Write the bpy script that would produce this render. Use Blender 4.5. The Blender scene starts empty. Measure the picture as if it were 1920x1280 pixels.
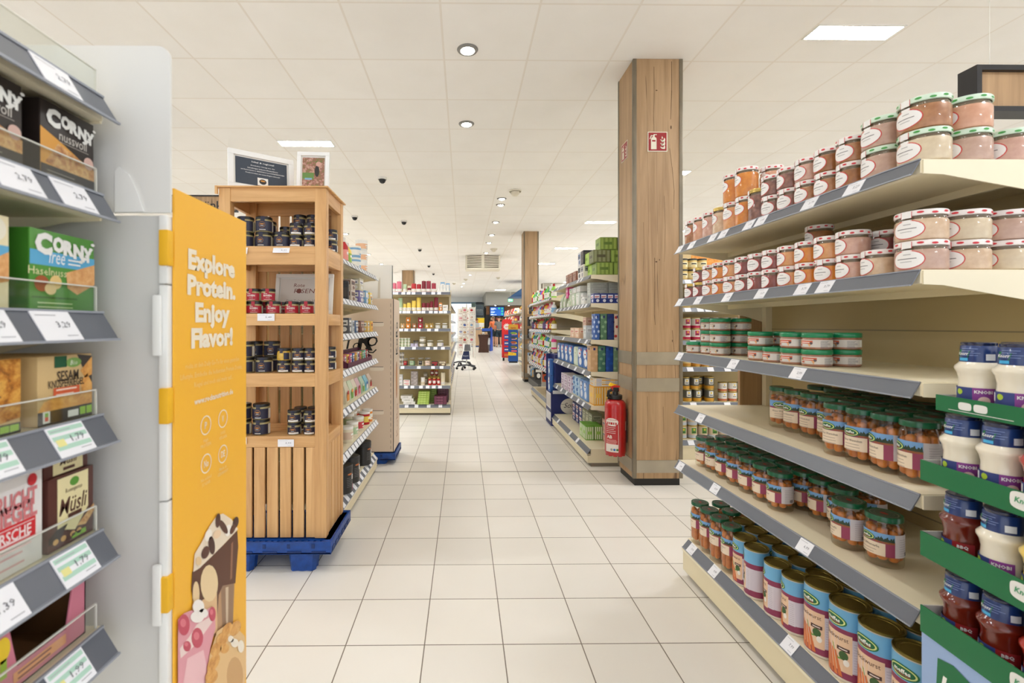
import bpy, bmesh, math, random
from mathutils import Vector, Matrix

# ------------------------------------------------------------------ camera, world, exposure
SC = bpy.context.scene
COL = SC.collection
PI = math.pi
RND = random.Random(11)

HCAM, CEIL = 1.2176, 3.24
cd = bpy.data.cameras.new('camera')
cam = bpy.data.objects.new('camera', cd)
COL.objects.link(cam)
cam.location = (0, 0, HCAM)
cam.rotation_euler = (PI / 2, 0, -0.0109)
cd.sensor_width = 36.0
cd.lens = 882.0 / 1920 * 36.0
cd.shift_x = 81.4 / 1920
cd.shift_y = -30.2 / 1920
cd.clip_start = 0.05
cd.clip_end = 100
cd.dof.use_dof = True
cd.dof.focus_distance = 4.0
cd.dof.aperture_fstop = 6.3
SC.camera = cam

W = bpy.data.worlds.new('world')
SC.world = W
W.use_nodes = True
W.node_tree.nodes['Background'].inputs[0].default_value = (.96, .99, 1.05, 1)
W.node_tree.nodes['Background'].inputs[1].default_value = 1.3
SC.view_settings.view_transform = 'Standard'
SC.view_settings.look = 'None'
SC.view_settings.gamma = 1
SC.view_settings.use_curve_mapping = False
SC.view_settings.exposure = 0.31
SC.cycles.use_denoising = True
SC.cycles.max_bounces = 8
SC.cycles.diffuse_bounces = 5
SC.cycles.glossy_bounces = 3
SC.cycles.transparent_max_bounces = 16
SC.cycles.caustics_reflective = False
SC.cycles.caustics_refractive = False
SC.cycles.sample_clamp_indirect = 6.0
PANEL_POWER, SPOT_POWER = 96.0, 32.0


# ------------------------------------------------------------------ materials
def lin(c):
    out = []
    for v in c[:3]:
        v = v / 255.0
        out.append(v / 12.92 if v <= 0.04045 else ((v + 0.055) / 1.055) ** 2.4)
    return (*out, 1.0)


MATS = {}


def mat(key, c=None, r=.5, metal=0, coat=0, noise=None, emit=0, bump=None, spec=None, c2=None):
    """A principled material; noise = (scale, strength) mixes towards c2 (or a darker c), bump = (scale, strength)."""
    if key in MATS:
        return MATS[key]
    m = bpy.data.materials.new(key)
    MATS[key] = m
    m.use_nodes = True
    nt = m.node_tree
    b = nt.nodes['Principled BSDF']
    b.inputs['Base Color'].default_value = lin(c)
    b.inputs['Roughness'].default_value = r
    b.inputs['Metallic'].default_value = metal
    b.inputs['Coat Weight'].default_value = coat
    b.inputs['Coat Roughness'].default_value = .06
    if spec is not None:
        b.inputs['Specular IOR Level'].default_value = spec
    if emit:
        b.inputs['Emission Color'].default_value = lin(c)
        b.inputs['Emission Strength'].default_value = emit
    if noise or bump:
        tc = nt.nodes.new('ShaderNodeTexCoord')
    if noise:
        n = nt.nodes.new('ShaderNodeTexNoise')
        n.inputs['Scale'].default_value = noise[0]
        n.inputs['Detail'].default_value = 4
        nt.links.new(tc.outputs['Object'], n.inputs['Vector'])
        rp = nt.nodes.new('ShaderNodeValToRGB')
        rp.color_ramp.elements[0].position = .35
        rp.color_ramp.elements[1].position = .68
        d = c2 or tuple(v * (1 - noise[1]) for v in c)
        rp.color_ramp.elements[0].color = lin(d)
        rp.color_ramp.elements[1].color = lin(c)
        nt.links.new(n.outputs['Fac'], rp.inputs['Fac'])
        nt.links.new(rp.outputs['Color'], b.inputs['Base Color'])
    if bump:
        n2 = nt.nodes.new('ShaderNodeTexNoise')
        n2.inputs['Scale'].default_value = bump[0]
        bp = nt.nodes.new('ShaderNodeBump')
        bp.inputs['Strength'].default_value = bump[1]
        bp.inputs['Distance'].default_value = .002
        nt.links.new(tc.outputs['Object'], n2.inputs['Vector'])
        nt.links.new(n2.outputs['Fac'], bp.inputs['Height'])
        nt.links.new(bp.outputs['Normal'], b.inputs['Normal'])
    return m


def K(c, r=.5, **k):
    """plain paint by colour"""
    if isinstance(c, str):
        return MATS[c]
    key = 'paint_%02x%02x%02x_%d' % (int(c[0]), int(c[1]), int(c[2]), int(r * 100)) + ''.join('_' + a + str(b) for a, b in k.items())
    return mat(key, c, r, **k)


def wood(key, c1, c2, axis=2, scale=1.0, crack=None, r=.5):
    """grain along an axis of the object; crack = colour of dark knots and splits"""
    m = bpy.data.materials.new(key)
    MATS[key] = m
    m.use_nodes = True
    nt = m.node_tree
    L = nt.links.new
    b = nt.nodes['Principled BSDF']
    b.inputs['Roughness'].default_value = r
    tc = nt.nodes.new('ShaderNodeTexCoord')
    mp = nt.nodes.new('ShaderNodeMapping')
    s = [14 * scale] * 3
    s[axis] = .7 * scale
    mp.inputs['Scale'].default_value = s
    L(tc.outputs['Object'], mp.inputs['Vector'])
    n = nt.nodes.new('ShaderNodeTexNoise')
    n.inputs['Scale'].default_value = 1.6
    n.inputs['Detail'].default_value = 7
    n.inputs['Roughness'].default_value = .62
    n.inputs['Distortion'].default_value = .6
    L(mp.outputs['Vector'], n.inputs['Vector'])
    rp = nt.nodes.new('ShaderNodeValToRGB')
    rp.color_ramp.elements[0].position = .3
    rp.color_ramp.elements[1].position = .7
    rp.color_ramp.elements[0].color = lin(c1)
    rp.color_ramp.elements[1].color = lin(c2)
    L(n.outputs['Fac'], rp.inputs['Fac'])
    out = rp.outputs['Color']
    if crack:
        mp2 = nt.nodes.new('ShaderNodeMapping')
        s2 = [5 * scale] * 3
        s2[axis] = .22 * scale
        mp2.inputs['Scale'].default_value = s2
        L(tc.outputs['Object'], mp2.inputs['Vector'])
        n2 = nt.nodes.new('ShaderNodeTexNoise')
        n2.inputs['Scale'].default_value = 1.0
        n2.inputs['Detail'].default_value = 3
        n2.inputs['Distortion'].default_value = .25
        L(mp2.outputs['Vector'], n2.inputs['Vector'])
        rp2 = nt.nodes.new('ShaderNodeValToRGB')
        e = rp2.color_ramp.elements
        e[0].position = .489
        e[0].color = (0, 0, 0, 1)
        e[1].position = .4965
        e[1].color = (1, 1, 1, 1)
        e3 = e.new(.504)
        e3.color = (0, 0, 0, 1)
        L(n2.outputs['Fac'], rp2.inputs['Fac'])
        n3 = nt.nodes.new('ShaderNodeTexNoise')
        n3.inputs['Scale'].default_value = 2.3 * scale
        L(tc.outputs['Object'], n3.inputs['Vector'])
        rp3 = nt.nodes.new('ShaderNodeValToRGB')
        rp3.color_ramp.elements[0].position = .47
        rp3.color_ramp.elements[1].position = .56
        L(n3.outputs['Fac'], rp3.inputs['Fac'])
        mul = nt.nodes.new('ShaderNodeMath')
        mul.operation = 'MULTIPLY'
        L(rp2.outputs['Color'], mul.inputs[0])
        L(rp3.outputs['Color'], mul.inputs[1])
        mx = nt.nodes.new('ShaderNodeMix')
        mx.data_type = 'RGBA'
        L(mul.outputs[0], mx.inputs[0])
        L(out, mx.inputs[6])
        mx.inputs[7].default_value = lin(crack)
        out = mx.outputs[2]
    L(out, b.inputs['Base Color'])
    return m


def glass(key, tint=(255, 255, 255), gloss=1.0):
    """thin clear sheet: straight transmission plus a fresnel reflection"""
    m = bpy.data.materials.new(key)
    MATS[key] = m
    m.use_nodes = True
    nt = m.node_tree
    nt.nodes.remove(nt.nodes['Principled BSDF'])
    out = nt.nodes['Material Output']
    tr = nt.nodes.new('ShaderNodeBsdfTransparent')
    tr.inputs[0].default_value = lin(tint)
    gl = nt.nodes.new('ShaderNodeBsdfGlossy')
    gl.inputs['Roughness'].default_value = .05
    fr = nt.nodes.new('ShaderNodeLayerWeight')
    fr.inputs[0].default_value = .5
    pw = nt.nodes.new('ShaderNodeMath')
    pw.operation = 'POWER'
    pw.inputs[1].default_value = 4
    nt.links.new(fr.outputs['Facing'], pw.inputs[0])
    mu = nt.nodes.new('ShaderNodeMath')
    mu.operation = 'MULTIPLY_ADD'
    mu.inputs[1].default_value = .5 * gloss
    mu.inputs[2].default_value = .05 * gloss
    mx = nt.nodes.new('ShaderNodeMixShader')
    nt.links.new(pw.outputs[0], mu.inputs[0])
    nt.links.new(mu.outputs[0], mx.inputs[0])
    nt.links.new(tr.outputs[0], mx.inputs[1])
    nt.links.new(gl.outputs[0], mx.inputs[2])
    nt.links.new(mx.outputs[0], out.inputs[0])
    return m


def tiles(key, c, mortar, size, width, off, r=.3, bump=.0, var=.03, joint=None):
    m = bpy.data.materials.new(key)
    MATS[key] = m
    m.use_nodes = True
    nt = m.node_tree
    L = nt.links.new
    b = nt.nodes['Principled BSDF']
    b.inputs['Roughness'].default_value = r
    tc = nt.nodes.new('ShaderNodeTexCoord')
    mp = nt.nodes.new('ShaderNodeMapping')
    mp.inputs['Location'].default_value = (-off[0], -off[1], 0)
    L(tc.outputs['Object'], mp.inputs['Vector'])
    br = nt.nodes.new('ShaderNodeTexBrick')
    br.offset = 0
    br.squash = 1
    br.inputs['Scale'].default_value = 1
    br.inputs['Brick Width'].default_value = size
    br.inputs['Row Height'].default_value = size
    br.inputs['Mortar Size'].default_value = width
    br.inputs['Mortar Smooth'].default_value = .1
    br.inputs['Color1'].default_value = lin(c)
    br.inputs['Color2'].default_value = lin(tuple(v * (1 - var) for v in c))
    br.inputs['Mortar'].default_value = lin(mortar)
    L(mp.outputs['Vector'], br.inputs['Vector'])
    n = nt.nodes.new('ShaderNodeTexNoise')
    n.inputs['Scale'].default_value = 3.0
    n.inputs['Detail'].default_value = 5
    L(tc.outputs['Object'], n.inputs['Vector'])
    rp = nt.nodes.new('ShaderNodeValToRGB')
    rp.color_ramp.elements[0].color = (.93, .92, .9, 1)
    rp.color_ramp.elements[1].color = (1, 1, 1, 1)
    L(n.outputs['Fac'], rp.inputs['Fac'])
    mx = nt.nodes.new('ShaderNodeMix')
    mx.data_type = 'RGBA'
    mx.blend_type = 'MULTIPLY'
    mx.inputs[0].default_value = 1
    L(br.outputs['Color'], mx.inputs[6])
    L(rp.outputs['Color'], mx.inputs[7])
    col = mx.outputs[2]
    if joint is not None:
        sp = nt.nodes.new('ShaderNodeSeparateXYZ')
        L(tc.outputs['Object'], sp.inputs[0])
        cm = nt.nodes.new('ShaderNodeMath')
        cm.operation = 'COMPARE'
        cm.inputs[1].default_value = joint
        cm.inputs[2].default_value = .007
        L(sp.outputs['Y'], cm.inputs[0])
        mx2 = nt.nodes.new('ShaderNodeMix')
        mx2.data_type = 'RGBA'
        L(cm.outputs[0], mx2.inputs[0])
        L(col, mx2.inputs[6])
        mx2.inputs[7].default_value = lin((120, 112, 98))
        col = mx2.outputs[2]
    L(col, b.inputs['Base Color'])
    return m


def photo_print(key, cols, scale=6.0):
    """a printed picture: blotches of several colours"""
    m = bpy.data.materials.new(key)
    MATS[key] = m
    m.use_nodes = True
    nt = m.node_tree
    b = nt.nodes['Principled BSDF']
    b.inputs['Roughness'].default_value = .45
    tc = nt.nodes.new('ShaderNodeTexCoord')
    n = nt.nodes.new('ShaderNodeTexNoise')
    n.inputs['Scale'].default_value = scale
    n.inputs['Detail'].default_value = 5
    n.inputs['Roughness'].default_value = .7
    nt.links.new(tc.outputs['Object'], n.inputs['Vector'])
    rp = nt.nodes.new('ShaderNodeValToRGB')
    e = rp.color_ramp.elements
    while len(e) < len(cols):
        e.new(.5)
    for i, c in enumerate(cols):
        e[i].position = .28 + .44 * i / (len(cols) - 1)
        e[i].color = lin(c)
    nt.links.new(n.outputs['Fac'], rp.inputs['Fac'])
    nt.links.new(rp.outputs['Color'], b.inputs['Base Color'])
    return m


# shared materials
tiles('floor_tile', (240, 236, 228), (120, 110, 96), .3, .0022, (-.7485, 1.7948), r=.32, var=.035, joint=3.92)
tiles('ceiling_tile', (247, 245, 242), (236, 231, 224), .632, .008, (-2.0426, 3.587), r=.9, var=.015)
mat('cream_metal', (236, 226, 198), .42)
mat('cream_back_shaded', (198, 180, 134), .5)  # shelf cream, darkened so the colour carries the shade between shelves
mat('cream_plinth', (226, 214, 180), .45)
mat('strip_grey', (100, 104, 113), .36)
mat('strip_edge', (150, 155, 165), .35)
mat('tag_white', (240, 241, 246), .5)
mat('ink_grey', (120, 122, 130), .6)
mat('ink_black', (28, 26, 26), .55)
mat('white_card', (236, 236, 232), .6)
mat('black_plastic', (22, 22, 24), .35)
mat('plinth_black', (24, 22, 20), .5)
mat('steel_brushed', (176, 167, 150), .36, metal=.6, noise=(5, .08))
mat('steel_corner', (134, 124, 106), .4, metal=.5, noise=(5, .12))
wood('oak_panel', (150, 119, 84), (184, 152, 114), 2, 1.0, crack=(92, 66, 42))
wood('oak_board', (150, 118, 82), (186, 152, 112), 2, 1.0, crack=(95, 70, 48))
wood('pine_up', (196, 146, 92), (226, 182, 126), 2, 1.3)
wood('pine_across', (200, 150, 94), (230, 186, 130), 0, 1.3)
wood('pine_deep', (196, 146, 92), (226, 182, 126), 1, 1.3)
glass('clear_sheet', (250, 252, 250), 1.0)
glass('jar_glass', (250, 248, 240), 1.2)
mat('panel_light', (248, 251, 255), .5, emit=PANEL_POWER)
mat('lamp_light', (255, 250, 240), .5, emit=60)
mat('white_paint', (232, 230, 224), .5)
mat('gold_tin', (190, 164, 92), .3, metal=.8)
mat('gold_lid', (128, 112, 52), .34, metal=.75)
mat('green_lid', (6, 92, 58), .32, coat=.3)
mat('green_bright', (12, 132, 84), .3, coat=.3)
mat('dark_lid', (26, 24, 22), .35)


# ------------------------------------------------------------------ text
GLYPH = {}


def text_mesh(s, bold=0.0, shear=0.0, res=2, space=1.0):
    k = (s, bold, shear, res, space)
    if k not in GLYPH:
        cu = bpy.data.curves.new('t', 'FONT')
        cu.body = s
        cu.offset = bold
        cu.shear = shear
        cu.resolution_u = res
        cu.space_character = space
        cu.fill_mode = 'FRONT' if hasattr(cu, 'fill_mode') else cu.fill_mode
        ob = bpy.data.objects.new('t', cu)
        COL.objects.link(ob)
        dg = bpy.context.evaluated_depsgraph_get()
        me = bpy.data.meshes.new_from_object(ob.evaluated_get(dg))
        vs = [(v.co.x, v.co.y) for v in me.vertices]
        fs = [tuple(p.vertices) for p in me.polygons]
        bpy.data.objects.remove(ob)
        bpy.data.curves.remove(cu)
        bpy.data.meshes.remove(me)
        xs = [v[0] for v in vs] or [0]
        ys = [v[1] for v in vs] or [0]
        GLYPH[k] = (vs, fs, min(xs), max(xs), min(ys), max(ys))
    return GLYPH[k]


# ------------------------------------------------------------------ surfaces to draw on
class Flat:
    def __init__(s, o, u, v):
        s.o, s.u, s.v = Vector(o), Vector(u).normalized(), Vector(v).normalized()
        s.n = s.u.cross(s.v)

    def __call__(s, a, b, e=0):
        return s.o + s.u * a + s.v * b + s.n * e

    step = 9e9


class Cyl:
    """upright cylinder, angle 0 towards -y"""

    def __init__(s, r, a0=0, x=0, y=0):
        s.r, s.a0, s.x, s.y = r, a0, x, y
        s.step = r * .22

    def __call__(s, a, b, e=0):
        t = a / s.r + s.a0
        return Vector((s.x + (s.r + e) * math.sin(t), s.y - (s.r + e) * math.cos(t), b))


def front(w, d, h=0):
    """front face (-y) of a box w x d standing on z=0, u from its middle"""
    return Flat((0, -d / 2, 0), (1, 0, 0), (0, 0, 1))


# ------------------------------------------------------------------ mesh builder
class MB:
    def __init__(s):
        s.v, s.f, s.mi, s.ms = [], [], [], []
        s.xf = None

    def m(s, a):
        if not hasattr(a, 'node_tree'):
            a = K(a)
        if a not in s.ms:
            s.ms.append(a)
        return s.ms.index(a)

    def add(s, vs, fs, m):
        n = len(s.v)
        if s.xf is not None:
            vs = [s.xf @ Vector(v) for v in vs]
        s.v += [tuple(v) for v in vs]
        i = s.m(m)
        for f in fs:
            s.f.append(tuple(n + a for a in f))
            s.mi.append(i)
        return s

    def box(s, x0, x1, y0, y1, z0, z1, m, bev=0):
        if bev:
            bm = bmesh.new()
            bmesh.ops.create_cube(bm, size=1)
            for v in bm.verts:
                v.co = Vector((x0 + (v.co.x + .5) * (x1 - x0), y0 + (v.co.y + .5) * (y1 - y0), z0 + (v.co.z + .5) * (z1 - z0)))
            bmesh.ops.bevel(bm, geom=list(bm.edges), offset=bev, segments=2, affect='EDGES', profile=.6)
            bm.verts.index_update()
            s.add([v.co.copy() for v in bm.verts], [tuple(v.index for v in f.verts) for f in bm.faces], m)
            bm.free()
            return s
        vs = [(x, y, z) for x in (x0, x1) for y in (y0, y1) for z in (z0, z1)]
        return s.add(vs, [(0, 1, 3, 2), (4, 6, 7, 5), (0, 4, 5, 1), (2, 3, 7, 6), (0, 2, 6, 4), (1, 5, 7, 3)], m)

    def lathe(s, prof, m, seg=24, x=0, y=0, cap=True):
        """prof: [(r, z)] bottom to top, outward normals"""
        vs, fs = [], []
        for r, z in prof:
            for k in range(seg):
                a = 2 * PI * k / seg
                vs.append((x + r * math.cos(a), y + r * math.sin(a), z))
        for i in range(len(prof) - 1):
            for k in range(seg):
                k2 = (k + 1) % seg
                fs.append((i * seg + k, i * seg + k2, (i + 1) * seg + k2, (i + 1) * seg + k))
        if cap:
            if prof[0][0] > 1e-5:
                fs.append(tuple(range(seg - 1, -1, -1)))
            if prof[-1][0] > 1e-5:
                fs.append(tuple(range((len(prof) - 1) * seg, len(prof) * seg)))
        return s.add(vs, fs, m)

    def tube(s, pts, r, m, seg=8):
        pts = [Vector(p) for p in pts]
        rs = r if isinstance(r, (list, tuple)) else [r] * len(pts)
        vs, fs = [], []
        up = Vector((0, 0, 1))
        for i, p in enumerate(pts):
            d = (pts[min(i + 1, len(pts) - 1)] - pts[max(i - 1, 0)]).normalized()
            a = d.cross(up)
            if a.length < 1e-3:
                a = d.cross(Vector((1, 0, 0)))
            a.normalize()
            b = d.cross(a)
            for k in range(seg):
                t = 2 * PI * k / seg
                vs.append(p + (a * math.cos(t) + b * math.sin(t)) * rs[i])
        for i in range(len(pts) - 1):
            for k in range(seg):
                k2 = (k + 1) % seg
                fs.append((i * seg + k, (i + 1) * seg + k, (i + 1) * seg + k2, i * seg + k2))
        fs.append(tuple(range(seg)))
        fs.append(tuple(range(len(pts) * seg - 1, (len(pts) - 1) * seg - 1, -1)))
        return s.add(vs, fs, m)

    def prism(s, pts, y0, y1, m, plane='xz'):
        """polygon in a plane pushed along the third axis"""
        def P(a, b, c):
            return (a, c, b) if plane == 'xz' else ((c, a, b) if plane == 'yz' else (a, b, c))
        n = len(pts)
        vs = [P(a, b, y0) for a, b in pts] + [P(a, b, y1) for a, b in pts]
        fs = [tuple(range(n)), tuple(range(2 * n - 1, n - 1, -1))]
        fs += [(i, i + n, (i + 1) % n + n, (i + 1) % n) for i in range(n)]
        return s.add(vs, fs, m)

    # ---- print on a surface S
    def rect(s, S, u0, u1, v0, v1, m, e=.0004):
        n = max(1, int(math.ceil((u1 - u0) / S.step)))
        vs, fs = [], []
        for i in range(n + 1):
            u = u0 + (u1 - u0) * i / n
            vs += [S(u, v0, e), S(u, v1, e)]
        for i in range(n):
            fs.append((2 * i, 2 * i + 2, 2 * i + 3, 2 * i + 1))
        return s.add(vs, fs, m)

    def oval(s, S, cu, cv, ru, rv, m, e=.0004, n=14, flat=0, p=2.0):
        """ellipse in upright slices; flat > 0 squares one end"""
        vs, fs = [], []
        for i in range(n + 1):
            t = -math.cos(PI * i / n)
            h = (1 - abs(t) ** p) ** (1 / p) * rv
            if flat and t > 0:
                h = rv * (1 - t * flat * .6) * (1 - t ** 4) ** .5
            vs += [S(cu + t * ru, cv - h, e), S(cu + t * ru, cv + h, e)]
        for i in range(n):
            fs.append((2 * i, 2 * i + 2, 2 * i + 3, 2 * i + 1))
        return s.add(vs, fs, m)

    def ring(s, S, cu, cv, ru, rv, w, m, e=.0004, n=20):
        vs, fs = [], []
        for i in range(n):
            t = 2 * PI * i / n
            vs += [S(cu + ru * math.cos(t), cv + rv * math.sin(t), e), S(cu + (ru - w) * math.cos(t), cv + (rv - w) * math.sin(t), e)]
        for i in range(n):
            j = (i + 1) % n
            fs.append((2 * i, 2 * j, 2 * j + 1, 2 * i + 1))
        return s.add(vs, fs, m)

    def poly(s, S, pts, m, e=.0004):
        vs = [S(a, b, e) for a, b in pts]
        ar = sum(pts[i][0] * pts[(i + 1) % len(pts)][1] - pts[(i + 1) % len(pts)][0] * pts[i][1] for i in range(len(pts)))
        f = tuple(range(len(pts))) if ar > 0 else tuple(range(len(pts) - 1, -1, -1))
        return s.add(vs, [f], m)

    def text(s, S, t, cu, cv, h, m, e=.0008, bold=0, shear=0, w=None, res=2, rot=0, align='c', ref='H', space=1.0):
        vs, fs, x0, x1, y0, y1 = text_mesh(t, bold, shear, res, space)
        if not vs:
            return s
        _, _, _, _, ry0, ry1 = text_mesh(ref, bold, 0, res)
        k = h / (ry1 - ry0)
        kx = k if w is None else w / max(x1 - x0, 1e-6)
        ox = (x0 + x1) / 2 if align == 'c' else (x0 if align == 'l' else x1)
        ca, sa = math.cos(rot), math.sin(rot)
        out = []
        for a, b in vs:
            p, q = (a - ox) * kx, (b - ry0) * k - h / 2
            out.append(S(cu + p * ca - q * sa, cv + p * sa + q * ca, e))
        return s.add(out, fs, m)

    def lines(s, S, u0, u1, v, n, gap, th, m, e=.0006, rnd=.4):
        for i in range(n):
            s.rect(S, u0, u1 - RND.random() * rnd * (u1 - u0), v - i * gap - th, v - i * gap, m, e)
        return s

    def mesh(s, name):
        me = bpy.data.meshes.new(name)
        me.from_pydata(s.v, [], s.f)
        for m in s.ms:
            me.materials.append(m)
        me.polygons.foreach_set('material_index', s.mi)
        me.polygons.foreach_set('use_smooth', [True] * len(s.f))
        me.update()
        me.set_sharp_from_angle(angle=math.radians(38))
        return me

    def build(s, name, parent=None, loc=(0, 0, 0), rz=0):
        return link(bpy.data.objects.new(name, s.mesh(name)), parent, loc, rz)


KIDS = {}


def link(o, parent=None, loc=(0, 0, 0), rz=0):
    COL.objects.link(o)
    o.location = loc
    o.rotation_euler = (0, 0, rz) if not isinstance(rz, (tuple, list)) else rz
    if parent is not None:
        o.parent = parent
        KIDS.setdefault(parent.name, []).append(o)
    return o


SEEN = {}


def tag(o, label, cat, group=None):
    n = len(label.replace(',', ' ').split())
    if not 4 <= n <= 16:
        print('LABEL LENGTH', n, label)
    if label in SEEN and 'out of sight' not in label:
        print('LABEL TWICE', label)
    SEEN[label] = 1
    o['label'] = label
    o['category'] = cat
    if group:
        o['group'] = group
    return o


def thing(name, label, cat, loc=(0, 0, 0), rz=0, group=None):
    return tag(link(bpy.data.objects.new(name, None), None, loc, rz), label, cat, group)


def struct(o):
    o['kind'] = 'structure'
    return o


def dup(o, parent=None):
    c = o.copy()
    COL.objects.link(c)
    if parent is not None:
        c.parent = parent
        KIDS.setdefault(parent.name, []).append(c)
    for k in KIDS.get(o.name, []):
        dup(k, c)
    return c


class Proto:
    """builds a kind of thing once; every further one is a copy of it and of its parts"""

    def __init__(s, fn, *a, **k):
        s.fn, s.a, s.k, s.o = fn, a, k, None

    def put(s, loc, rz, label, cat, group=None):
        if s.o is None:
            s.o = s.fn(*s.a, **s.k)
            o = s.o
        else:
            o = dup(s.o)
            if 'group' in o:
                del o['group']
        o.location = loc
        o.rotation_euler = (0, 0, rz)
        return tag(o, label, cat, group)


def empty(name):
    return link(bpy.data.objects.new(name, None))


ORD = 'first second third fourth fifth sixth seventh eighth ninth tenth eleventh twelfth thirteenth fourteenth fifteenth sixteenth seventeenth eighteenth nineteenth twentieth'.split()


class Frame:
    """local axes of a shelf unit: u along its front in reading direction, w back from its front edge, z up"""

    def __init__(s, x, y, rz):
        s.x, s.y, s.rz = x, y, rz
        s.c, s.s = math.cos(rz), math.sin(rz)

    def __call__(s, u, w, z=0):
        return (s.x + u * s.c - w * s.s, s.y + u * s.s + w * s.c, z)

# ================================================================== the room
YB, YF, XL, XR = -4.0, 34.0, -13.0, 13.0
struct(MB().box(XL, XR, YB, YF, -.1, 0, 'floor_tile').build('floor'))
struct(MB().box(XL, XR, YB, YF, CEIL, CEIL + .1, 'ceiling_tile').build('ceiling'))
struct(MB().box(XL - .1, XL, YB, YF, 0, CEIL, 'white_paint').build('wall_left'))
struct(MB().box(XR, XR + .1, YB, YF, 0, CEIL, 'white_paint').build('wall_right'))


# ------------------------------------------------------------------ things on the ceiling
def make_panel():
    t = empty('ceiling_light')
    b = MB()
    for x0, x1, y0, y1 in ((-.3, .3, -.085, -.073), (-.3, .3, .073, .085), (-.3, -.288, -.073, .073), (.288, .3, -.073, .073)):
        b.box(x0, x1, y0, y1, -.006, -.0005, 'white_paint')
    b.build('frame', t)
    d = MB().box(-.288, .288, -.073, .073, -.004, -.0005, 'panel_light')
    d.build('diffuser', t)
    return t


PANEL = Proto(make_panel)
panels = [(2.69, 3.22, 'high above the sausage jars, largest in view'), (2.69, 6.2, 'half hidden behind the first wooden pillar'),
          (2.69, 9.2, 'just past the first wooden pillar'), (2.69, 12.3, 'above the green napkin packs, second past pillar'),
          (2.69, 15.4, 'above the green napkin packs, third past pillar'),
          (-1.75, 5.25, 'above the picture frames on the wooden rack'),
          (2.1, 26.8, 'over the kiosk, first of three in a row'), (2.1, 29.3, 'over the kiosk, middle of three in a row'), (2.1, 31.8, 'over the kiosk, last of three in a row')]
for x, y, d in panels:
    PANEL.put((x, y, CEIL), 0, 'slim bright ceiling panel ' + d, 'light', 'ceiling light panels')
EXTRA = [(-3.2, 2.1), (2.69, .2), (2.69, -2.6), (-5.6, 1), (-5.6, 4.5), (-5.6, 9), (-5.6, 14), (6.2, .5), (6.2, 3.6), (6.2, 8), (6.2, 13), (-6, 21), (7, 20)] + [(x, y) for x in (-4.0, -6.5) for y in range(9, 33, 2)] + [(x, y) for x in (5.0, 8.0) for y in range(10, 33, 2)]
for i, (x, y) in enumerate(EXTRA):  # unseen panels, added to brighten the shop
    PANEL.put((x, y, CEIL), 0, 'slim bright ceiling panel of the rows out of sight', 'light', 'added ceiling panels out of sight')


def make_downlight():
    t = empty('downlight')
    MB().lathe([(.05, -.004), (.053, -.013), (.072, -.010), (.078, -.001), (.05, -.001)], K((128, 126, 122), .4), 28, cap=False).build('trim_ring', t)
    b = MB()
    b.xf = Matrix.Translation((.004, -.006, -.007)) @ Matrix.Rotation(math.radians(-16), 4, 'X')
    b.lathe([(.0, -.008), (.03, -.008), (.041, -.002), (.041, .004)], 'lamp_light', 24, cap=False)
    b.build('lamp', t)
    return t


DOWN = Proto(make_downlight)


def downlight(x, y, label, ax=0, ay=0, power=1.0):
    o = DOWN.put((x, y, CEIL), 0, label, 'light', 'ceiling downlights')
    ld = bpy.data.lights.new('spot', 'SPOT')
    ld.energy = SPOT_POWER * power
    ld.color = (1, .965, .92)
    ld.spot_size = math.radians(88)
    ld.spot_blend = .7
    ld.shadow_soft_size = .045
    lo = bpy.data.objects.new('spot', ld)
    COL.objects.link(lo)
    lo.parent = o
    lo.location = (0, 0, -.03)
    d = Vector((ax, ay, -1))
    lo.rotation_euler = d.to_track_quat('-Z', 'Y').to_euler()


downlight(.03, 3.45, 'round downlight in the ceiling, the first and largest above the aisle', .35, -.1, .9)
downlight(.03, 4.72, 'round downlight in the ceiling, second above the aisle, before the domes', -.35, .3, 1.6)
for i, (x, y) in enumerate(((.61, 7.5), (.62, 7.88), (.63, 9.2), (.63, 10.5), (.62, 11.5), (.63, 13.1), (.3, 15.6), (.3, 17.2), (.26, 18.8), (.1, 20.8), (.0, 22.6), (-.1, 24.4))):
    downlight(x, y, 'small bright downlight of the aisle row, %s beyond the two large ones' % ORD[i], (.45, -.45)[i % 2], .1, 1.8)
for i, (x, y) in enumerate(((-2.6, 10.4), (-2.6, 11.7), (-2.7, 13.4), (-2.7, 15.5))):
    downlight(x, y, 'small downlight over the shelves behind the rack, %s counted from the rack' % ORD[i], .2, 0, 1.4)
for i, (x, y, ax) in enumerate(((.03, 2.15, .62), (.03, 1.0, .6), (.03, -.2, .4), (.0, 1.7, -.4), (.0, .3, -.5), (-1.6, 2.6, .3), (1.9, 2.2, -.1), (3.9, 2.4, -.3))):  # unseen downlights added above the view for light on the shelves
    downlight(x, y, 'downlight added out of sight above the camera to light the shelves', 'light' and ax, 0, .3)


def make_dome():
    t = empty('dome_camera')
    MB().lathe([(.058, -.03), (.06, -.025), (.06, -.0005), (0, -.0005)], 'white_paint', 24, cap=False).build('mount_ring', t)
    MB().lathe([(0, -.082), (.02, -.079), (.036, -.066), (.045, -.045), (.047, -.03)], 'black_plastic', 24, cap=False).build('dome', t)
    return t


DOME = Proto(make_dome)
for x, y, d in ((-1.11, 6.45, 'nearest of the line, beside the wooden rack'), (-2.01, 8.72, 'set apart, left of the line'), (-1.15, 9.1, 'second in line past the rack'),
                (-1.15, 12.4, 'third in line, above the candle shelf'), (-1.16, 15.8, 'fourth in line, above the candle shelf'), (-1.16, 18.2, 'last in line, above the candle shelf')):
    DOME.put((x, y, CEIL), 0, 'black dome security camera on the ceiling, ' + d, 'camera', 'ceiling dome cameras')


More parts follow.
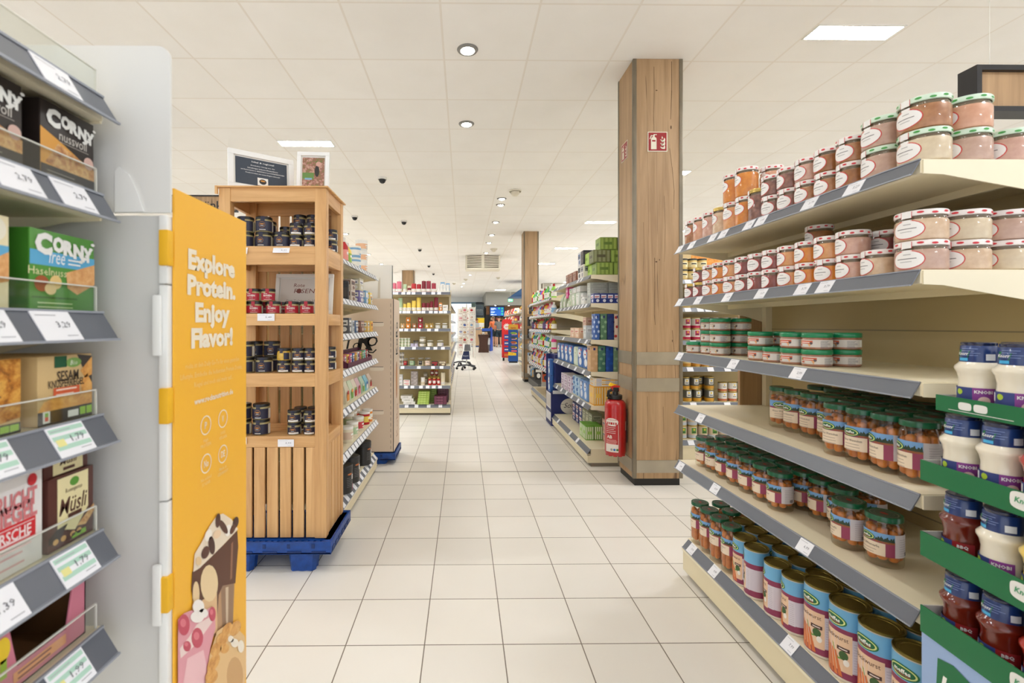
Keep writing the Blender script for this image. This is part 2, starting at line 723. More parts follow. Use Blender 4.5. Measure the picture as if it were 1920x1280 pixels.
def make_pir():
    t = empty('motion_sensor')
    b = MB().lathe([(.088, -.022), (.095, -.018), (.095, -.0005), (0, -.0005)], K((226, 220, 204), .5), 28, cap=False)
    b.build('base', t)
    b = MB().lathe([(0, -.088), (.03, -.084), (.055, -.066), (.066, -.04), (.068, -.022)], K((214, 206, 188), .35), 16, cap=False)
    b.build('lens', t)
    return t


PIR = Proto(make_pir)
for x, y, d in ((.775, 7.05, 'beside the two paired downlights'), (.8, 12.4, 'above the louvred vent box'), (1.46, 19.8, 'past the louvred vent box'), (-.45, 22.5, 'above the postcard stands, larger'), (.1, 20.5, 'above the postcard stands, smaller')):
    PIR.put((x, y, CEIL), 0, 'cream round motion sensor on the ceiling ' + d, 'sensor', 'ceiling motion sensors')


def make_vent():
    t = empty('air_vent')
    c = K((232, 226, 210), .5)
    b = MB()
    b.box(-.5, .5, -.02, .5, -.42, -.36, c, .012)
    b.box(-.5, .5, .03, .5, -.36, -.001, K((128, 116, 96), .7))
    for x0, x1 in ((-.5, -.455), (.455, .5), (-.04, .04)):
        b.box(x0, x1, -.01, .03, -.36, -.001, c)
    b.build('housing', t)
    for k in range(7):
        z = -.335 + k * .048
        for x0, x1 in ((-.455, -.04), (.04, .455)):
            s = MB()
            n = 6
            pts = []
            for i in range(n + 1):
                u = x0 + (x1 - x0) * i / n
                pts.append((u, -.012 * math.sin(PI * i / n), z + .018 * (abs(u) / .455)))
            for i in range(n):
                p, q = pts[i], pts[i + 1]
                s.add([(p[0], p[1] - .016, p[2] - .014), (q[0], q[1] - .016, q[2] - .014), (q[0], q[1] - .012, q[2] + .014), (p[0], p[1] - .012, p[2] + .014), (q[0], q[1] + .02, q[2] + .018), (p[0], p[1] + .02, p[2] + .018)], [(0, 1, 2, 3), (3, 2, 4, 5)], c)
            s.build('slat', t)
    return t


VENT = Proto(make_vent)
VENT.put((.56, 13.55, CEIL), 0, 'white louvred air vent box hanging under the ceiling above the aisle', 'vent', 'louvred air vents')
VENT.put((4.3, 22.5, CEIL), 0, 'white louvred air vent box behind the second wooden pillar', 'vent', 'louvred air vents')


# ------------------------------------------------------------------ pillars
def fire_sign(S, b, s=.15):
    red, wh = K((150, 22, 24), .4), K((226, 220, 200), .45)
    h = s / 2
    b.rect(S, -h, h, -h, h, wh, .002)
    b.rect(S, -h * .92, h * .92, -h * .92, h * .92, red, .0026)
    k = s / .15
    b.rect(S, -.05 * k, -.008 * k, -.058 * k, .02 * k, wh, .003)
    b.oval(S, -.029 * k, .02 * k, .021 * k, .016 * k, wh, .0031)
    b.rect(S, -.036 * k, -.022 * k, .03 * k, .05 * k, wh, .003)
    b.poly(S, [(-.03 * k, .044 * k), (-.05 * k, .05 * k), (-.062 * k, .02 * k), (-.056 * k, .018 * k), (-.046 * k, .04 * k)], wh, .003)
    b.rect(S, -.03 * k, -.006 * k, .05 * k, .056 * k, wh, .003)
    b.rect(S, -.042 * k, -.016 * k, .0, .012 * k, red, .0035)
    for i in range(3):
        z = -.056 * k + i * .028 * k
        b.poly(S, [(.018 * k, z + .018 * k), (.032 * k, z + .002 * k), (.056 * k, z), (.058 * k, z + .02 * k), (.05 * k, z + .03 * k), (.046 * k, z + .012 * k), (.03 * k, z + .014 * k)], wh, .003)
        b.poly(S, [(.03 * k, z + .022 * k), (.042 * k, z + .026 * k), (.034 * k, z + .044 * k)], wh, .003)


def pillar(x0, x1, y0, y1, label, signs=False):
    cx, cy = (x0 + x1) / 2, (y0 + y1) / 2
    w, d = (x1 - x0) / 2, (y1 - y0) / 2
    t = thing('pillar', label, 'pillar', (cx, cy, 0))
    c = .028
    top = CEIL - .001
    for nm, a in (('wood_panel', (-w + c, w - c, -d + .004, -d + .02, 'cracked')), ('wood_panel', (-w + c, w - c, d - .02, d - .004)), ('wood_panel', (-w + .004, -w + .02, -d + c, d - c)), ('wood_panel', (w - .02, w - .004, -d + c, d - c))):
        b = MB().box(*a[:4], .056, top, 'oak_panel')
        if len(a) > 4 and signs:
            S = Flat((0, -d + .004, 0), (1, 0, 0), (0, 0, 1))
            cr = K((96, 70, 44), .7)
            for pts, wd in (([(-.03, 3.18), (-.028, 2.98), (-.032, 2.8), (-.03, 2.69)], .0016), ([(.105, 3.22), (.106, 3.0), (.098, 2.78)], .0022), ([(.09, 2.56), (.108, 2.42), (.125, 2.24), (.122, 2.1)], .0016), ([(-.025, 1.73), (-.022, 1.55), (-.026, 1.3), (-.02, 1.22)], .0018), ([(.11, 1.18), (.128, .98), (.14, .72)], .0016), ([(-.11, 2.0), (-.105, 1.8), (-.112, 1.62)], .001), ([(.05, 2.2), (.056, 1.95), (.05, 1.7)], .001), ([(-.08, .68), (-.076, .5), (-.084, .3)], .0012), ([(.04, .6), (.045, .4)], .0012)):
                for (u0, v0), (u1, v1) in zip(pts, pts[1:]):
                    b.poly(S, [(u0 - wd, v0), (u0 + wd, v0), (u1 + wd * .7, v1), (u1 - wd * .7, v1)], cr, .0006)
            for u, v, ru, rv in ((-.01, 3.0, .008, .004), (.1, 2.72, .006, .014), (-.012, 1.70, .008, .005), (.012, 1.715, .003, .006), (.11, 1.1, .003, .01)):
                b.oval(S, u, v, ru, rv, cr, .0007, 8)
        b.build(nm, t)
    for sx in (-1, 1):
        for sy in (-1, 1):
            b = MB()
            X = sorted((sx * w, sx * (w - c)))
            Y = sorted((sy * d, sy * (d - c)))
            b.box(X[0], X[1], Y[0], Y[1], .056, top, 'steel_corner', .004)
            b.build('corner_profile', t)
    for z0, z1 in ((.10, .195), (.716, .817), (.918, 1.015)):
        for a in ((-w + c, w - c, -d - .001, -d + .01), (-w - .001, -w + .01, -d + c, d - c), (w - .01, w + .001, -d + c, d - c)):
            MB().box(*a, z0, z1, 'steel_brushed').build('steel_band', t)
    MB().box(-w + .018, w - .018, -d + .018, d - .018, 0, .056, 'plinth_black').build('plinth', t)
    return t


pillar(1.285, 1.665, 3.55, 3.905, 'wood clad pillar with steel bands, carrying the red extinguisher signs', True)
pillar(1.294, 1.62, 10.1, 10.47, 'wood clad pillar with steel bands, second along the aisle, by the toy racks')
pillar(-2.26, -1.82, 17.3, 17.7, 'wood clad pillar rising behind the candle shelf')
b = MB()
fire_sign(Flat((1.4715, 3.553, 2.61), (1, 0, 0), (0, 0, 1)), b)
b.box(1.3965, 1.5465, 3.5515, 3.5535, 2.535, 2.685, K((226, 220, 200), .45))
tag(b.build('fire_extinguisher_sign'), 'red fire extinguisher sign facing front on the wooden pillar', 'sign')
b = MB()
fire_sign(Flat((1.288, 3.745, 2.605), (0, -1, 0), (0, 0, 1)), b, .14)
b.box(1.2865, 1.2885, 3.675, 3.815, 2.535, 2.675, K((226, 220, 200), .45))
tag(b.build('fire_extinguisher_sign'), 'red fire extinguisher sign on the aisle side of the wooden pillar', 'sign')

# fire extinguisher hung on the pillar's aisle side
ex, ey = 1.198, 3.70
t = thing('fire_extinguisher', 'red fire extinguisher with yellow pin hanging on the wooden pillar', 'fire extinguisher', (ex, ey, 0))
red = mat('extinguisher_red', (172, 14, 18), .28, coat=.5)
b = MB()
prof = [(.0, .222), (.066, .222), (.074, .206), (.08, .225), (.0805, .24), (.0805, .585), (.078, .605), (.066, .625), (.045, .638), (.03, .642)]
b.lathe(prof, red, 36, cap=False)
b.lathe([(.0812, .568), (.082, .572), (.0812, .576)], red, 36, cap=False)
for k in range(10):
    a = 2 * PI * k / 10
    b.lathe([(.0, .196), (.016, .199), (.018, .225)], red, 10, .06 * math.cos(a), .06 * math.sin(a), cap=False)
b.build('cylinder', t)
MB().lathe([(.05, .638), (.054, .642), (.054, .668), (.05, .672), (.024, .674), (.02, .70), (0, .70)], 'black_plastic', 28, cap=False).build('collar', t)
b = MB().box(-.022, .022, -.02, .02, .695, .73, 'black_plastic', .004)
b.box(-.03, .028, -.016, .016, .70, .722, K((178, 40, 26), .35), .003)
b.build('valve', t)
MB().prism([(-.036, .722), (.03, .73), (.034, .742), (-.01, .748), (-.036, .738)], -.016, .016, K((190, 32, 20), .35)).build('lever', t)
b = MB().prism([(-.052, .742), (-.04, .768), (.0, .752), (.016, .736), (-.03, .735)], -.012, .01, K((240, 196, 20), .4))
b.build('safety_pin', t)
MB().tube([(-.03, -.01, .71), (-.055, -.012, .70), (-.062, -.014, .66), (-.058, -.014, .64)], .012, 'black_plastic').build('hose_nozzle', t)
S = Cyl(.0808, math.radians(-38))
b = MB()
wh = K((222, 214, 206), .5)
b.oval(S, 0, .468, .052, .03, wh, .0003)
b.rect(S, -.052, .052, .448, .466, red, .0006)
b.rect(S, -.052, .052, .235, .295, wh, .0003)
b.rect(S, .05, .053, .27, .46, wh, .0004)
b.lines(S, -.046, .044, .44, 5, .014, .003, wh, .0006, .3)
b.text(S, 'AB', -.018, .352, .026, wh, .0008, bold=.03)
b.lines(S, -.046, .044, .33, 4, .01, .005, K((214, 150, 146), .5), .0006, .15)
for i, c in enumerate(((150, 150, 150), (24, 96, 168), (60, 110, 50))):
    b.oval(S, .0 + i * .022, .255, .009, .009, K(c), .0008, 10)
b.text(S, 'SCHAUMLÖSCHER', 0, .484, .007, red, .0008, bold=.02)
b.build('instruction_label', t)
b = MB()
b.rect(Cyl(.0808, math.radians(62)), -.018, .018, .4, .47, K((200, 186, 176), .5))
b.build('inspection_sticker', t)
MB().box(.074, .0845, -.03, .03, .3, .56, K((60, 30, 28), .5)).build('wall_bracket', t)

# ================================================================== shelving
TAGS = {}


def tag_mesh(w, h, txt, style):
    k = (w, h, txt, style)
    if k not in TAGS:
        b = MB()
        S = Flat((0, 0, 0), (1, 0, 0), (0, 0, 1))
        b.box(-w / 2, w / 2, -.0012, 0, -h / 2, h / 2, 'tag_white')
        S.o = Vector((0, -.0012, 0))
        if style == 'g':
            for z in (.34, .1, -.2):
                b.rect(S, -w * .46, w * .46, h * z - h * .07, h * z + h * .07, K((176, 214, 196)), .0003)
            b.rect(S, -w * .42, -w * .2, -h * .16, h * .06, K((232, 226, 150)), .0005)
        elif style == 'r':
            b.oval(S, -w * .4, -h * .1, w * .1, h * .22, K((224, 60, 76)), .0003)
        if txt:
            b.rect(S, -w * .42, w * .1, h * .32, h * .345, K((170, 172, 178)), .0004)
            b.text(S, txt, w * .16, h * .02, h * .2, K((104, 106, 114)), .0008, w=w * .36, ref='0', res=1)
            b.rect(S, w * .1, w * .4, -h * .36, -h * .335, K((170, 172, 178)), .0004)
        TAGS[k] = b.mesh('price_tag')
    return TAGS[k]


def price_tag(parent, loc, rot, w, h, txt=None, style='w'):
    return link(bpy.data.objects.new('price_tag', tag_mesh(round(w, 3), round(h, 3), txt, style)), parent, loc, rot)


STRIP = ((0, 0), (-.022, -.036))
TILT = math.atan2(.022, .036)


def label_strip(parent, L, z, tags=(), tw=.055, tstyle='w', w0=0.0, clear=False, flip=False):
    """tilted price rail along a shelf edge; flip = leaning back, the base rail"""
    b = MB()
    if flip:
        a, c = (w0 + .0, z - .042), (w0 + .032, z - .004)
    else:
        a, c = (w0 - .022, z - .036), (w0, z)
    b.prism([a, c, (c[0] + .003, c[1]), (a[0] + .003, a[1])], 0, L, 'strip_grey', 'yz')
    for p in (a, c):
        b.box(0, L, p[0] - .0025, p[0] + .001, p[1] - .0015, p[1] + .0015, 'strip_edge')
    o = b.build('label_strip', parent)
    mid = ((a[0] + c[0]) / 2, (a[1] + c[1]) / 2)
    ang = math.atan2(a[0] - c[0], c[1] - a[1])
    hgt = math.hypot(c[0] - a[0], c[1] - a[1])
    for q in tags:
        u, txt = (q if isinstance(q, tuple) else (q, None))[:2]
        st = q[2] if isinstance(q, tuple) and len(q) > 2 else tstyle
        price_tag(parent, (u, mid[0] - .0005 * 1, mid[1]), (ang, 0, 0), tw, hgt * .97, txt, st)
    return o


def shelf_unit(name, label, fr, L, D, tops, base=.18, height=1.7, tags=None, base_tags=(), tw=.055, clear=(), brackets=True, back='cream_back_shaded', setback=0.0, deck='cream_metal', cat='shelf', base_tw=None):
    t = thing(name, label, cat, (fr.x, fr.y, 0), fr.rz)
    tags = tags or {}
    b = MB()
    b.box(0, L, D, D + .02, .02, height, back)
    for k in range(1, 8):
        if k * .3 < height:
            b.box(0, L, D - .001, D, k * .3 - .002, k * .3 + .002, K((150, 138, 110)))
    b.build('back_panel', t)
    for u in (0, L - .03):
        MB().box(u, u + .03, D - .03, D, 0, height, 'cream_metal').build('upright', t)
    # base
    b = MB()
    b.box(0, L, .022, D, .03, base - .05, 'cream_plinth')
    b.box(0, L, .05, D, base - .05, base - .002, 'cream_plinth')
    b.box(.0, L, .016, .05, base - .056, base - .046, 'cream_metal')
    b.box(0, L, .05, D, 0, .03, K((120, 110, 92)))
    b.box(0, L, .045, D, base - .002, base, deck)
    p = b.build('base', t)
    label_strip(p, L, base, base_tags, base_tw or tw, w0=.018, flip=True)
    for i, z in enumerate(tops):
        b = MB()
        w0 = setback
        b.box(0, L, w0, D, z - .004, z, deck)
        b.box(0, L, w0, w0 + .018, z - .032, z - .004, 'cream_metal')
        b.box(0, L, w0 + .018, D, z - .03, z - .026, 'cream_plinth')
        b.box(0, L, D * .55, D * .55 + .012, z - .05, z - .026, 'cream_plinth')
        p = b.build('shelf', t)
        if brackets:
            for u in (-.004, L):
                MB().prism([(w0 + .004, z - .002), (D, z - .002), (D, z - .12), (D * .75, z - .085), (w0 + .05, z - .036), (w0 + .004, z - .034)], u, u + .004, 'cream_metal', 'yz').build('bracket', p)
        label_strip(p, L, z, tags.get(i, ()), tw, w0=w0)
        if i in clear:
            c = MB()
            c.box(0.01, L - .005, w0 + .004, w0 + .0055, z + .0005, z + .034, 'clear_sheet')
            c.box(0.01, L - .005, w0 + .0035, w0 + .006, z + .033, z + .0345, K((222, 222, 214), .2))
            c.box(L - .0065, L - .005, w0 + .0035, w0 + .006, z + .0005, z + .034, K((222, 222, 214), .2))
            c.build('clear_lip', p)
    return t


# ================================================================== goods
def dots(b, r, z0, z1, c, n=12):
    S = Cyl(r)
    zm, h = (z0 + z1) / 2, (z1 - z0)
    for k in range(n):
        u = 2 * PI * r * k / n
        b.oval(S, u, zm + (h * .12 if k % 2 else -h * .12), r * .13, h * .26, c, .0004, 6)
    T = Flat((0, 0, z1), (1, 0, 0), (0, 1, 0))
    for k in range(7):
        a = 2 * PI * k / 7
        b.oval(T, r * .62 * math.cos(a), r * .62 * math.sin(a), r * .13, r * .13, c, .0005, 6)


def content_mat(c, c2):
    k = 'filling_%02x%02x%02x' % c
    return mat(k, c, .38, coat=.55, noise=(55, .3), c2=c2)


FILL = {  # pate and sausage meat behind glass
    'salmon': ((214, 164, 134), (200, 146, 116)), 'rose': ((208, 168, 150), (190, 146, 128)), 'pale': ((216, 190, 160), (196, 164, 132)),
    'orange': ((214, 136, 48), (198, 116, 34)), 'peach': ((216, 160, 106), (204, 140, 84)), 'wine': ((140, 76, 68), (116, 56, 52)),
    'brown': ((150, 104, 88), (96, 60, 54)), 'tan': ((178, 126, 84), (150, 98, 60)), 'rust': ((160, 104, 56), (132, 82, 40)),
    'grey_rose': ((196, 164, 146), (180, 146, 128)), 'cream': ((214, 198, 168), (200, 180, 150)),
}


def deli_jar(r, h, fill, lid, slant=0):
    t = empty('deli_jar')
    f = content_mat(*FILL[fill])
    lh = .013 if h < .1 else .014
    b = MB()
    hb = h - lh
    b.lathe([(0, 0), (r * .86, 0), (r * .95, .003), (r * .97, .008), (r * .97, hb - .012), (r * .93, hb - .008)], f, 28, cap=False)
    b.lathe([(r * .93, hb - .008), (r * .9, hb - .004), (r * .9, hb)], mat('jar_neck', (104, 88, 66), .12, coat=.8), 28, cap=False)
    b.build('jar', t)
    b = MB()
    base, dot = {'red': ((236, 228, 224), (206, 40, 52)), 'green': ((206, 226, 206), (70, 156, 72)), 'gold': ((196, 176, 104), None)}[lid]
    lm = K(base, .35) if lid != 'gold' else MATS['gold_tin']
    b.lathe([(r * .93, hb), (r * .985, hb + .001), (r * .985, h - .003), (r * .95, h), (0, h - .001)], lm, 28, cap=False)
    if dot:
        dots(b, r * .985, hb + .001, h - .002, K(dot, .35))
    b.build('lid', t)
    S = Cyl(r * .97)
    b = MB()
    wh, rd = K((240, 238, 236), .5), K((206, 58, 56), .5)
    ru = min(r * .72, .034)
    rv = min(.0225, h * .34) if h < .1 else .021
    cv = hb * .47 if h < .1 else hb * .66
    b.oval(S, slant, cv, ru, rv, rd, .0005, 12)
    b.oval(S, slant, cv, ru - .002, rv - .002, wh, .0008, 12)
    ik = K((168, 166, 166), .6)
    b.rect(S, slant - ru * .2, slant + ru * .25, cv + rv * .5, cv + rv * .58, ik, .0011)
    b.rect(S, slant - ru * .62, slant + ru * .55, cv + rv * .06, cv + rv * .14, K((110, 106, 106)), .0011)
    b.rect(S, slant - ru * .4, slant + ru * .3, cv - rv * .25, cv - rv * .19, ik, .0011)
    b.build('label', t)
    b = MB()
    w = r * .2
    SL = Cyl(r * .985)
    b.rect(S, slant - w, slant + w, cv + rv * .8, hb - .008, wh, .0006)
    b.rect(SL, slant - w, slant + w, hb - .004, h - .002, wh, .0009)
    b.rect(SL, slant - w - .0012, slant - w, hb - .004, h - .002, rd, .0009)
    b.rect(SL, slant + w, slant + w + .0012, hb - .004, h - .002, rd, .0009)
    b.build('seal_strip', t)
    return t


def spread_jar(r, h, variant):
    """low jar of spread with a green twist lid"""
    t = empty('spread_jar')
    hb = h - .014
    b = MB()
    c = content_mat((176, 128, 100), (150, 100, 76))
    b.lathe([(0, 0), (r * .88, 0), (r * .96, .004), (r * .96, hb - .006), (r * .9, hb)], c, 28, cap=False)
    b.build('jar', t)
    b = MB()
    b.lathe([(r * .97, hb - .001), (r, hb + .001), (r, h - .003), (r * .96, h), (r * .9, h), (r * .88, h - .0015), (0, h - .0015)], 'green_bright', 28, cap=False)
    b.build('lid', t)
    b = MB()
    S = Cyl(r * .96)
    z0, z1 = .008, hb - .008
    b.rect(S, -PI * .9 * r, PI * .9 * r, z0, z1, K((214, 208, 202), .5), .0005)
    red = K((206, 92, 56) if variant == 'red' else (186, 170, 142), .5)
    b.rect(S, -.026, .02, z1 - .012, z1 - .003, red, .0008)
    b.rect(S, -.02, .012, z1 - .0095, z1 - .007, K((240, 226, 220)), .0011)
    b.poly(S, [(-.03, z0), (.012, z0), (.016, z0 + .012), (.002, z0 + .018), (-.03, z0 + .016)], K((224, 170, 120) if variant == 'red' else (206, 176, 130)), .0008)
    b.oval(S, -.02, z0 + .006, .006, .003, K((196, 96, 76)), .0011, 6)
    b.oval(S, .016, z0 + .012, .004, .004, K((96, 80, 84)), .0011, 6)
    b.oval(S, -.028, z1 - .007, .004, .005, K((150, 190, 110)), .0012, 6)
    b.lines(S, .04, .07, z1 - .004, 7, .0035, .0012, 'ink_grey', .0009)
    b.rect(S, .076, .09, z0 + .002, z1 - .002, K((236, 236, 226)), .0009)
    b.build('label', t)
    return t


def sausages(b, r, h, n, th, m, seg=10):
    k = 0
    rings = [(r - th * 1.05, n), (max(r - th * 3.0, 0), max(1, n // 2))]
    for rr, nn in rings:
        for i in range(nn):
            a = 2 * PI * i / nn + rr * 30
            lean = (RND.random() - .5) * .25
            x, y = rr * math.cos(a), rr * math.sin(a)
            x2, y2 = rr * math.cos(a + lean), rr * math.sin(a + lean)
            z0 = .012 + RND.random() * .01
            z1 = h - .004 - RND.random() * h * .1
            pts, rs = [], []
            for q, f in ((0, .25), (.025, .7), (.07, .95), (.3, 1), (.7, 1), (.93, .95), (.975, .7), (1, .25)):
                pts.append((x + (x2 - x) * q, y + (y2 - y) * q, z0 + (z1 - z0) * q))
                rs.append(th * f)
            b.tube(pts, rs, m, seg)


def logo_oval(b, S, cu, cv, k):
    b.oval(S, cu, cv, .023 * k, .0115 * k, K((20, 110, 66)), .0012, 12)
    b.oval(S, cu, cv, .0205 * k, .0095 * k, K((224, 232, 150)), .0015, 12)
    b.oval(S, cu, cv, .018 * k, .0078 * k, K((24, 104, 62)), .0018, 12)
    b.text(S, 'meffes', cu, cv + .0008 * k, .007 * k, K((244, 244, 238)), .0022, bold=.03, ref='h', res=1)
    b.rect(S, cu - .012 * k, cu + .012 * k, cv - .0052 * k, cv - .0042 * k, K((200, 40, 40)), .0022)


def sausage_jar(r, h, title, tall=False):
    t = empty('sausage_jar')
    lh = .014
    hb = h - lh
    b = MB()
    b.lathe([(0, .001), (r * .86, .001), (r * .95, .004), (r * .98, .012), (r * .98, hb - .02), (r * .93, hb - .01), (r * .86, hb - .004), (r * .86, hb)], 'jar_glass', 32, cap=False)
    b.build('glass', t)
    b = MB()
    sm = mat('sausage_skin', (224, 138, 60), .3, coat=.4, noise=(24, .3), c2=(184, 100, 36))
    if tall:
        sausages(b, r * .94, hb - .006, 7, .0118, sm)
    else:
        sausages(b, r * .94, hb - .012, 7, .0125, sm)
    b.build('sausages', t)['kind'] = 'stuff'
    b = MB()
    b.lathe([(r * .9, hb - .001), (r * .95, hb), (r * .95, h - .003), (r * .92, h), (r * .86, h), (r * .84, h - .0015), (0, h - .0015)], 'green_lid', 32, cap=False)
    T = Flat((0, 0, h - .0015), (1, 0, 0), (0, 1, 0))
    b.oval(T, 0, 0, r * .8, r * .8, K((60, 78, 66), .4), .0004, 18)
    b.ring(T, 0, 0, r * .72, r * .72, .0015, K((150, 160, 150)), .0008)
    b.ring(T, 0, 0, r * .5, r * .5, .001, K((120, 136, 124)), .0008)
    b.oval(T, 0, 0, r * .24, r * .15, K((170, 50, 56)), .0008, 10)
    b.build('lid', t)
    b = MB()
    S = Cyl(r * .98)
    z0, z1 = (h * .24, h * .68) if not tall else (h * .40, h * .74)
    zc = z0 + (z1 - z0) * .66
    u0, u1 = -r * 1.15, r * 2.7
    b.rect(S, u0, r * 1.25, zc - .004, z1, K((120, 168, 218), .45), .0005)
    b.rect(S, u0, r * 1.25, z0, zc, K((150, 60, 92), .45), .0006)
    for i in range(9):
        u = r * .35 + i * r * .1
        b.poly(S, [(u - .004, zc), (u + .004, zc), (u + .002, zc + .006 + .004 * (i % 3)), (u - .001, zc + .008 + .003 * (i % 2))], K((44, 66, 50)), .0008)
    b.rect(S, r * .2, r * 1.25, zc - .005, zc + .001, K((150, 88, 50)), .0007)
    b.rect(S, u0, r * .78, z0, zc - .006, K((232, 214, 190), .5), .0009)
    b.rect(S, r * 1.25, u1, z0, z1, K((212, 206, 210), .5), .0005)
    logo_oval(b, S, -r * .2, zc + (z1 - zc) * .28, (1.0 if h > .15 or tall else .9))
    b.text(S, title, -r * .15, zc - .016, .0062, K((70, 52, 44)), .0013, ref='H', res=1, w=min(r * 1.3, .012 * len(title) * .42))
    b.lines(S, -r * .6, r * .4, zc - .026, 3 if h > .15 else 2, .008, .0012, K((150, 130, 116)), .0012)
    b.lines(S, r * 1.5, r * 2.5, z1 - .012, 8, .006, .001, K((166, 162, 168)), .0008)
    for i in range(9):
        b.rect(S, r * 1.9 + i * .0016, r * 1.9 + i * .0016 + (.001 if i % 3 else .0005), z0 + .004, z0 + .014, 'ink_black', .0009)
    b.build('label', t)
    return t


def sausage_can(r, h):
    t = empty('sausage_can')
    b = MB()
    b.lathe([(r * .97, .0), (r, .002), (r, .006), (r * .985, .008), (r * .985, h - .008), (r, h - .006)], K((206, 196, 180), .35), 32, cap=True)
    S = Cyl(r * .985)
    C = PI * r * .985
    zb, zt = .009, h - .009
    blue, cream, pur = K((112, 176, 216), .4), K((228, 192, 158), .45), K((138, 50, 84), .45)
    zc = h * .70
    b.rect(S, -C, C, zc, zt, blue, .0004)
    b.rect(S, -C, C, zb, zc, pur, .0004)
    b.rect(S, -C, C, zb + .024 * h / .2, zc - .02 * h / .2, K((206, 198, 208), .5), .00055)
    for i in range(16):
        u = r * .9 + i * .0045
        b.poly(S, [(u - .004, zc), (u + .004, zc), (u + .001, zc + .006 + .003 * (i % 3)), (u - .002, zc + .005)], K((48, 70, 60)), .0006)
    for o in (-1.55, 1.55):
        k = h / .2
        c0 = o * r + (r * .0)
        b.rect(S, c0 - r * .82, c0 + r * .82, zb + .018 * k, zc - .012 * k, cream, .0007)
        b.rect(S, c0 + r * .82, c0 + r * 1.3, zb + .022 * k, zc - .02 * k, K((214, 206, 214), .5), .0007)
        b.lines(S, c0 + r * .88, c0 + r * 1.25, zc - .03 * k, 12, .007 * k, .001, K((170, 160, 172)), .001, .2)
        logo_oval(b, S, c0 - r * .1, zc + (zt - zc) * .36, 1.3 * k * (r / .045) ** .6)
        b.text(S, 'Bockwurst', c0, zc - .026 * k, .011 * k, K((96, 62, 48)), .0011, ref='H', res=2, w=r * 1.3)
        og = mat('sausage_print', (218, 122, 66), .45)
        for i in range(5):
            x0 = c0 - r * .78 + i * r * .24
            b.poly(S, [(x0, zb + .004), (x0 + r * .2, zb + .004), (x0 + r * .1 - r * .06 * i, zc - .05 * k - .004 * i), (x0 + r * .0 - r * .06 * i, zc - .05 * k - .004 * i)], og if i % 2 else K((206, 108, 56)), .001 + .0001 * i)
        gr = K((96, 150, 60))
        b.poly(S, [(c0 - r * .2, zc - .045 * k), (c0 + r * .25, zc - .075 * k), (c0 + r * .5, zb + .055 * k), (c0 + r * .3, zb + .05 * k), (c0 + r * .05, zc - .085 * k)], gr, .0013)
        b.oval(S, c0 + r * .42, zb + .062 * k, r * .22, .012 * k, K((58, 92, 44)), .0015, 8)
        b.oval(S, c0 + r * .55, zb + .045 * k, r * .14, .009 * k, K((236, 230, 220)), .0016, 8)
        b.rect(S, c0 + r * .1, c0 + r * .7, zc - .058 * k, zc - .048 * k, K((74, 44, 40)), .0014)
        b.rect(S, c0 + r * .2, c0 + r * .6, zc - .0545 * k, zc - .0515 * k, K((226, 210, 200)), .0017)
    b.build('body', t)
    b = MB()
    b.lathe([(r * .985, h - .007), (r * 1.005, h - .005), (r * 1.005, h - .001), (r * .98, h), (r * .95, h - .001), (r * .93, h - .005), (r * .84, h - .005), (r * .82, h - .0035), (r * .72, h - .0035), (r * .7, h - .005), (0, h - .005)], 'gold_lid', 36, cap=False)
    b.build('lid', t)
    b = MB()
    T = Flat((0, 0, h - .005), (1, 0, 0), (0, 1, 0))
    b.ring(T, .0, -r * .45, r * .2, r * .28, r * .07, 'gold_lid', .002, 14)
    b.oval(T, 0, -r * .1, r * .1, r * .1, 'gold_lid', .002, 8)
    b.build('pull_ring', t)
    return t

# ================================================================== the sausage shelves beside the aisle
GX, GY, GL = 1.05, 2.285, 1.215          # front edge, far end, length
GF = Frame(GX, GY, -PI / 2)
T1, T2, T3, T4, T5, T0 = 1.60, 1.346, 1.087, .829, .562, .18


def gu(y):
    return GY - y


tg = lambda *a: [(gu(y), p) for y, p in a]
shelf_unit('sausage_shelf', 'tall cream shelf unit of jarred sausage and canned frankfurters beside the wooden pillar', GF, GL, .44, (T1, T2, T3, T4, T5), T0, 1.72,
           {0: tg((2.25, '3,79'), (2.13, '3,79'), (1.95, '3,69'), (1.87, '3,49'), (1.70, '5,49'), (1.63, '5,49'), (1.40, '3,79'), (1.24, '5,29')),
            1: tg((2.25, '2,99'), (2.07, '3,49'), (1.84, '3,29'), (1.63, '3,29'), (1.43, '3,79'), (1.34, '3,79')),
            2: tg((2.25, '1,79'), (1.80, '1,79'), (1.45, '2,99')),
            3: tg((2.05, '4,29'),),
            4: tg((2.24, '3,49'), (1.93, '4,39'), (1.42, '6,99'))},
           tg((2.22, '3,99'), (2.02, '4,49'), (1.55, '7,99')), .055)
b = MB().box(-.024, -.006, .305, .44, 0, 1.62, 'oak_board')
o = b.build('end_board', None, (GX, GY, 0), -PI / 2)
tag(o, 'narrow oak end board at the back end of the sausage shelf', 'board')

PROTO = {}


def P(fn, *a):
    k = (fn.__name__,) + a
    if k not in PROTO:
        PROTO[k] = Proto(fn, *a)
    return PROTO[k]


def jar_rz():
    return -PI / 2 + (RND.random() - .5) * .5


NICE = {'salmon': 'salmon pink', 'rose': 'rose pink', 'pale': 'pale beige', 'orange': 'orange', 'peach': 'peach', 'wine': 'dark red', 'brown': 'red brown', 'tan': 'tan', 'rust': 'rust brown', 'grey_rose': 'greyish pink', 'cream': 'cream'}
LIDN = {'red': 'red dotted', 'green': 'green dotted', 'gold': 'gold'}


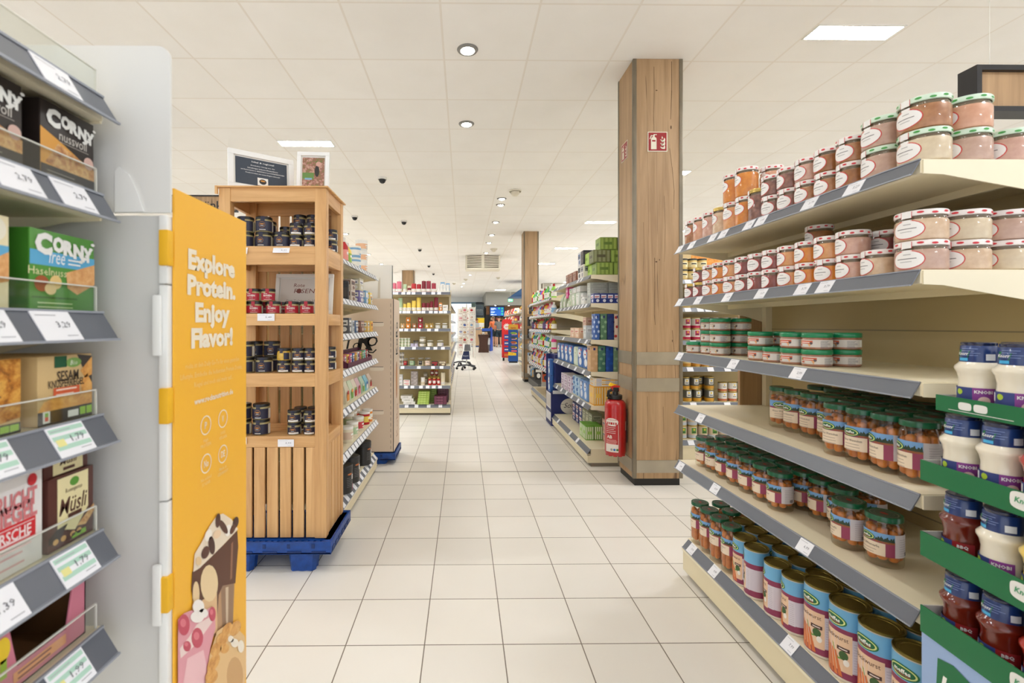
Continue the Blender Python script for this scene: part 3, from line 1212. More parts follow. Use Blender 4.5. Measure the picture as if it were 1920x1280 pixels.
def jar_row(lst, x, z, row, shelf, grp):
    """lst: (y, fill, lid, r, h[, x[, z]]), far end first"""
    for i, q in enumerate(lst):
        y, f, l, r, h = q[:5]
        xx = q[5] if len(q) > 5 and q[5] else x
        zz = q[6] if len(q) > 6 else z
        P(deli_jar, r, h, f, l).put((xx + .0, y, zz + .0005), jar_rz(), '%s jar with %s lid, %s from the wooden pillar, %s, %s' % (NICE[f], LIDN[l], ORD[i], row, shelf), 'jar', grp)


TL, SH, BG = (.041, .112), (.041, .071), (.05, .077)
X1 = GX + .05
bot = [(2.235, 'tan', 'red', *TL), (2.151, 'salmon', 'red', *TL), (2.067, 'rose', 'red', *TL), (1.983, 'pale', 'gold', *TL), (1.899, 'peach', 'red', *TL), (1.815, 'orange', 'red', *TL),
       (1.732, 'brown', 'gold', .04, .118)]
bot += [(1.652 - .0845 * i, f, 'red', *SH) for i, f in enumerate(('brown', 'brown', 'tan', 'tan', 'rust'))]
jar_row(bot, X1, T1, 'lower row', 'top shelf', 'deli jars on the top shelf')
P(deli_jar, *BG, 'grey_rose', 'green').put((X1 + .006, 1.222, T1 + .0005), jar_rz(), 'pinkish jar with green dotted lid, lower row of top shelf, last but one from pillar', 'jar', 'deli jars on the top shelf')
P(deli_jar, *BG, 'cream', 'green').put((X1 + .006, 1.118, T1 + .0005), jar_rz(), 'cream jar with green dotted lid at the front corner of the top shelf, lower one', 'jar', 'deli jars on the top shelf')
up = [(1.90, 'orange', 'red', *TL, None, T1 + .1125), (1.815, 'orange', 'red', *TL, None, T1 + .1125), (1.652, 'brown', 'red', *SH, None, T1 + .0715), (1.568, 'brown', 'red', *SH, None, T1 + .0715),
      (1.483, 'rose', 'red', *SH, None, T1 + .0715), (1.40, 'rust', 'red', *SH, None, T1 + .0715), (1.315, 'tan', 'red', *SH, None, T1 + .0715)]
jar_row(up, X1, T1, 'upper row', 'top shelf', 'deli jars on the top shelf')
P(deli_jar, *BG, 'grey_rose', 'green').put((X1 + .006, 1.222, T1 + .078), jar_rz(), 'pinkish jar with green dotted lid, upper row of top shelf, last but one from pillar', 'jar', 'deli jars on the top shelf')
P(deli_jar, *BG, 'tan', 'green').put((X1 + .006, 1.118, T1 + .078), jar_rz(), 'tan jar with green dotted lid at the front corner of the top shelf, upper one', 'jar', 'deli jars on the top shelf')
for i, (x, f) in enumerate(((1.2075, 'grey_rose'), (1.3085, 'rose'), (1.4085, 'pale'))):
    P(deli_jar, *BG, f, 'green').put((x, 1.122, T1 + .0005), jar_rz(), '%s jar with green dotted lid, %s behind front corner jar of top shelf' % (NICE[f], ORD[i]), 'jar', 'deli jars on the top shelf')
P(deli_jar, *BG, 'salmon', 'green').put((1.2075, 1.122, T1 + .078), jar_rz(), 'salmon pink jar with green dotted lid, upper one behind the front corner of top shelf', 'jar', 'deli jars on the top shelf')
for i, (y, f, dz, hh) in enumerate(((1.80, 'salmon', 0, TL), (1.80, 'salmon', .1125, TL), (1.60, 'tan', 0, SH), (1.60, 'tan', .0715, SH), (1.315, 'rust', 0, SH), (1.315, 'rust', .0715, SH), (1.48, 'tan', 0, SH), (1.48, 'rose', .0715, SH))):
    P(deli_jar, *hh, f, 'red').put((X1 + .088, y, T1 + .0005 + dz), jar_rz(), '%s jar with red dotted lid, back row of top shelf, %s of row' % (NICE[f], ORD[i]), 'jar', 'deli jars on the top shelf')

# second shelf: two layers of low jars
fl = ('wine', 'wine', 'peach', 'orange', 'peach', 'wine', 'wine', 'wine', 'peach', 'orange', 'orange', 'rose', 'pale')
S2 = (.0405, .067)
lo = [(2.232 - .0835 * i, f, 'gold' if i < 2 else 'red', *S2) for i, f in enumerate(fl)]
jar_row(lo[:-1] + [(1.228, 'pale', 'red', *S2)], X1 - .002, T2, 'lower row', 'second shelf', 'deli jars on the second shelf')
fu = ('wine', 'peach', 'orange', 'peach', 'wine', 'wine', 'wine', 'peach', 'orange', 'peach', 'rose')
hi = [(2.149 - .0835 * i, f, 'gold' if i < 1 else 'red', *S2, None, T2 + .0675) for i, f in enumerate(fu)]
jar_row(hi, X1 - .002, T2, 'upper row', 'second shelf', 'deli jars on the second shelf')
B2 = (.05, .071)
for j, row in enumerate(('lower', 'upper')):
    P(deli_jar, *B2, 'pale' if j else 'grey_rose', 'red').put((X1 + .005, 1.124, T2 + .0005 + j * .0715), -PI / 2 + .25, 'wide %s jar with red dotted lid, %s one at the front corner of second shelf' % ('beige' if j else 'pinkish', row), 'jar', 'deli jars on the second shelf')
    for i, f in enumerate((('pale', 'cream', 'grey_rose'), ('cream', 'grey_rose', 'cream'))[j]):
        P(deli_jar, *B2, f, 'red').put((X1 + .1065 + i * .1012, 1.124, T2 + .0005 + j * .0715), jar_rz(), 'wide %s jar, red dotted lid, %s behind corner of second shelf, %s layer' % (NICE[f], ORD[i], row), 'jar', 'deli jars on the second shelf')
for i, (y, f, dz) in enumerate(((1.56, 'rust', 0), (1.56, 'rust', .0675), (1.56, 'rust', .135), (1.23, 'grey_rose', 0), (1.23, 'grey_rose', .0675), (1.31, 'wine', 0), (1.31, 'wine', .0675), (1.40, 'rust', 0), (1.48, 'wine', 0))):
    P(deli_jar, *S2, f, 'red').put((X1 + .09, y, T2 + .0005 + dz), jar_rz(), '%s jar with red dotted lid, back row of second shelf, %s of row' % (NICE[f], ORD[i]), 'jar', 'deli jars on the second shelf')

# third shelf: spread jars with green lids
SPR, SPH = .042, .053


def spread(x, y, lvl, var, label):
    P(spread_jar, SPR, SPH, var).put((x, y, T3 + .0005 + lvl * (SPH + .0005)), jar_rz() + .2, label, 'jar', 'spread jars on the third shelf')


LV = ('bottom', 'middle', 'top')
for l in range(3):
    for i, (x, y) in enumerate(((1.125, 2.05), (1.215, 2.05), (1.13, 2.14), (1.22, 2.14))):
        spread(x, y, l, 'plain', 'green lidded jar of pale spread, %s layer of stack by pillar, %s' % (LV[l], ('front', 'second', 'behind the front one', 'rearmost')[i]))
spread(1.105, 2.228, 0, 'plain', 'green lidded jar of pale spread, the single one nearest the wooden pillar')
for l in range(2):
    for i, (x, y) in enumerate(((1.115, 1.755), (1.115, 1.667), (1.12, 1.58), (1.13, 1.492), (1.222, 1.492), (1.21, 1.77))):
        if l and i == 1:
            continue
        spread(x, y, l, 'red', 'green lidded jar with orange red label in the middle stack, %s layer, %s' % (LV[2 if l else 0], ('first from pillar', 'second from pillar', 'third from pillar', 'corner front', 'behind corner', 'rearmost')[i]))

# fourth shelf: large frankfurter jars
J4 = (.041, .153)
rowsA = [(1.133, 1.405 - .083 * i) for i in range(4)]
rowsB = [(1.218, 1.79 - .0835 * i) for i in range(8)]
rowsC = [(1.303, 1.62 - .084 * i) for i in range(6)]
rowsD = [(1.388, 1.82 - .0845 * i) for i in range(8)]
for rn, rw in (('front', rowsA), ('second', rowsB), ('third', rowsC), ('back', rowsD)):
    for i, (x, y) in enumerate(rw):
        rz = -PI / 2 + (RND.random() - .5) * .6 + (.9 if rn == 'second' and i == 0 else 0) - (.35 if rn == 'front' and i == 3 else 0)
        P(sausage_jar, *J4, 'Wiener Würstchen').put((x, y, T4 + .0005), rz, 'large jar of frankfurters, %s row of the fourth shelf, %s from the pillar' % (rn, ORD[i]), 'jar', 'frankfurter jars on the fourth shelf')

# fifth shelf
J5 = (.0415, .135)
f5 = [(1.128, 2.185), (1.13, 2.10), (1.13, 2.014), (1.13, 1.928), (1.13, 1.842), (1.132, 1.755), (1.13, 1.667)]
b5 = [(1.222, 2.19 - .086 * i) for i in range(9)]
c5 = [(1.314, 2.2 - .087 * i) for i in range(9)]
n5 = [(1.145, 1.385), (1.16, 1.285)]
for rn, rw in (('front row', f5), ('second row', b5), ('back row', c5), ('pair by the green display', n5)):
    for i, (x, y) in enumerate(rw):
        P(sausage_jar, *(J5 if rn[0] != 'p' else (.0435, .138)), 'Knacker' if rn[0] != 'p' else 'Mini Wienerle').put((x, y, T5 + .0005), -PI / 2 + (RND.random() - .5) * .7, 'stout jar of sausages on fifth shelf, %s, %s from pillar' % (rn, ORD[i]), 'jar', 'sausage jars on the fifth shelf')

# bottom: tall jars, then cans
for i, (x, y) in enumerate(((1.13, 2.235), (1.13, 2.15), (1.13, 2.063), (1.133, 1.975), (1.222, 2.22), (1.222, 2.133))):
    P(sausage_jar, .0405, .195, 'Bockwurst', True).put((x, y, T0 + .0005), -PI / 2 + (RND.random() - .5) * .5, 'tall slim jar of sausages on the bottom deck, %s row, %s from the pillar' % (('front', 'second')[i > 3], ORD[i if i < 4 else i - 4]), 'jar', 'tall sausage jars on the bottom deck')
cs = [(1.135, 1.885, 0), (1.128, 1.798, .8), (1.13, 1.68, .6), (1.135, 1.592, .4)]
for i, (x, y, a) in enumerate(cs):
    P(sausage_can, .0425, .187).put((x, y, T0 + .0005), -PI / 2 + .0 - a + 1.55, 'slim blue topped can of frankfurters on the bottom deck, front row, %s from the jars' % ORD[i], 'can', 'slim frankfurter cans')
for rn, x in (('second', 1.222), ('third', 1.309), ('back', 1.396)):
    for i in range(6):
        P(sausage_can, .0425, .187).put((x, 2.04 - .0885 * i, T0 + .0005), -PI / 2 + RND.random(), 'slim blue topped can of frankfurters on the bottom deck, %s row, %s from pillar' % (rn, ORD[i]), 'can', 'slim frankfurter cans')
for rn, x, y0, n in (('front', 1.148, 1.488, 4), ('second', 1.254, 1.485, 4), ('back', 1.36, 1.48, 4)):
    for i in range(n):
        P(sausage_can, .051, .217).put((x, y0 - .1045 * i, T0 + .0005), -PI / 2 + 1.75 + (RND.random() - .5) * .2, 'big gold lidded can of frankfurters on bottom deck, %s row, %s from slim cans' % (rn, ORD[i]), 'can', 'big frankfurter cans')

# ================================================================== squeeze bottle display beside the sausage shelves
def squeeze_bottle(sauce):
    t = empty('sauce_bottle')
    cols = {'mayo': (236, 228, 208), 'ketchup': (172, 34, 20), 'barbecue': (104, 30, 16), 'mustard': (236, 204, 96)}
    m = mat('sauce_' + sauce, cols[sauce], .18, coat=.7)
    b = MB()
    b.lathe([(0, 0), (.028, 0), (.032, .004), (.0325, .04), (.0305, .056), (.030, .066), (.033, .08), (.037, .088), (.0365, .093), (.0305, .1), (.0285, .103)], m, 32, cap=False)
    b.build('body', t)
    b = MB()
    bl = K((26, 54, 112), .3, coat=.4)
    b.lathe([(.0287, .102), (.029, .104), (.0275, .135), (.0262, .137)], bl, 32, cap=False)
    S = Cyl(.0283)
    b.rect(S, .018, .034, (.107), .120, K((226, 230, 236)), .0008)
    b.lines(S, -.02, .012, .131, 4, .0045, .0012, K((120, 140, 190)), .0008)
    g = K((20, 112, 66))
    b.poly(S, [(-.03, .114), (-.008, .112), (-.004, .126), (-.026, .128)], g, .001)
    b.text(S, 'Knorr', -.017, .120, .006, K((240, 240, 236)), .0016, bold=.02, shear=.2, res=1)
    b.rect(S, -.026, -.008, .105, .111, K((70, 170, 220)), .001)
    b.build('neck_label', t)
    b = MB()
    b.lathe([(.0262, .137), (.027, .138), (.0272, .1425), (.0255, .144), (0, .144)], K((24, 34, 66), .2, coat=.6), 32, cap=False)
    b.build('cap', t)
    b = MB()
    S = Cyl(.0326)
    lab = {'mayo': (140, 62, 146), 'ketchup': (206, 44, 34), 'barbecue': (150, 30, 34), 'mustard': (40, 70, 140)}[sauce]
    b.rect(S, -.06, .0, .006, .05, K((52, 66, 128)), .0004)
    b.rect(S, 0, .034, .006, .05, K(lab), .0004)
    b.rect(S, -.052, -.034, .03, .047, K((232, 234, 238)), .0007)
    b.lines(S, -.052, -.008, .025, 4, .005, .0014, K((120, 132, 180)), .0007)
    b.text(S, {'mayo': 'KNOBI', 'ketchup': 'TOMATE', 'barbecue': 'BBQ', 'mustard': 'SENF'}[sauce], .016, .042, .0065, K((240, 236, 236)), .0009, bold=.03, res=1)
    b.oval(S, .017, .024, .009, .009, K((230, 200, 190)), .0008, 8)
    b.oval(S, -.022, .04, .006, .006, K((176, 206, 60)), .0008, 8)
    b.build('front_label', t)
    return t


BQ = math.radians(-90 - 5)
BF = Frame(1.012, 1.028, BQ)
t = thing('sauce_display', 'green cardboard floor display with stepped trays of squeeze sauces beside the sausage shelves', 'display', (BF.x, BF.y, 0), BQ)
green, lbl, card = K((18, 108, 62), .5), K((150, 176, 216), .5), K((206, 204, 196), .7)
BW, BD = .56, .36
for i, (zb, zt, w0) in enumerate(((1.038, 1.066, .032), (.884, .922, 0), (.718, .765, 0), (.55, .602, 0))):
    b = MB()
    b.box(.001, BW, w0, BD, zb - .004, zb, card)
    b.box(0, BW, w0 - .003, w0, zb - .006, zt, green)
    b.box(0, .003, w0, BD, zb - .006, zt, card)
    S = Flat((0, w0 - .003, 0), (1, 0, 0), (0, 0, 1))
    o = b.build('tray', t)
    b = MB()
    wh = K((232, 232, 228), .5)
    if i == 0:
        for u in (.066, .098):
            b.oval(S, u, zb + .012, .014, .008, wh, .0006, 12, p=4)
        b.rect(S, .03, .16, zb + .0, zb + .0012, wh, .0006)
    else:
        u = .215
        b.oval(S, u, (zb + zt) / 2 + .002, .03, .016, wh, .0006, 14, p=4)
        b.oval(S, u + .05, (zb + zt) / 2 - .006, .045, .014, wh, .0006, 14, p=4)
        b.text(S, 'Knorr', u - .004, (zb + zt) / 2 + .003, .01, K((60, 150, 100)), .0012, bold=.02, shear=.2, res=1)
    b.build('logo_patch', o)
b = MB()
b.box(0, BW, BD, BD + .004, 0, 1.2, card)
b.box(0, .004, .004, BD, 0, .546, card)
b.box(0, BW, 0, .004, 0, .545, lbl)
b.build('carcass', t)
b = MB()
S = Flat((0, -.0005, 0), (1, 0, 0), (0, 0, 1))
b.oval(S, .3, .25, .26, .34, K((76, 110, 184), .5), .0006, 20)
b.oval(S, .34, .2, .24, .33, K((44, 66, 130), .5), .0008, 20)
b.poly(S, [(.035, .415), (.04, .512), (.075, .520), (.16, .497), (.205, .508), (.2, .405), (.12, .392), (.08, .41)], green, .001)
b.text(S, 'Knorr', .118, .458, .052, K((240, 240, 234)), .0014, bold=.022, shear=.25, w=.15)
b.rect(S, .135, .19, .492, .4945, K((200, 200, 70)), .0014)
b.build('front_print', t)
rows = ((('mayo', 'mayo', 'mayo', 'ketchup', 'mayo', 'mayo'), 1.038, .075), (('mayo', 'mayo', 'ketchup', 'mayo', 'mayo', 'ketchup'), .884, .045),
        (('barbecue', 'mayo', 'mustard', 'mustard', 'mayo', 'mustard'), .718, .045), (('barbecue', 'barbecue', 'ketchup', 'ketchup', 'barbecue', 'ketchup'), .55, .045))
SN = {'mayo': 'white', 'ketchup': 'red', 'barbecue': 'dark red brown', 'mustard': 'yellow'}
for i, (ss, z, w) in enumerate(rows):
    for r in range(2):
        for k, sname in enumerate(ss[:(6, 4)[r]]):
            x, y, z2 = BF(.045 + k * .079, w + r * .08, z + .0005)
            P(squeeze_bottle, sname).put((x, y, z2), BQ + (RND.random() - .5) * .7 + .3, '%s sauce bottle in the %s green tray, %s row, %s from sausage shelves' % (SN[sname], ('top', 'second', 'third', 'lowest')[i], ('front', 'back')[r], ORD[k]), 'bottle', 'squeeze bottles in the green display')


# ================================================================== cereal bar shelves at the camera's side
LX, LY0, LY1 = -.487, .08, .64
LF = Frame(LX, LY0, PI / 2)
LT = (1.525, 1.393, 1.235, 1.098, .943, .812)
lu = lambda y: y - LY0
shelf_unit('cereal_bar_shelf', 'cream shelf unit with grey price rails holding boxes of cereal bars', LF, LY1 - LY0, .38, LT, .3, 1.6,
           {0: [(lu(.555), '2,79')], 1: [(lu(.505), '2,79'), (lu(.58), '2,79')], 2: [(lu(.475), '3,29'), (lu(.555), '3,29')],
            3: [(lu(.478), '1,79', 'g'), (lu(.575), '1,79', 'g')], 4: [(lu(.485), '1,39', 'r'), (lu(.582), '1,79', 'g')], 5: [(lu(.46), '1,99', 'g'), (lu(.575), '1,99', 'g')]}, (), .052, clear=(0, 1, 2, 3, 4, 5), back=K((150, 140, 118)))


def snack_box(name, w, h, d, base, draw, side=None, top=None):
    t = empty(name)
    b = MB()
    b.box(-w / 2, w / 2, -d / 2, d / 2, 0, h, base, .0012)
    if side:
        b.box(-w / 2 - .0004, -w / 2, -d / 2 + .001, d / 2 - .001, .001, h - .001, side)
    b.build('carton', t)
    b = MB()
    S = Flat((0, -d / 2, 0), (1, 0, 0), (0, 0, 1))
    draw(b, S, w, h)
    b.build('front_print', t)
    return t


NUTS = photo_print('nut_print', [(120, 66, 36), (196, 136, 80), (226, 184, 124), (170, 84, 60)], 70)
BAR = photo_print('bar_print', [(206, 142, 84), (224, 168, 108), (238, 196, 140)], 90)
CRISP = photo_print('crisp_print', [(186, 120, 52), (222, 162, 84), (238, 196, 120)], 60)
FIG = photo_print('fig_print', [(70, 34, 20), (190, 120, 40), (228, 172, 80), (120, 60, 26)], 60)


def corny_logo(b, S, cu, cv, k, col=(238, 238, 234)):
    c = K(col, .45)
    b.text(S, 'C', cu - .044 * k, cv + .001 * k, .036 * k, c, .0012, bold=.07, ref='C', w=.032 * k)
    for i, ch in enumerate('ORNY'):
        b.text(S, ch, cu + (-.016 + i * .0205) * k, cv + (.003 - .003 * i) * k, .027 * k, c, .0012 + .0001 * i, bold=.07, ref='O', w=.0225 * k)
    for i in range(7):
        b.oval(S, cu + (.03 + i * .0045) * k, cv + (-.02 + .0022 * i + .0006 * i * i) * k, .0045 * k, .0028 * k, c, .0013, 8)


def corny_dark(b, S, w, h):
    b.poly(S, [(-w / 2, .0), (w / 2, .0), (w / 2, h * .3), (-w * .1, h * .52), (-w / 2, h * .64)], K((222, 160, 70)), .0003)
    b.poly(S, [(-w * .42, h * .2), (w * .1, .012), (w / 2, .012), (w / 2, h * .34), (-w * .2, h * .5)], NUTS, .0005)
    b.rect(S, -w / 2, w / 2, 0, .016, K((44, 34, 30)), .0007)
    corny_logo(b, S, .004, h * .8, w / .13)
    b.text(S, 'nussvoll', .006, h * .60, .0075, K((214, 208, 200)), .001, ref='x', w=w * .52)
    b.rect(S, -.014, .03, h * .53, h * .538, K((180, 172, 164)), .001)
    b.oval(S, w * .38, h * .4, .008, .008, K((214, 178, 166)), .001, 10)
    b.lines(S, -w * .4, w * .3, .01, 2, .004, .0012, K((140, 130, 124)), .001)


def corny_green(b, S, w, h):
    b.rect(S, -w / 2, w / 2, h * .56, h * .74, K((92, 172, 214)), .0004)
    b.poly(S, [(w * .02, h * .5), (w * .5, h * .66), (w * .5, h * .38), (w * .2, h * .22), (w * .04, h * .3)], BAR, .0007)
    corny_logo(b, S, .002, h * .82, w / .13)
    b.text(S, 'free', -w * .12, h * .655, .011, K((240, 244, 246)), .001, shear=.2, ref='x', w=w * .24)
    b.lines(S, w * .05, w * .28, h * .68, 2, .005, .002, K((240, 244, 246)), .001)
    b.text(S, 'Haselnuss', -w * .25, h * .47, .006, K((226, 222, 170)), .001, ref='x', res=1)
    b.oval(S, -w * .34, h * .33, .010, .0095, K((166, 84, 40)), .001, 10)
    b.oval(S, -w * .14, h * .36, .0085, .0085, K((232, 200, 130)), .001, 10)
    b.oval(S, -w * .22, h * .27, .008, .007, K((238, 212, 160)), .0012, 10)
    b.rect(S, -w * .48, w * .2, h * .15, h * .17, K((60, 110, 40)), .0006)
    b.lines(S, -w * .4, w * .3, h * .1, 2, .005, .0015, K((190, 214, 160)), .0008)


def corny_cream(b, S, w, h):
    b.rect(S, -w / 2, w / 2, 0, h, K((236, 224, 184)), .0003)
    b.rect(S, -w / 2, w / 2, h * .5, h * .68, K((100, 176, 216)), .0005)
    b.poly(S, [(-w * .1, h * .3), (w * .5, h * .62), (w * .5, h * .3), (w * .1, h * .2)], BAR, .0008)
    b.oval(S, w * .25, h * .85, w * .22, h * .16, K((240, 234, 214)), .0008)
    corny_logo(b, S, -.02, h * .82, w / .13)


def sesame(b, S, w, h):
    b.poly(S, [(w * .2, h), (w / 2, h * .96), (w / 2, h * .5), (w * .3, h * .8)], K((60, 52, 46)), .0003)
    b.poly(S, [(w * .5, h * .95), (w * .26, h * .74), (w * .36, h * .62), (w * .5, h * .66)], CRISP, .0005)
    b.poly(S, [(w * .26, h * .58), (w * .4, h * .68), (w * .5, h * .52), (w * .5, h * .3), (w * .3, h * .36)], CRISP, .0005)
    b.poly(S, [(-w * .5, h * .2), (w * .5, h * .2), (w * .5, h * .32), (w * .1, h * .46), (-w * .4, h * .34)], CRISP, .0004)
    b.rect(S, -w / 2, w / 2, 0, h * .2, K((50, 42, 38)), .0004)
    b.rect(S, -w * .22, w * .0, h * .82, h * .99, K((20, 84, 50)), .0006)
    b.oval(S, w * .13, h * .88, .012, .006, K((120, 160, 80)), .0006)
    b.text(S, 'Bio', w * .13, h * .88, .006, K((230, 236, 214)), .001, res=1, shear=.2)
    b.text(S, 'SESAM', w * .02, h * .69, .0125, K((64, 50, 38)), .001, bold=.015, w=w * .4)
    b.text(S, 'KNUSPERRIEGEL', -w * .0, h * .58, .009, K((64, 50, 38)), .001, bold=.01, w=w * .66)
    b.rect(S, -w * .24, w * .24, h * .41, h * .52, K((214, 96, 54)), .0008)
    b.lines(S, -w * .2, w * .2, h * .5, 2, .006, .002, K((240, 210, 190)), .0011, .2)
    b.rect(S, -w * .42, -w * .3, h * .03, h * .2, K((230, 230, 224)), .0007)
    b.rect(S, -w * .39, -w * .33, h * .06, h * .12, K((206, 70, 40)), .0009)
    b.rect(S, -w * .39, -w * .33, h * .12, h * .18, K((120, 170, 60)), .0009)
    b.rect(S, w * .02, w * .22, h * .05, h * .15, K((236, 236, 232)), .0007)
    for u in (.25, .38):
        b.rect(S, w * u, w * (u + .11), h * .05, h * .17, K((150, 196, 60)), .0007)


def fig(b, S, w, h):
    b.poly(S, [(w * .05, h), (w / 2, h), (w / 2, h * .2), (-w * .1, h * .12), (w * .1, h * .5)], FIG, .0004)
    b.rect(S, -w / 2, w / 2, 0, h * .14, K((50, 42, 38)), .0004)
    b.text(S, 'FEIGENMIX', -w * .1, h * .69, .0115, K((64, 50, 38)), .001, bold=.015, w=w * .55)
    b.text(S, 'FRUCHTRIEGEL', -w * .1, h * .56, .009, K((64, 50, 38)), .001, bold=.01, w=w * .62)
    b.rect(S, -w * .3, w * .1, h * .36, h * .46, K((40, 110, 50)), .0008)
    for u in (.2, .34):
        b.rect(S, w * u, w * (u + .13), h * .03, h * .12, K((150, 196, 60)), .0007)


def frucht(b, S, w, h):
    b.poly(S, [(-w * .5, h * .92), (-w * .5, h * .63), (-w * .4, h * .66), (-w * .3, h * .74), (-w * .26, h * .86), (-w * .27, h * .92)], K((200, 24, 38)), .0004)
    b.text(S, 'G&G', -w * .40, h * .79, .009, K((240, 236, 230)), .001, bold=.02, rot=-.9)
    rose = K((206, 120, 124), .5)
    b.text(S, 'FRUCHT', w * .14, h * .73, .021, rose, .001, bold=.035, w=w * .56)
    b.text(S, 'RIEGEL', w * .14, h * .61, .021, rose, .001, bold=.035, w=w * .56)
    b.rect(S, -w * .24, w * .42, h * .27, h * .52, K((236, 226, 222)), .0006)
    b.rect(S, -w * .22, w * .4, h * .28, h * .51, K((206, 30, 40)), .0009)
    b.rect(S, -w * .2, w * .38, h * .475, h * .483, K((240, 220, 220)), .0012)
    b.text(S, 'KIRSCHE', w * .09, h * .40, .012, K((240, 222, 222)), .0013, bold=.02, w=w * .5)
    b.lines(S, -w * .18, w * .36, h * .345, 2, .009, .0025, K((240, 210, 210)), .0012, .1)
    b.oval(S, w * .36, h * .9, .006, .007, K((196, 30, 40)), .0008, 8)
    for u, v, rr in ((-.42, .2, .017), (-.3, .17, .016), (-.44, .1, .012)):
        b.oval(S, w * u, h * v, rr, rr * 1.05, K((190, 26, 30), .25), .001, 12)
    b.poly(S, [(-w * .5, h * .34), (-w * .36, h * .5), (-w * .32, h * .47), (-w * .5, h * .26)], K((110, 44, 50)), .0008)
    b.poly(S, [(-w * .5, h * .46), (-w * .42, h * .56), (-w * .4, h * .53), (-w * .5, h * .4)], K((120, 56, 60)), .0008)
    b.lines(S, -w * .1, w * .4, h * .2, 5, .011, .002, K((220, 170, 170)), .0008, .5)
    b.rect(S, -w * .45, -w * .2, h * .015, h * .05, K((236, 150, 60)), .0009)


def muesli(b, S, w, h):
    cr = K((232, 220, 170), .5)
    b.poly(S, [(-w * .32, h * .97), (w * .36, h * .97), (w * .36, h * .42), (w * .06, h * .16), (-w * .32, h * .28)], cr, .0006)
    b.poly(S, [(-w * .5, .01), (-w * .5, h * .2), (-w * .34, h * .28), (-w * .1, h * .3), (-w * .3, .01)], K((40, 22, 18)), .0008)
    b.poly(S, [(w * .1, h * .2), (w * .5, h * .42), (w * .5, h * .3), (w * .3, h * .16)], NUTS, .0007)
    b.oval(S, w * .04, h * .87, .007, .0055, K((90, 150, 50)), .001, 10)
    b.text(S, 'Rosengarten', w * .03, h * .77, .0055, K((90, 70, 52)), .001, w=w * .36, res=1)
    b.text(S, 'Müsli', w * .02, h * .56, .02, K((84, 46, 34)), .001, bold=.01, shear=.25, w=w * .62)
    b.rect(S, -w * .1, w * .2, h * .37, h * .43, K((84, 46, 34)), .001)
    b.rect(S, -w * .02, w * .3, h * .05, h * .12, K((140, 190, 60)), .001)
    for u in (-.36, -.2, .0, .14):
        b.oval(S, w * u, h * .12, .004, .0035, K((206, 160, 96)), .001, 8)


def muesli_low(b, S, w, h):
    b.rect(S, -w * .32, w * .36, h * .04, h * .94, K((232, 220, 170), .5), .0006)
    b.oval(S, w * .04, h * .8, .004, .003, K((90, 150, 50)), .001, 8)
    b.text(S, 'Müsli', w * .02, h * .5, .007, K((84, 46, 34)), .001, bold=.01, shear=.25, w=w * .4, res=1)
    b.rect(S, -w * .1, w * .16, h * .14, h * .26, K((84, 46, 34)), .001)


def lbox(fn, y0, y1, z, w0, label, depth=.11):
    o = fn
    x, y, _ = LF(lu((y0 + y1) / 2), w0 + depth / 2)
    o.location = (x, y, z + .0006)
    o.rotation_euler = (0, 0, PI / 2)
    return tag(o, label, 'box', 'cereal bar boxes')


dk, gn, kr, br = K((46, 38, 34), .4), K((84, 148, 58), .4), K((208, 178, 126), .5), K((86, 46, 38), .4)
LBX = [(snack_box('snack_box', .08, .092, .11, dk, corny_dark, K((40, 30, 26))), .558, .635, 1, 'dark brown box of nut bars standing alone near the cardboard display'),
       (snack_box('snack_box', .08, .092, .11, dk, corny_dark), .454, .534, 1, 'dark brown box of nut bars cut by the picture edge'),
       (snack_box('snack_box', .094, .095, .11, gn, corny_green, K((66, 128, 40))), .543, .637, 2, 'green box of sugar free bars with a light blue band'),
       (snack_box('snack_box', .094, .1, .11, gn, corny_cream), .424, .518, 2, 'cream fronted box of bars beside the green box'),
       (snack_box('snack_box', .08, .082, .11, kr, sesame), .553, .633, 3, 'brown paper box of sesame crisp bars with dark foot band'),
       (snack_box('snack_box', .08, .082, .11, kr, fig), .452, .532, 3, 'brown paper box of fruit bars beside the sesame bars')]
for o, y0, y1, i, lab in LBX:
    lbox(o, y0, y1, LT[i], .009, lab)
lbox(snack_box('snack_box', .097, .108, .11, K((232, 228, 226), .45), frucht), .462, .56, LT[4], .009, 'tall white and red box of cherry fruit bars')
lbox(snack_box('snack_box', .069, .088, .1, br, muesli), .567, .636, LT[4], .009, 'dark brown muesli bar box with cream label, lower of two', .1)
lbox(snack_box('snack_box', .066, .03, .1, br, muesli_low), .567, .633, LT[4] + .0885, .014, 'dark brown muesli bar box with cream label, upper of two', .1)


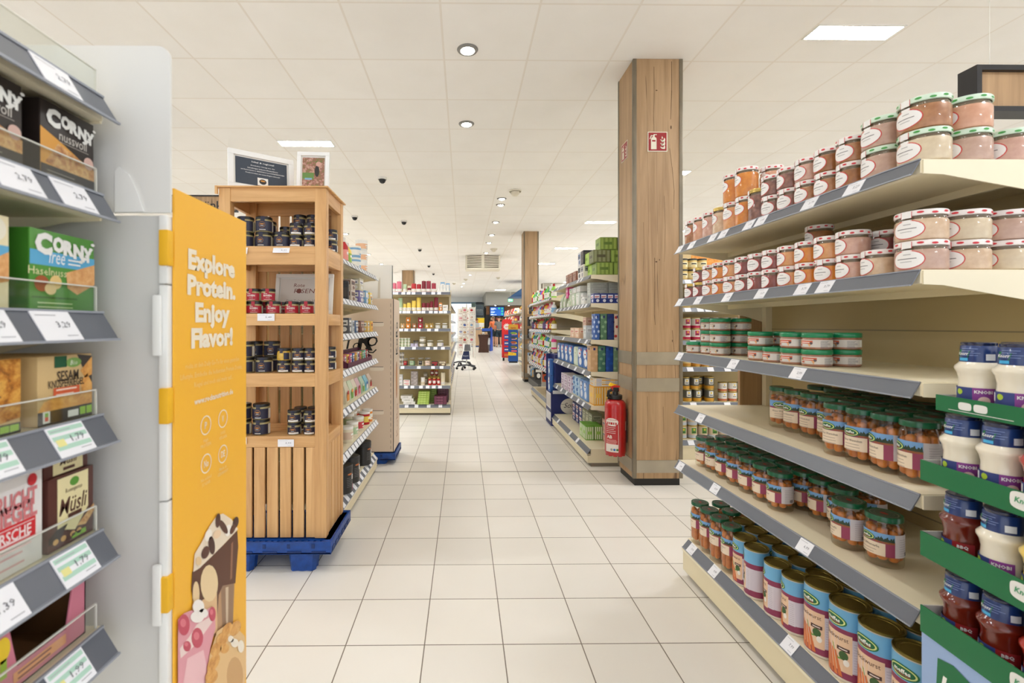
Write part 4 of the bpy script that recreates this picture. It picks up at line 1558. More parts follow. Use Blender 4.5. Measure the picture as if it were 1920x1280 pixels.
def tray_box(w, h, d, col, cut, name='display_carton'):
    """open carton, front cut low, dark inside"""
    t = empty(name)
    b = MB()
    c = K(col, .5)
    e = .0018
    ins = K((96, 62, 30), .7)
    b.box(-w / 2, w / 2, -d / 2, d / 2, 0, e, ins)
    b.prism([(-w / 2, 0), (w / 2, 0), (w / 2, h), (w / 2 - .018, h), (w / 2 - .03, cut), (-w / 2 + .03, cut), (-w / 2 + .018, h), (-w / 2, h)], -d / 2, -d / 2 + e, c)
    b.box(-w / 2, w / 2, d / 2 - e, d / 2, 0, h * 1.02, ins)
    for sx in (-1, 1):
        x0, x1 = sorted((sx * w / 2, sx * (w / 2 - e)))
        b.box(x0, x1, -d / 2, d / 2, 0, h, c)
        x0, x1 = sorted((sx * (w / 2 - e), sx * (w / 2 - e * 1.5)))
        b.box(x0, x1, -d / 2 + e, d / 2 - e, e, h - .001, ins)
    b.build('carton', t)
    b = MB()
    S = Flat((0, -d / 2, 0), (1, 0, 0), (0, 0, 1))
    b.oval(S, -w * .4, h * .62, .009, .014, K((230, 196, 40)), .0006, 10)
    b.rect(S, -w * .42, -w * .36, h * .25, h * .5, K((150, 180, 60)), .0006)
    b.rect(S, -w * .3, w * .25, cut * .3, cut * .8, K((232, 160, 110)), .0006)
    b.lines(S, -w * .26, w * .2, cut * .7, 2, .006, .002, K((120, 50, 60)), .0009)
    b.build('front_print', t)
    return t


lbox(tray_box(.125, .085, .13, (206, 122, 142), .024), .50, .628, LT[5], .012, 'open pink display carton, nearly empty, on the lowest visible shelf', .13)
lbox(tray_box(.13, .07, .12, (222, 206, 150), .03), .363, .494, LT[5], .012, 'open cream display carton beside the pink one', .12)
lbox(tray_box(.14, .075, .09, (206, 122, 142), .06), .41, .55, LT[5], .15, 'pink carton standing behind the open pink and cream cartons', .09)

# ------------------------------------------------------------------ cardboard stand with the orange front
DX, DY0, DY1 = -.41, .672, .892
t = thing('cardboard_display', 'cardboard display stand with orange protein poster front and grey side', 'display', (DX, DY0, 0))
gy, gy2, wt = K((222, 222, 219), .6), K((208, 208, 206), .6), K((232, 233, 231), .6)
b = MB()
b.box(-.5, -.012, -.004, .0, 0, 1.372, gy2)
b.box(-.5, -.02, DY1 - DY0 - .004, DY1 - DY0, 0, 1.40, gy2)
b.box(-.5, -.495, 0, DY1 - DY0, 0, 1.372, gy2)
b.build('side_panel', t)
b = MB()
pts = [(-.5, 1.375), (-.0, 1.375)]
for k in range(7):
    a = PI / 2 * k / 6
    pts.append((-.018 + .018 * math.cos(a) + .0, 1.59 + .018 * math.sin(a)))
pts.append((-.5, 1.608))
b.prism(pts, -.010, -.006, gy)
b.prism([(-.075, 1.375), (-.075, 1.432), (-.07, 1.438), (-.056, 1.428), (-.045, 1.405), (-.035, 1.376)], -.0125, -.0105, wt)
b.build('header_card', t)
b = MB()
for i in range(9):
    z0 = .06 + i * .152
    b.box(-.016, -.004, -.010, .004, z0, z0 + (.15 if i < 8 else .096), wt, .002)
b.build('edge_profile', t)
for i in range(4):
    z = (.12, .42, .80, 1.175)[i]
    MB().box(-.022, -.010, -.016, -.010, z, z + .085, wt, .003).build('flap', t)
b = MB()
pan = mat('poster_orange', (242, 182, 52), .5)
b.box(-.003, 0, 0, DY1 - DY0, .0, 1.412, pan)
b.build('poster', t)
for z in (.59, .817, 1.08, 1.301):
    MB().box(-.014, -.0005, -.014, -.0005, z, z + .05, K((236, 180, 30), .5), .002).build('tab', t)
S = Flat((.0002, 0, 0), (0, 1, 0), (0, 0, 1))
Wp = DY1 - DY0
lw = K((236, 226, 204), .55)
for s_, z, h, w in (('Explore', 1.317, .031, .143), ('Protein.', 1.2787, .031, .147), ('Enjoy', 1.2377, .031, .106), ('Flavor!', 1.198, .031, .127)):
    b = MB()
    b.text(S, s_, Wp * .47, z, h, lw, .0006, bold=.05, w=w)
    b.build('headline', t)
b = MB()
pale = K((240, 206, 130), .55)
for s_, z, w in (('rocka ist dein Daily Go-To für einen gesunden', 1.157, .165), ('Lifestyle. Entdecke die leckersten Protein Drinks,', 1.142, .19), ('Riegel und noch viel mehr auf...', 1.127, .12)):
    b.text(S, s_, Wp * .49, z, .0078, pale, .0006, w=w, res=1, bold=.01)
b.build('small_print', t)
b = MB()
b.text(S, 'www.rockanutrition.de', Wp * .49, 1.101, .0095, lw, .0006, bold=.03, w=.12, res=1)
b.build('web_address', t)
for s_, u, z, l1, l2 in (('P', .08, 1.059, 'High', 'PROTEIN'), ('V', .133, 1.059, '100%', 'VEGAN'), ('No', .081, .998, 'No added', 'SUGAR'), ('DE', .133, .999, 'Made in', 'GERMANY')):
    b = MB()
    b.ring(S, u, z, .0155, .0155, .002, lw, .0006, 24)
    b.text(S, s_, u, z, .011, lw, .0006, bold=.02, w=.0065 * len(s_))
    b.text(S, l1, u, z - .0235, .0055, pale, .0006, bold=.02, res=1)
    b.text(S, l2, u, z - .0315, .0055, pale, .0006, bold=.02, res=1)
    b.build('round_symbol', t)
# the printed drinks, measured on the poster: q turns a point of the print into poster coordinates
def q(cx, cy):
    px, py = 300 + cx * .4534, 700 + cy * .4531
    y = .41 * 882 / (869 - px)
    return (y - DY0, HCAM - y * (py - 610) / 882)


def qp(b, pts, c, e):
    pts = [q(*p) for p in pts]
    b.poly(S, [(min(max(u, .002), Wp - .002), z) for u, z in pts], K(c, .5) if isinstance(c, tuple) else c, e)


def qo(b, cx, cy, rx, ry, c, e, tilt=0):
    qp(b, [(cx + rx * math.cos(t) * math.cos(tilt) - ry * math.sin(t) * math.sin(tilt), cy + rx * math.cos(t) * math.sin(tilt) + ry * math.sin(t) * math.cos(tilt)) for t in [2 * PI * k / 16 for k in range(16)]], c, e)


b = MB()
qp(b, [(135, 870), (150, 800), (320, 660), (325, 700), (312, 860), (304, 1060), (235, 1090), (140, 930)], (186, 146, 108), .0005)
qp(b, [(255, 870), (310, 850), (303, 1060), (262, 1060)], (150, 118, 92), .0007)
qp(b, [(274, 880), (286, 876), (284, 1050), (276, 1050)], (206, 184, 156), .0009)
qp(b, [(134, 890), (138, 815), (215, 750), (265, 705), (322, 645), (326, 710), (314, 862), (262, 872), (246, 910), (236, 1060), (228, 960), (160, 930), (146, 950)], (92, 54, 38), .0010)
qp(b, [(165, 990), (178, 930), (238, 900), (240, 1070), (180, 1060)], (222, 184, 138), .0012)
qo(b, 206, 862, 36, 76, (232, 206, 160), .0014)
qo(b, 152, 905, 14, 52, (230, 202, 156), .0014)
qp(b, [(296, 700), (304, 690), (300, 840), (292, 850)], (150, 104, 78), .0013)
qp(b, [(140, 815), (146, 740), (176, 690), (205, 630), (236, 585), (262, 575), (298, 600), (324, 640), (265, 702), (215, 752), (165, 800)], (234, 218, 194), .0016)
for cx, cy, rx, ry, t_, c in ((200, 665, 14, 26, .3, (244, 236, 222)), (188, 735, 15, 27, .3, (86, 50, 38)), (214, 706, 13, 38, -.1, (74, 42, 34)), (240, 604, 10, 30, .1, (78, 46, 36)), (262, 630, 12, 32, -.5, (86, 52, 40)), (282, 645, 12, 25, .2, (246, 240, 230)), (300, 640, 9, 22, .4, (96, 58, 44)), (313, 612, 11, 24, .2, (70, 40, 32)), (236, 660, 14, 20, .6, (236, 206, 170)), (160, 770, 12, 18, 0, (226, 196, 150))):
    qo(b, cx, cy, rx, ry, c, .0019 + .0001 * (cx % 7), t_)
qp(b, [(74, 1290), (74, 1010), (98, 985), (130, 972), (165, 990), (205, 962), (226, 985), (228, 1045), (206, 1130), (196, 1290)], (224, 156, 166), .0028)
qp(b, [(92, 1290), (112, 1170), (178, 1135), (190, 1200), (186, 1290)], (238, 192, 196), .0030)
qp(b, [(80, 1130), (120, 1080), (150, 1030), (205, 1000), (215, 1020), (150, 1110), (84, 1170)], (238, 214, 208), .0031)
for cx, cy, rx, ry in ((97, 1032, 24, 44), (152, 1086, 24, 42), (214, 988, 14, 30), (110, 1120, 16, 22)):
    qo(b, cx, cy, rx, ry, (196, 78, 98), .0033)
    qo(b, cx - 4, cy - 8, rx * .5, ry * .4, (220, 120, 132), .0035)
for cx, cy, rx, ry in ((156, 958, 24, 30), (150, 1000, 28, 24), (176, 985, 20, 20)):
    qo(b, cx, cy, rx, ry, (242, 236, 230), .0036 + .0001 * (cx % 4))
qp(b, [(180, 1290), (202, 1150), (232, 1060), (272, 1030), (302, 1032), (346, 1080), (352, 1180), (346, 1290)], (230, 192, 136), .004)
qo(b, 305, 1245, 34, 80, (208, 164, 110), .0042)
for cx, cy, rx, ry in ((272, 1052, 17, 32), (306, 1048, 20, 34), (250, 1092, 22, 30), (226, 1134, 20, 30), (216, 1190, 20, 42), (206, 1245, 24, 32), (262, 1130, 18, 22)):
    qo(b, cx, cy, rx, ry, CRISP, .0043 + .0001 * (cx % 9), .5)
for cx, cy, rx, ry in ((302, 1108, 16, 18), (328, 1122, 13, 26), (286, 1092, 12, 14)):
    qo(b, cx, cy, rx, ry, (244, 234, 216), .0051)
b.build('drink_print', t)

# ================================================================== wooden honey rack on a blue pallet
RX, RY, RW, RDp, RZ0, RZ1 = -1.222, 2.362, .535, .335, .152, 1.913
t = thing('wooden_rack', 'slatted light pine display rack with honey jars standing on a blue pallet', 'rack', (RX, RY, RZ0), 0)
zz = lambda z: z - RZ0
PW, PD = .057, .045
for x in (0, RW - PW):
    for y in (0, RDp - PD):
        MB().box(x, x + PW, y, y + PD, .001, zz(1.905), 'pine_up', .003).build('post', t)
for z0, z1 in ((1.838, 1.907), (1.522, 1.614), (1.217, 1.276), (.91, .977), (.607, .661)):
    MB().box(PW, RW - PW, .003, .025, zz(z0), zz(z1), 'pine_across', .002).build('front_rail', t)
    MB().box(PW, RW - PW, RDp - .025, RDp - .003, zz(z0), zz(z1), 'pine_across', .002).build('back_rail', t)
    for x in (.003, RW - .025):
        MB().box(x, x + .022, PD, RDp - PD, zz(z0), zz(z1), 'pine_deep', .002).build('side_rail', t)
    if z1 < 1.9:
        b = MB()
        for k in range(5):
            b.box(.026, RW - .026, .026 + k * .0575, .026 + k * .0575 + .054, zz(z1) - .016, zz(z1) - .001, 'pine_across')
        b.build('shelf_board', t)
b = MB()
for k in range(4):
    b.box(-.012, RW + .012, -.012 + k * .0905, -.012 + k * .0905 + (.089 if k < 3 else .087), zz(1.9055), zz(RZ1), 'pine_across', .002)
b.box(-.013, -.002, -.014, -.002, zz(1.872), zz(1.912), 'pine_across')
b.build('top_board', t)
n = 7
for k in range(n):
    x = .048 + k * (RW - .096 - .05) / (n - 1)
    MB().box(x, x + .05, RDp - .002, RDp + .01, zz(.2), zz(1.88), 'pine_up').build('back_slat', t)
    MB().box(x - .004, x + .049, .004, .018, .004, zz(.6065), 'pine_up', .001).build('front_slat', t)
for k in range(4):
    y = PD + .004 + k * .061
    for x in (.004, RW - .018):
        MB().box(x, x + .014, y, y + .054, .004, zz(.606), 'pine_up', .001).build('side_slat', t)


def paper_tag(parent, u, z, w, h, txt, tilt=0):
    o = price_tag(parent, (u, -.002, zz(z)), (tilt, 0, 0), w, h, txt)
    return o


paper_tag(t, .113, 1.59, .062, .034, '6,99', -.25)
paper_tag(t, .312, 1.592, .082, .028, '4,49', -.4)
paper_tag(t, .236, 1.258, .085, .036, '5,49')
paper_tag(t, .098, .962, .06, .034, '5,99', .5)
paper_tag(t, .112, .642, .056, .036, '5,99')
paper_tag(t, .335, .63, .08, .036, '3,99')


def honey_jar(r, h, style):
    t = empty('honey_jar')
    lh = .013
    hb = h - lh
    hon = content_mat((176, 164, 116), (156, 140, 90)) if style != 'gold' else content_mat((216, 178, 66), (196, 150, 40))
    b = MB()
    b.lathe([(0, 0), (r * .88, 0), (r * .97, .004), (r * .98, .009), (r * .98, hb - .012), (r * .9, hb - .003), (r * .88, hb)], hon, 28, cap=False)
    b.build('jar', t)
    b = MB()
    b.lathe([(r * .9, hb - .001), (r * .94, hb), (r * .95, h - .004), (r * .9, h), (0, h - .001)], 'dark_lid', 28, cap=False)
    b.build('lid', t)
    b = MB()
    S = Cyl(r * .985)
    z0, z1 = .0045, hb - .010
    navy = K((32, 32, 56) if style != 'rose' else (168, 22, 46), .4)
    b.rect(S, -r * (1.0 if style != 'gold' else -.3), r * 1.15, z0, z1, navy, .0004)
    b.rect(S, r * 1.22, r * 1.7, z0, z1, K((220, 216, 204)), .0004)
    b.rect(S, -r * .26, r * .2, z1 - .001, hb - .002, navy, .0008)
    b.rect(Cyl(r * .955), -r * .26, r * .2, hb - .001, h - .001, navy, .0012)
    gold, wh = K((196, 132, 60)), K((226, 222, 214))
    zc = z0 + (z1 - z0) * .6
    if style == 'rose':
        b.text(S, 'Rote', -r * .25, zc + .012, .006, wh, .0009, bold=.02, res=1)
        b.text(S, 'ROSEN', r * .02, zc + .002, .0095, wh, .0009, bold=.03, res=1, w=r * 1.05)
        b.text(S, 'Honig', r * .05, zc - .009, .0048, wh, .0009, res=1)
        b.rect(S, -r * .45, r * .55, z0 + .003, z0 + .0042, wh, .0009)
    elif style != 'gold':
        rr = min(r * .42, .015)
        b.ring(S, -r * .1, zc, rr, rr, .001, gold, .0009, 16)
        b.oval(S, -r * .1, zc + rr * .2, rr * .7, rr * .2, gold, .0011, 10)
        b.rect(S, -r * .1 - rr * .5, -r * .1 + rr * .5, zc - rr * .45, zc - rr * .3, wh, .0009)
        if style == 'small':
            b.rect(S, -r * .75, r * .75, z0 + .001, z0 + .0095, K((232, 230, 224)), .0009)
        else:
            b.rect(S, -r * .4, r * .3, z0 + .004, z0 + .007, wh, .0009)
    b.build('label', t)
    return t


HB, HS, HR = (.0435, .078), (.0345, .062), (.0365, .064)
Z1, Z2, Z3, Z4 = 1.6135, 1.2755, .9765, .6605
hpx = lambda px, y: (px - 869) * y / 882
SHN = ('top', 'second', 'third', 'lowest')


def honey(px, y, z, lvl, kind, style, shelf, where):
    r, h = kind
    P(honey_jar, r, h, style).put((hpx(px, y), y, z + .0006 + lvl * (h + .0004)), .12 + (RND.random() - .5) * .3, where, 'jar', 'honey jars on the wooden rack')


for lvl in range(2):
    lw_ = ('lower', 'upper')[lvl]
    for i, (px, y) in enumerate(((463, 2.43), (497, 2.43), (531, 2.43), (505, 2.535))):
        if (lvl, i) == (1, 2):
            continue
        honey(px, y, Z1, lvl, HB, 'big', 0, 'large dark honey jar, %s layer on top shelf of rack, %s' % (lw_, ('beside the orange poster', 'second from the orange poster', 'in the middle', 'in the back row')[i]))
    for i, (px, y) in enumerate(((557, 2.425), (583, 2.425), (538, 2.52), (564, 2.515), (588, 2.515), (622, 2.585))):
        honey(px, y, Z1, lvl, HS, 'small', 0, 'small dark honey jar, %s layer on top shelf of rack, %s' % (lw_, ('left of the corner post', 'against the corner post', 'behind the middle', 'behind the left of post', 'behind the corner post', 'seen through the open side')[i]))
for i, px in enumerate((564, 588)):
    honey(px, 2.515, Z1, 2, HS, 'small', 0, 'small dark honey jar topping the stack, top rack shelf, %s from the post' % ORD[1 - i])
for i, px in enumerate((458, 481, 515, 549, 577)):
    honey(px, 2.425, Z2, 0, HR, 'rose', 1, 'pink labelled honey jar in front row of second rack shelf, %s from orange poster' % ORD[i])
for i, px in enumerate((478, 505)):
    honey(px, 2.427, Z2, 1, HR, 'rose', 1, 'pink labelled honey jar stacked on the front row, %s from orange poster' % ORD[i])
for i, px in enumerate((468, 500, 530, 562)):
    honey(px, 2.505, Z2, 0, HR, 'rose', 1, 'pink labelled honey jar in second row of second rack shelf, %s from orange poster' % ORD[i])
for lvl in range(2):
    lw_ = ('lower', 'upper')[lvl]
    for i, (px, y) in enumerate(((463, 2.43), (497, 2.43), (480, 2.53), (512, 2.535))):
        if (lvl, i) != (1, 1):
            honey(px, y, Z3, lvl, HB, 'big', 2, 'large dark labelled honey jar, %s layer on third shelf of rack, %s' % (lw_, ('beside the orange poster', 'second from poster', 'back row by poster', 'back row middle')[i]))
    for i, (px, y) in enumerate(((534, 2.425), (561, 2.425), (584, 2.425), (619, 2.57))):
        st = 'gold' if (lvl, i) == (1, 0) else 'small'
        honey(px, y, Z3, lvl, HS, st, 2, '%s honey jar, %s layer on third shelf of rack, %s' % ('bright yellow' if st == 'gold' else 'small dark', lw_, ('in the middle', 'left of the corner post', 'against the corner post', 'seen through the open side')[i]))
    for i, (px, y) in enumerate(((458, 2.43), (492, 2.43))):
        honey(px, y, Z4, lvl, HB, 'big', 3, 'large dark labelled honey jar, %s layer on lowest shelf of rack, %s' % (lw_, ('beside the orange poster', 'second from the poster')[i]))
    for i, (px, y) in enumerate(((553, 2.425), (583, 2.425), (565, 2.51), (590, 2.515))):
        honey(px, y, Z4, lvl, HS, 'small', 3, 'small dark honey jar, %s layer on lowest shelf of rack, %s' % (lw_, ('left of the corner post', 'against the corner post', 'back row left', 'back row by post')[i]))


# picture frames
def picture_frame(name, label, w, h, bw, draw, loc, rz, lean, fcol=(238, 238, 236)):
    t = thing(name, label, 'picture frame', loc, 0)
    t.rotation_euler = (lean, 0, rz)
    c = K(fcol, .4)
    b = MB()
    for x0, x1, z0, z1 in ((-w / 2, w / 2, 0, bw), (-w / 2, w / 2, h - bw, h), (-w / 2, -w / 2 + bw, bw, h - bw), (w / 2 - bw, w / 2, bw, h - bw)):
        b.box(x0, x1, -.018, 0, z0, z1, c, .002)
    b.build('frame', t)
    b = MB()
    b.box(-w / 2 + bw, w / 2 - bw, -.008, -.002, bw, h - bw, K((226, 224, 218), .5))
    b.build('mount', t)
    b = MB()
    S = Flat((0, -.0085, h / 2), (1, 0, 0), (0, 0, 1))
    draw(b, S, w / 2 - bw, h / 2 - bw)
    b.build('picture', t)
    return t


def chalk(b, S, a, c):
    b.rect(S, -a + .008, a - .008, -c + .006, c - .006, K((50, 60, 74), .5), .0004)
    wh = K((232, 232, 232))
    for s_, v, h, w in (('lokal & regional', .72, .008, .11), ('Deutscher Honig von der', .46, .0055, .12), ('Lüneburger Imkerei Klosterbiene', .27, .006, .15), ('mit Bienenständen in GERDEHAUS und SCHNEVERDINGEN', .1, .0052, .215), ('Freude bereiten, wie unsere Region schmeckt!', -.08, .0055, .17)):
        b.text(S, s_, .006, v * c, h, wh, .0008, w=w, res=1, bold=.015)
    b.rect(S, -.022, .03, -c + .010, -c + .05, K((236, 234, 228)), .0008)
    b.oval(S, .004, -c + .03, .018, .014, K((40, 36, 34)), .0012)
    b.oval(S, .004, -c + .034, .012, .004, K((206, 140, 50)), .0015, 8)


GARDEN = photo_print('garden_print', [(44, 56, 36), (120, 130, 70), (150, 96, 84), (206, 170, 150), (90, 60, 56)], 45)


def garden(b, S, a, c):
    b.rect(S, -a + .006, a - .006, -c + .008, c - .008, GARDEN, .0004)
    b.rect(S, -a + .008, a * .05, -c * .45, -c * .05, K((104, 140, 74)), .0007)
    b.rect(S, -a + .02, -a * .1, -c * .5, -c * .38, K((130, 170, 196)), .0009)
    b.oval(S, a * .3, c * .05, .012, .03, K((50, 46, 44)), .0009)
    b.oval(S, a * .42, c * .5, .014, .014, K((206, 160, 146)), .0009, 9)


picture_frame('picture_frame', 'white framed dark notice about regional honey on top of the rack', .325, .205, .027, chalk, (-1.062, 2.49, RZ1 + .001), math.radians(36), -.08)
picture_frame('picture_frame', 'small white framed garden photo on top of the rack', .165, .212, .02, garden, (-.786, 2.47, RZ1 + .001), math.radians(4), -.1)


def rosen(b, S, a, c):
    b.rect(S, -a + .004, a - .004, -c + .004, c - .004, K((214, 206, 196)), .0004)
    br_ = K((120, 60, 48))
    b.text(S, 'Rote', -.03, .05, .02, br_, .0008, shear=.15, w=.06)
    b.text(S, 'R SEN', .0, .018, .024, br_, .0008, shear=.15, w=.115)
    b.oval(S, -.029, .018, .0125, .0135, br_, .001, 12)
    b.text(S, 'Der Telenovela Honig', -.0, -.035, .011, K((150, 136, 126)), .0008, w=.19, res=1)


picture_frame('sign_board', 'white framed rose honey sign leaning behind the pink labelled jars', .315, .225, .022, rosen, (-.874, 2.585, Z2 + .001), 0, -.16, (226, 222, 214))


# ------------------------------------------------------------------ plastic pallets
def make_pallet(w, d, h):
    t = empty('plastic_pallet')
    bl = mat('pallet_blue', (14, 74, 160), .4, noise=(30, .2))
    dkb = K((8, 44, 104), .5)
    b = MB()
    b.box(0, w, 0, d, h - .06, h - .052, bl)
    for x0, x1, y0, y1 in ((0, w, 0, .012), (0, w, d - .012, d), (0, .012, .012, d - .012), (w - .012, w, .012, d - .012)):
        b.box(x0, x1, y0, y1, h - .06, h, bl, .002)
    # deck with slots along the rim and hand holes
    for k in range(int(w / .03)):
        b.box(.014 + k * .03, .014 + k * .03 + .018, .014, .03, h - .012, h - .004, bl)
        b.box(.014 + k * .03, .014 + k * .03 + .022, d - .034, d - .014, h - .012, h - .004, bl)
    b.box(.012, w - .012, .032, d - .034, h - .01, h - .001, bl)
    b.box(0, .012 + .03, .012, d - .012, h - .01, h - .001, bl)
    b.box(w - .042, w - .012, .012, d - .012, h - .01, h - .001, bl)
    for k in range(int(w / .12)):
        b.box(.03 + k * .12, .10 + k * .12, -.003, .0, h - .052, h - .044, dkb)
        b.box(.03 + k * .12, .045 + k * .12, -.003, .0, h - .03, h - .01, dkb)
    for k in range(int(d / .06)):
        b.box(w, w + .003, .02 + k * .06, .055 + k * .06, h - .05, h - .03, dkb)
    b.build('deck', t)
    for x in (.147, w - .147):
        for y in (.055, d - .055):
            b = MB()
            n = 20
            pr = []
            vs, fs = [], []
            for zi, (z, k) in enumerate(((0, .86), (h - .06, 1.0))):
                for i in range(n):
                    a = 2 * PI * i / n
                    rr = (.078 if i % 2 else .071) * k
                    vs.append((x + rr * 1.05 * max(-.9, min(.9, math.cos(a) * 1.15)), y + rr * .7 * max(-.85, min(.85, math.sin(a) * 1.15)), z))
            for i in range(n):
                j = (i + 1) % n
                fs.append((i, j, n + j, n + i))
            fs.append(tuple(range(n - 1, -1, -1)))
            b.add(vs, fs, bl)
            b.build('foot', t)
    return t


Proto(make_pallet, .605, .405, .15).put((-1.258, 2.325, 0), 0, 'blue plastic pallet under the wooden honey rack', 'pallet', None)

# ================================================================== small packaged goods for the shelves further back
def shade(c, k):
    return tuple(max(0, min(255, v * k)) for v in c)


def goods(kind, w, d, h, c1, c2=(240, 238, 232), c3=(60, 60, 64)):
    """one product of a shelf: c1 body, c2 label, c3 cap or print"""
    b = MB()
    a1, a2, a3 = K(c1, .42), K(c2, .5), K(c3, .45)
    r = w / 2
    name = kind
    if kind in ('carton', 'napkin_pack', 'tissue_box'):
        b.box(-w / 2, w / 2, -d / 2, d / 2, 0, h, a1, min(w, h, d) * .025)
        fs = [(Flat((0, -d / 2, 0), (1, 0, 0), (0, 0, 1)), w), (Flat((-w / 2, 0, 0), (0, -1, 0), (0, 0, 1)), d), (Flat((w / 2, 0, 0), (0, 1, 0), (0, 0, 1)), d)]
        for S, ww in fs:
            if kind == 'carton':
                b.rect(S, -ww * .4, ww * .4, h * .5, h * .86, a2, .0006)
                b.rect(S, -ww * .34, ww * .3, h * .62, h * .7, a3, .0009)
                b.rect(S, -ww * .34, ww * .1, h * .54, h * .57, a3, .0009)
                b.oval(S, ww * .1, h * .26, ww * .24, h * .16, a2, .0007, 8)
            elif kind == 'tissue_box':
                for q in range(5):
                    b.oval(S, ww * ((-.3, .25, -.1, .3, -.25)[q]), h * (.14 + .18 * q), ww * .22, h * .055, a2, .0006 + q * .0001, 8)
                b.rect(S, -ww * .12, ww * .18, h * .84, h * .93, a3, .0012)
            else:
                for q in range(4):
                    b.rect(S, -ww / 2 + ww * (q + .2) / 4, -ww / 2 + ww * (q + .75) / 4, h * .06, h * .94, a2, .0006)
                b.rect(S, -ww * .3, ww * .2, h * .4, h * .62, a3, .0009)
    elif kind in ('tub', 'can'):
        b.lathe([(0, 0), (r * .9, 0), (r * .94, h * .04), (r * .98, h * .82), (r * .98, h * .84)], a1, 20, cap=False)
        b.lathe([(r * .98, h * .83), (r, h * .84), (r, h * .97), (r * .95, h), (0, h)], a3, 20, cap=False)
        S = Cyl(r * .965)
        b.rect(S, -PI * r * .8, PI * r * .8, h * .2, h * .66, a2, r * .02)
        b.rect(S, -r * .6, r * .5, h * .44, h * .56, a3, r * .03)
        b.oval(S, -r * .1, h * .3, r * .4, h * .07, a1, r * .03, 8)
    elif kind == 'tin_can':
        gt = MATS['gold_tin'] if c3[0] > 120 else K((150, 150, 146), .3, metal=.7)
        b.lathe([(0, 0), (r, .0), (r, .004), (r * .97, .006), (r * .97, h - .006), (r, h - .004), (r, h), (r * .92, h - .003), (0, h - .003)], gt, 20, cap=False)
        S = Cyl(r * .972)
        b.rect(S, -PI * r * .96, PI * r * .96, .007, h - .007, a1, .0002)
        b.rect(S, -r * .5, r * .5, h * .42, h * .86, a2, .0006)
        b.oval(S, 0, h * .72, r * .2, h * .07, K((226, 190, 50)), .0009, 8)
        b.rect(S, -r * .36, r * .36, h * .5, h * .56, 'ink_black', .0009)
        b.rect(S, -PI * r * .9, PI * r * .9, .008, h * .3, a3, .0005)
    elif kind == 'bottle':
        b.lathe([(0, 0), (r * .92, 0), (r, h * .03), (r, h * .6), (r * .86, h * .68), (r * .42, h * .8), (r * .36, h * .84)], a1, 16, cap=False)
        b.lathe([(r * .42, h * .83), (r * .44, h * .84), (r * .42, h), (0, h)], a3, 14, cap=False)
        S = Cyl(r)
        b.rect(S, -PI * r * .9, PI * r * .9, h * .12, h * .52, a2, r * .02)
        b.rect(S, -r * .6, r * .5, h * .34, h * .44, a3, r * .035)
    elif kind == 'pouch':
        vs = []
        for z, k, dd in ((0, .92, .8), (h * .08, 1, 1), (h * .6, .98, .8), (h * .9, .96, .2), (h, .96, .04)):
            vs += [(-w / 2 * k, -d / 2 * dd, z), (w / 2 * k, -d / 2 * dd, z), (w / 2 * k, d / 2 * dd, z), (-w / 2 * k, d / 2 * dd, z)]
        fs = [(3, 2, 1, 0), (16, 17, 18, 19)]
        for i in range(4):
            for k in range(4):
                k2 = (k + 1) % 4
                fs.append((i * 4 + k, i * 4 + k2, i * 4 + 4 + k2, i * 4 + 4 + k))
        b.add(vs, fs, a1)
        S = Flat((0, -d / 2 * 1.02, 0), (1, 0, 0), (0, 0, 1))
        b.rect(S, -w * .3, w * .3, h * .12, h * .46, a2, .0006)
        b.oval(S, 0, h * .5, w * .2, h * .1, a3, .0008, 8)
    elif kind == 'pillar_candle':
        b.lathe([(0, 0), (r, 0), (r, h * .965), (r * .93, h), (r * .2, h - .004), (0, h - .004)], a1, 20, cap=False)
        S = Cyl(r)
        b.rect(S, -PI * r, PI * r, h * .06, min(h * .5, .045), a2, .0008)
        for q in (-1, 0, 1):
            b.oval(S, q * r * .55, min(h * .5, .045) * .62, r * .12, .004, a3, .0014, 6)
        b.lathe([(.0018, h - .005), (.0012, h + .012), (0, h + .013)], 'ink_black', 6, cap=False)
    elif kind == 'candle_jar':
        b.lathe([(0, .004), (r * .93, .004), (r * .95, h * .6), (0, h * .6)], a1, 20, cap=False)
        b.lathe([(0, 0), (r * .94, 0), (r, h * .05), (r, h * .78), (r * .86, h * .86)], 'clear_sheet', 20, cap=False)
        b.lathe([(r * .86, h * .85), (r * .9, h * .86), (r * .9, h * .96), (r * .5, h), (0, h)], a3, 20, cap=False)
        S = Cyl(r)
        b.rect(S, -r * .7, r * .5, h * .12, h * .62, a2, .0008)
        b.rect(S, -r * .5, r * .3, h * .4, h * .5, a3, .0012)
    elif kind == 'animal_cup':
        # cup shaped like a small animal: belly, ears, face patch and two feet
        b.lathe([(0, .004), (r * .7, .004), (r * .95, h * .2), (r, h * .5), (r * .9, h * .8), (r * .8, h * .82), (r * .78, h * .6), (0, h * .58)], a1, 18, cap=False)
        for q in (-1, 1):
            b.lathe([(0, h * .76), (r * .24, h * .8), (r * .2, h * .95), (0, h)], a1, 10, q * r * .66, -r * .1, cap=False)
            b.lathe([(0, 0), (r * .3, .001), (r * .3, h * .08), (0, h * .14)], a1, 10, q * r * .5, -r * .5, cap=False)
            b.oval(Cyl(r), q * r * .3, h * .62, r * .1, h * .05, a3, .002, 6)
        b.oval(Cyl(r), 0, h * .4, r * .4, h * .16, a2, .0016, 8)
    elif kind == 'grave_light':
        b.lathe([(0, 0), (r * .9, 0), (r, h * .06), (r * .94, h * .72), (r * .9, h * .74)], a1, 18, cap=False)
        b.lathe([(r * .96, h * .73), (r, h * .75), (r * .9, h * .86), (r * .35, h * .96), (r * .3, h), (0, h)], 'gold_tin', 18, cap=False)
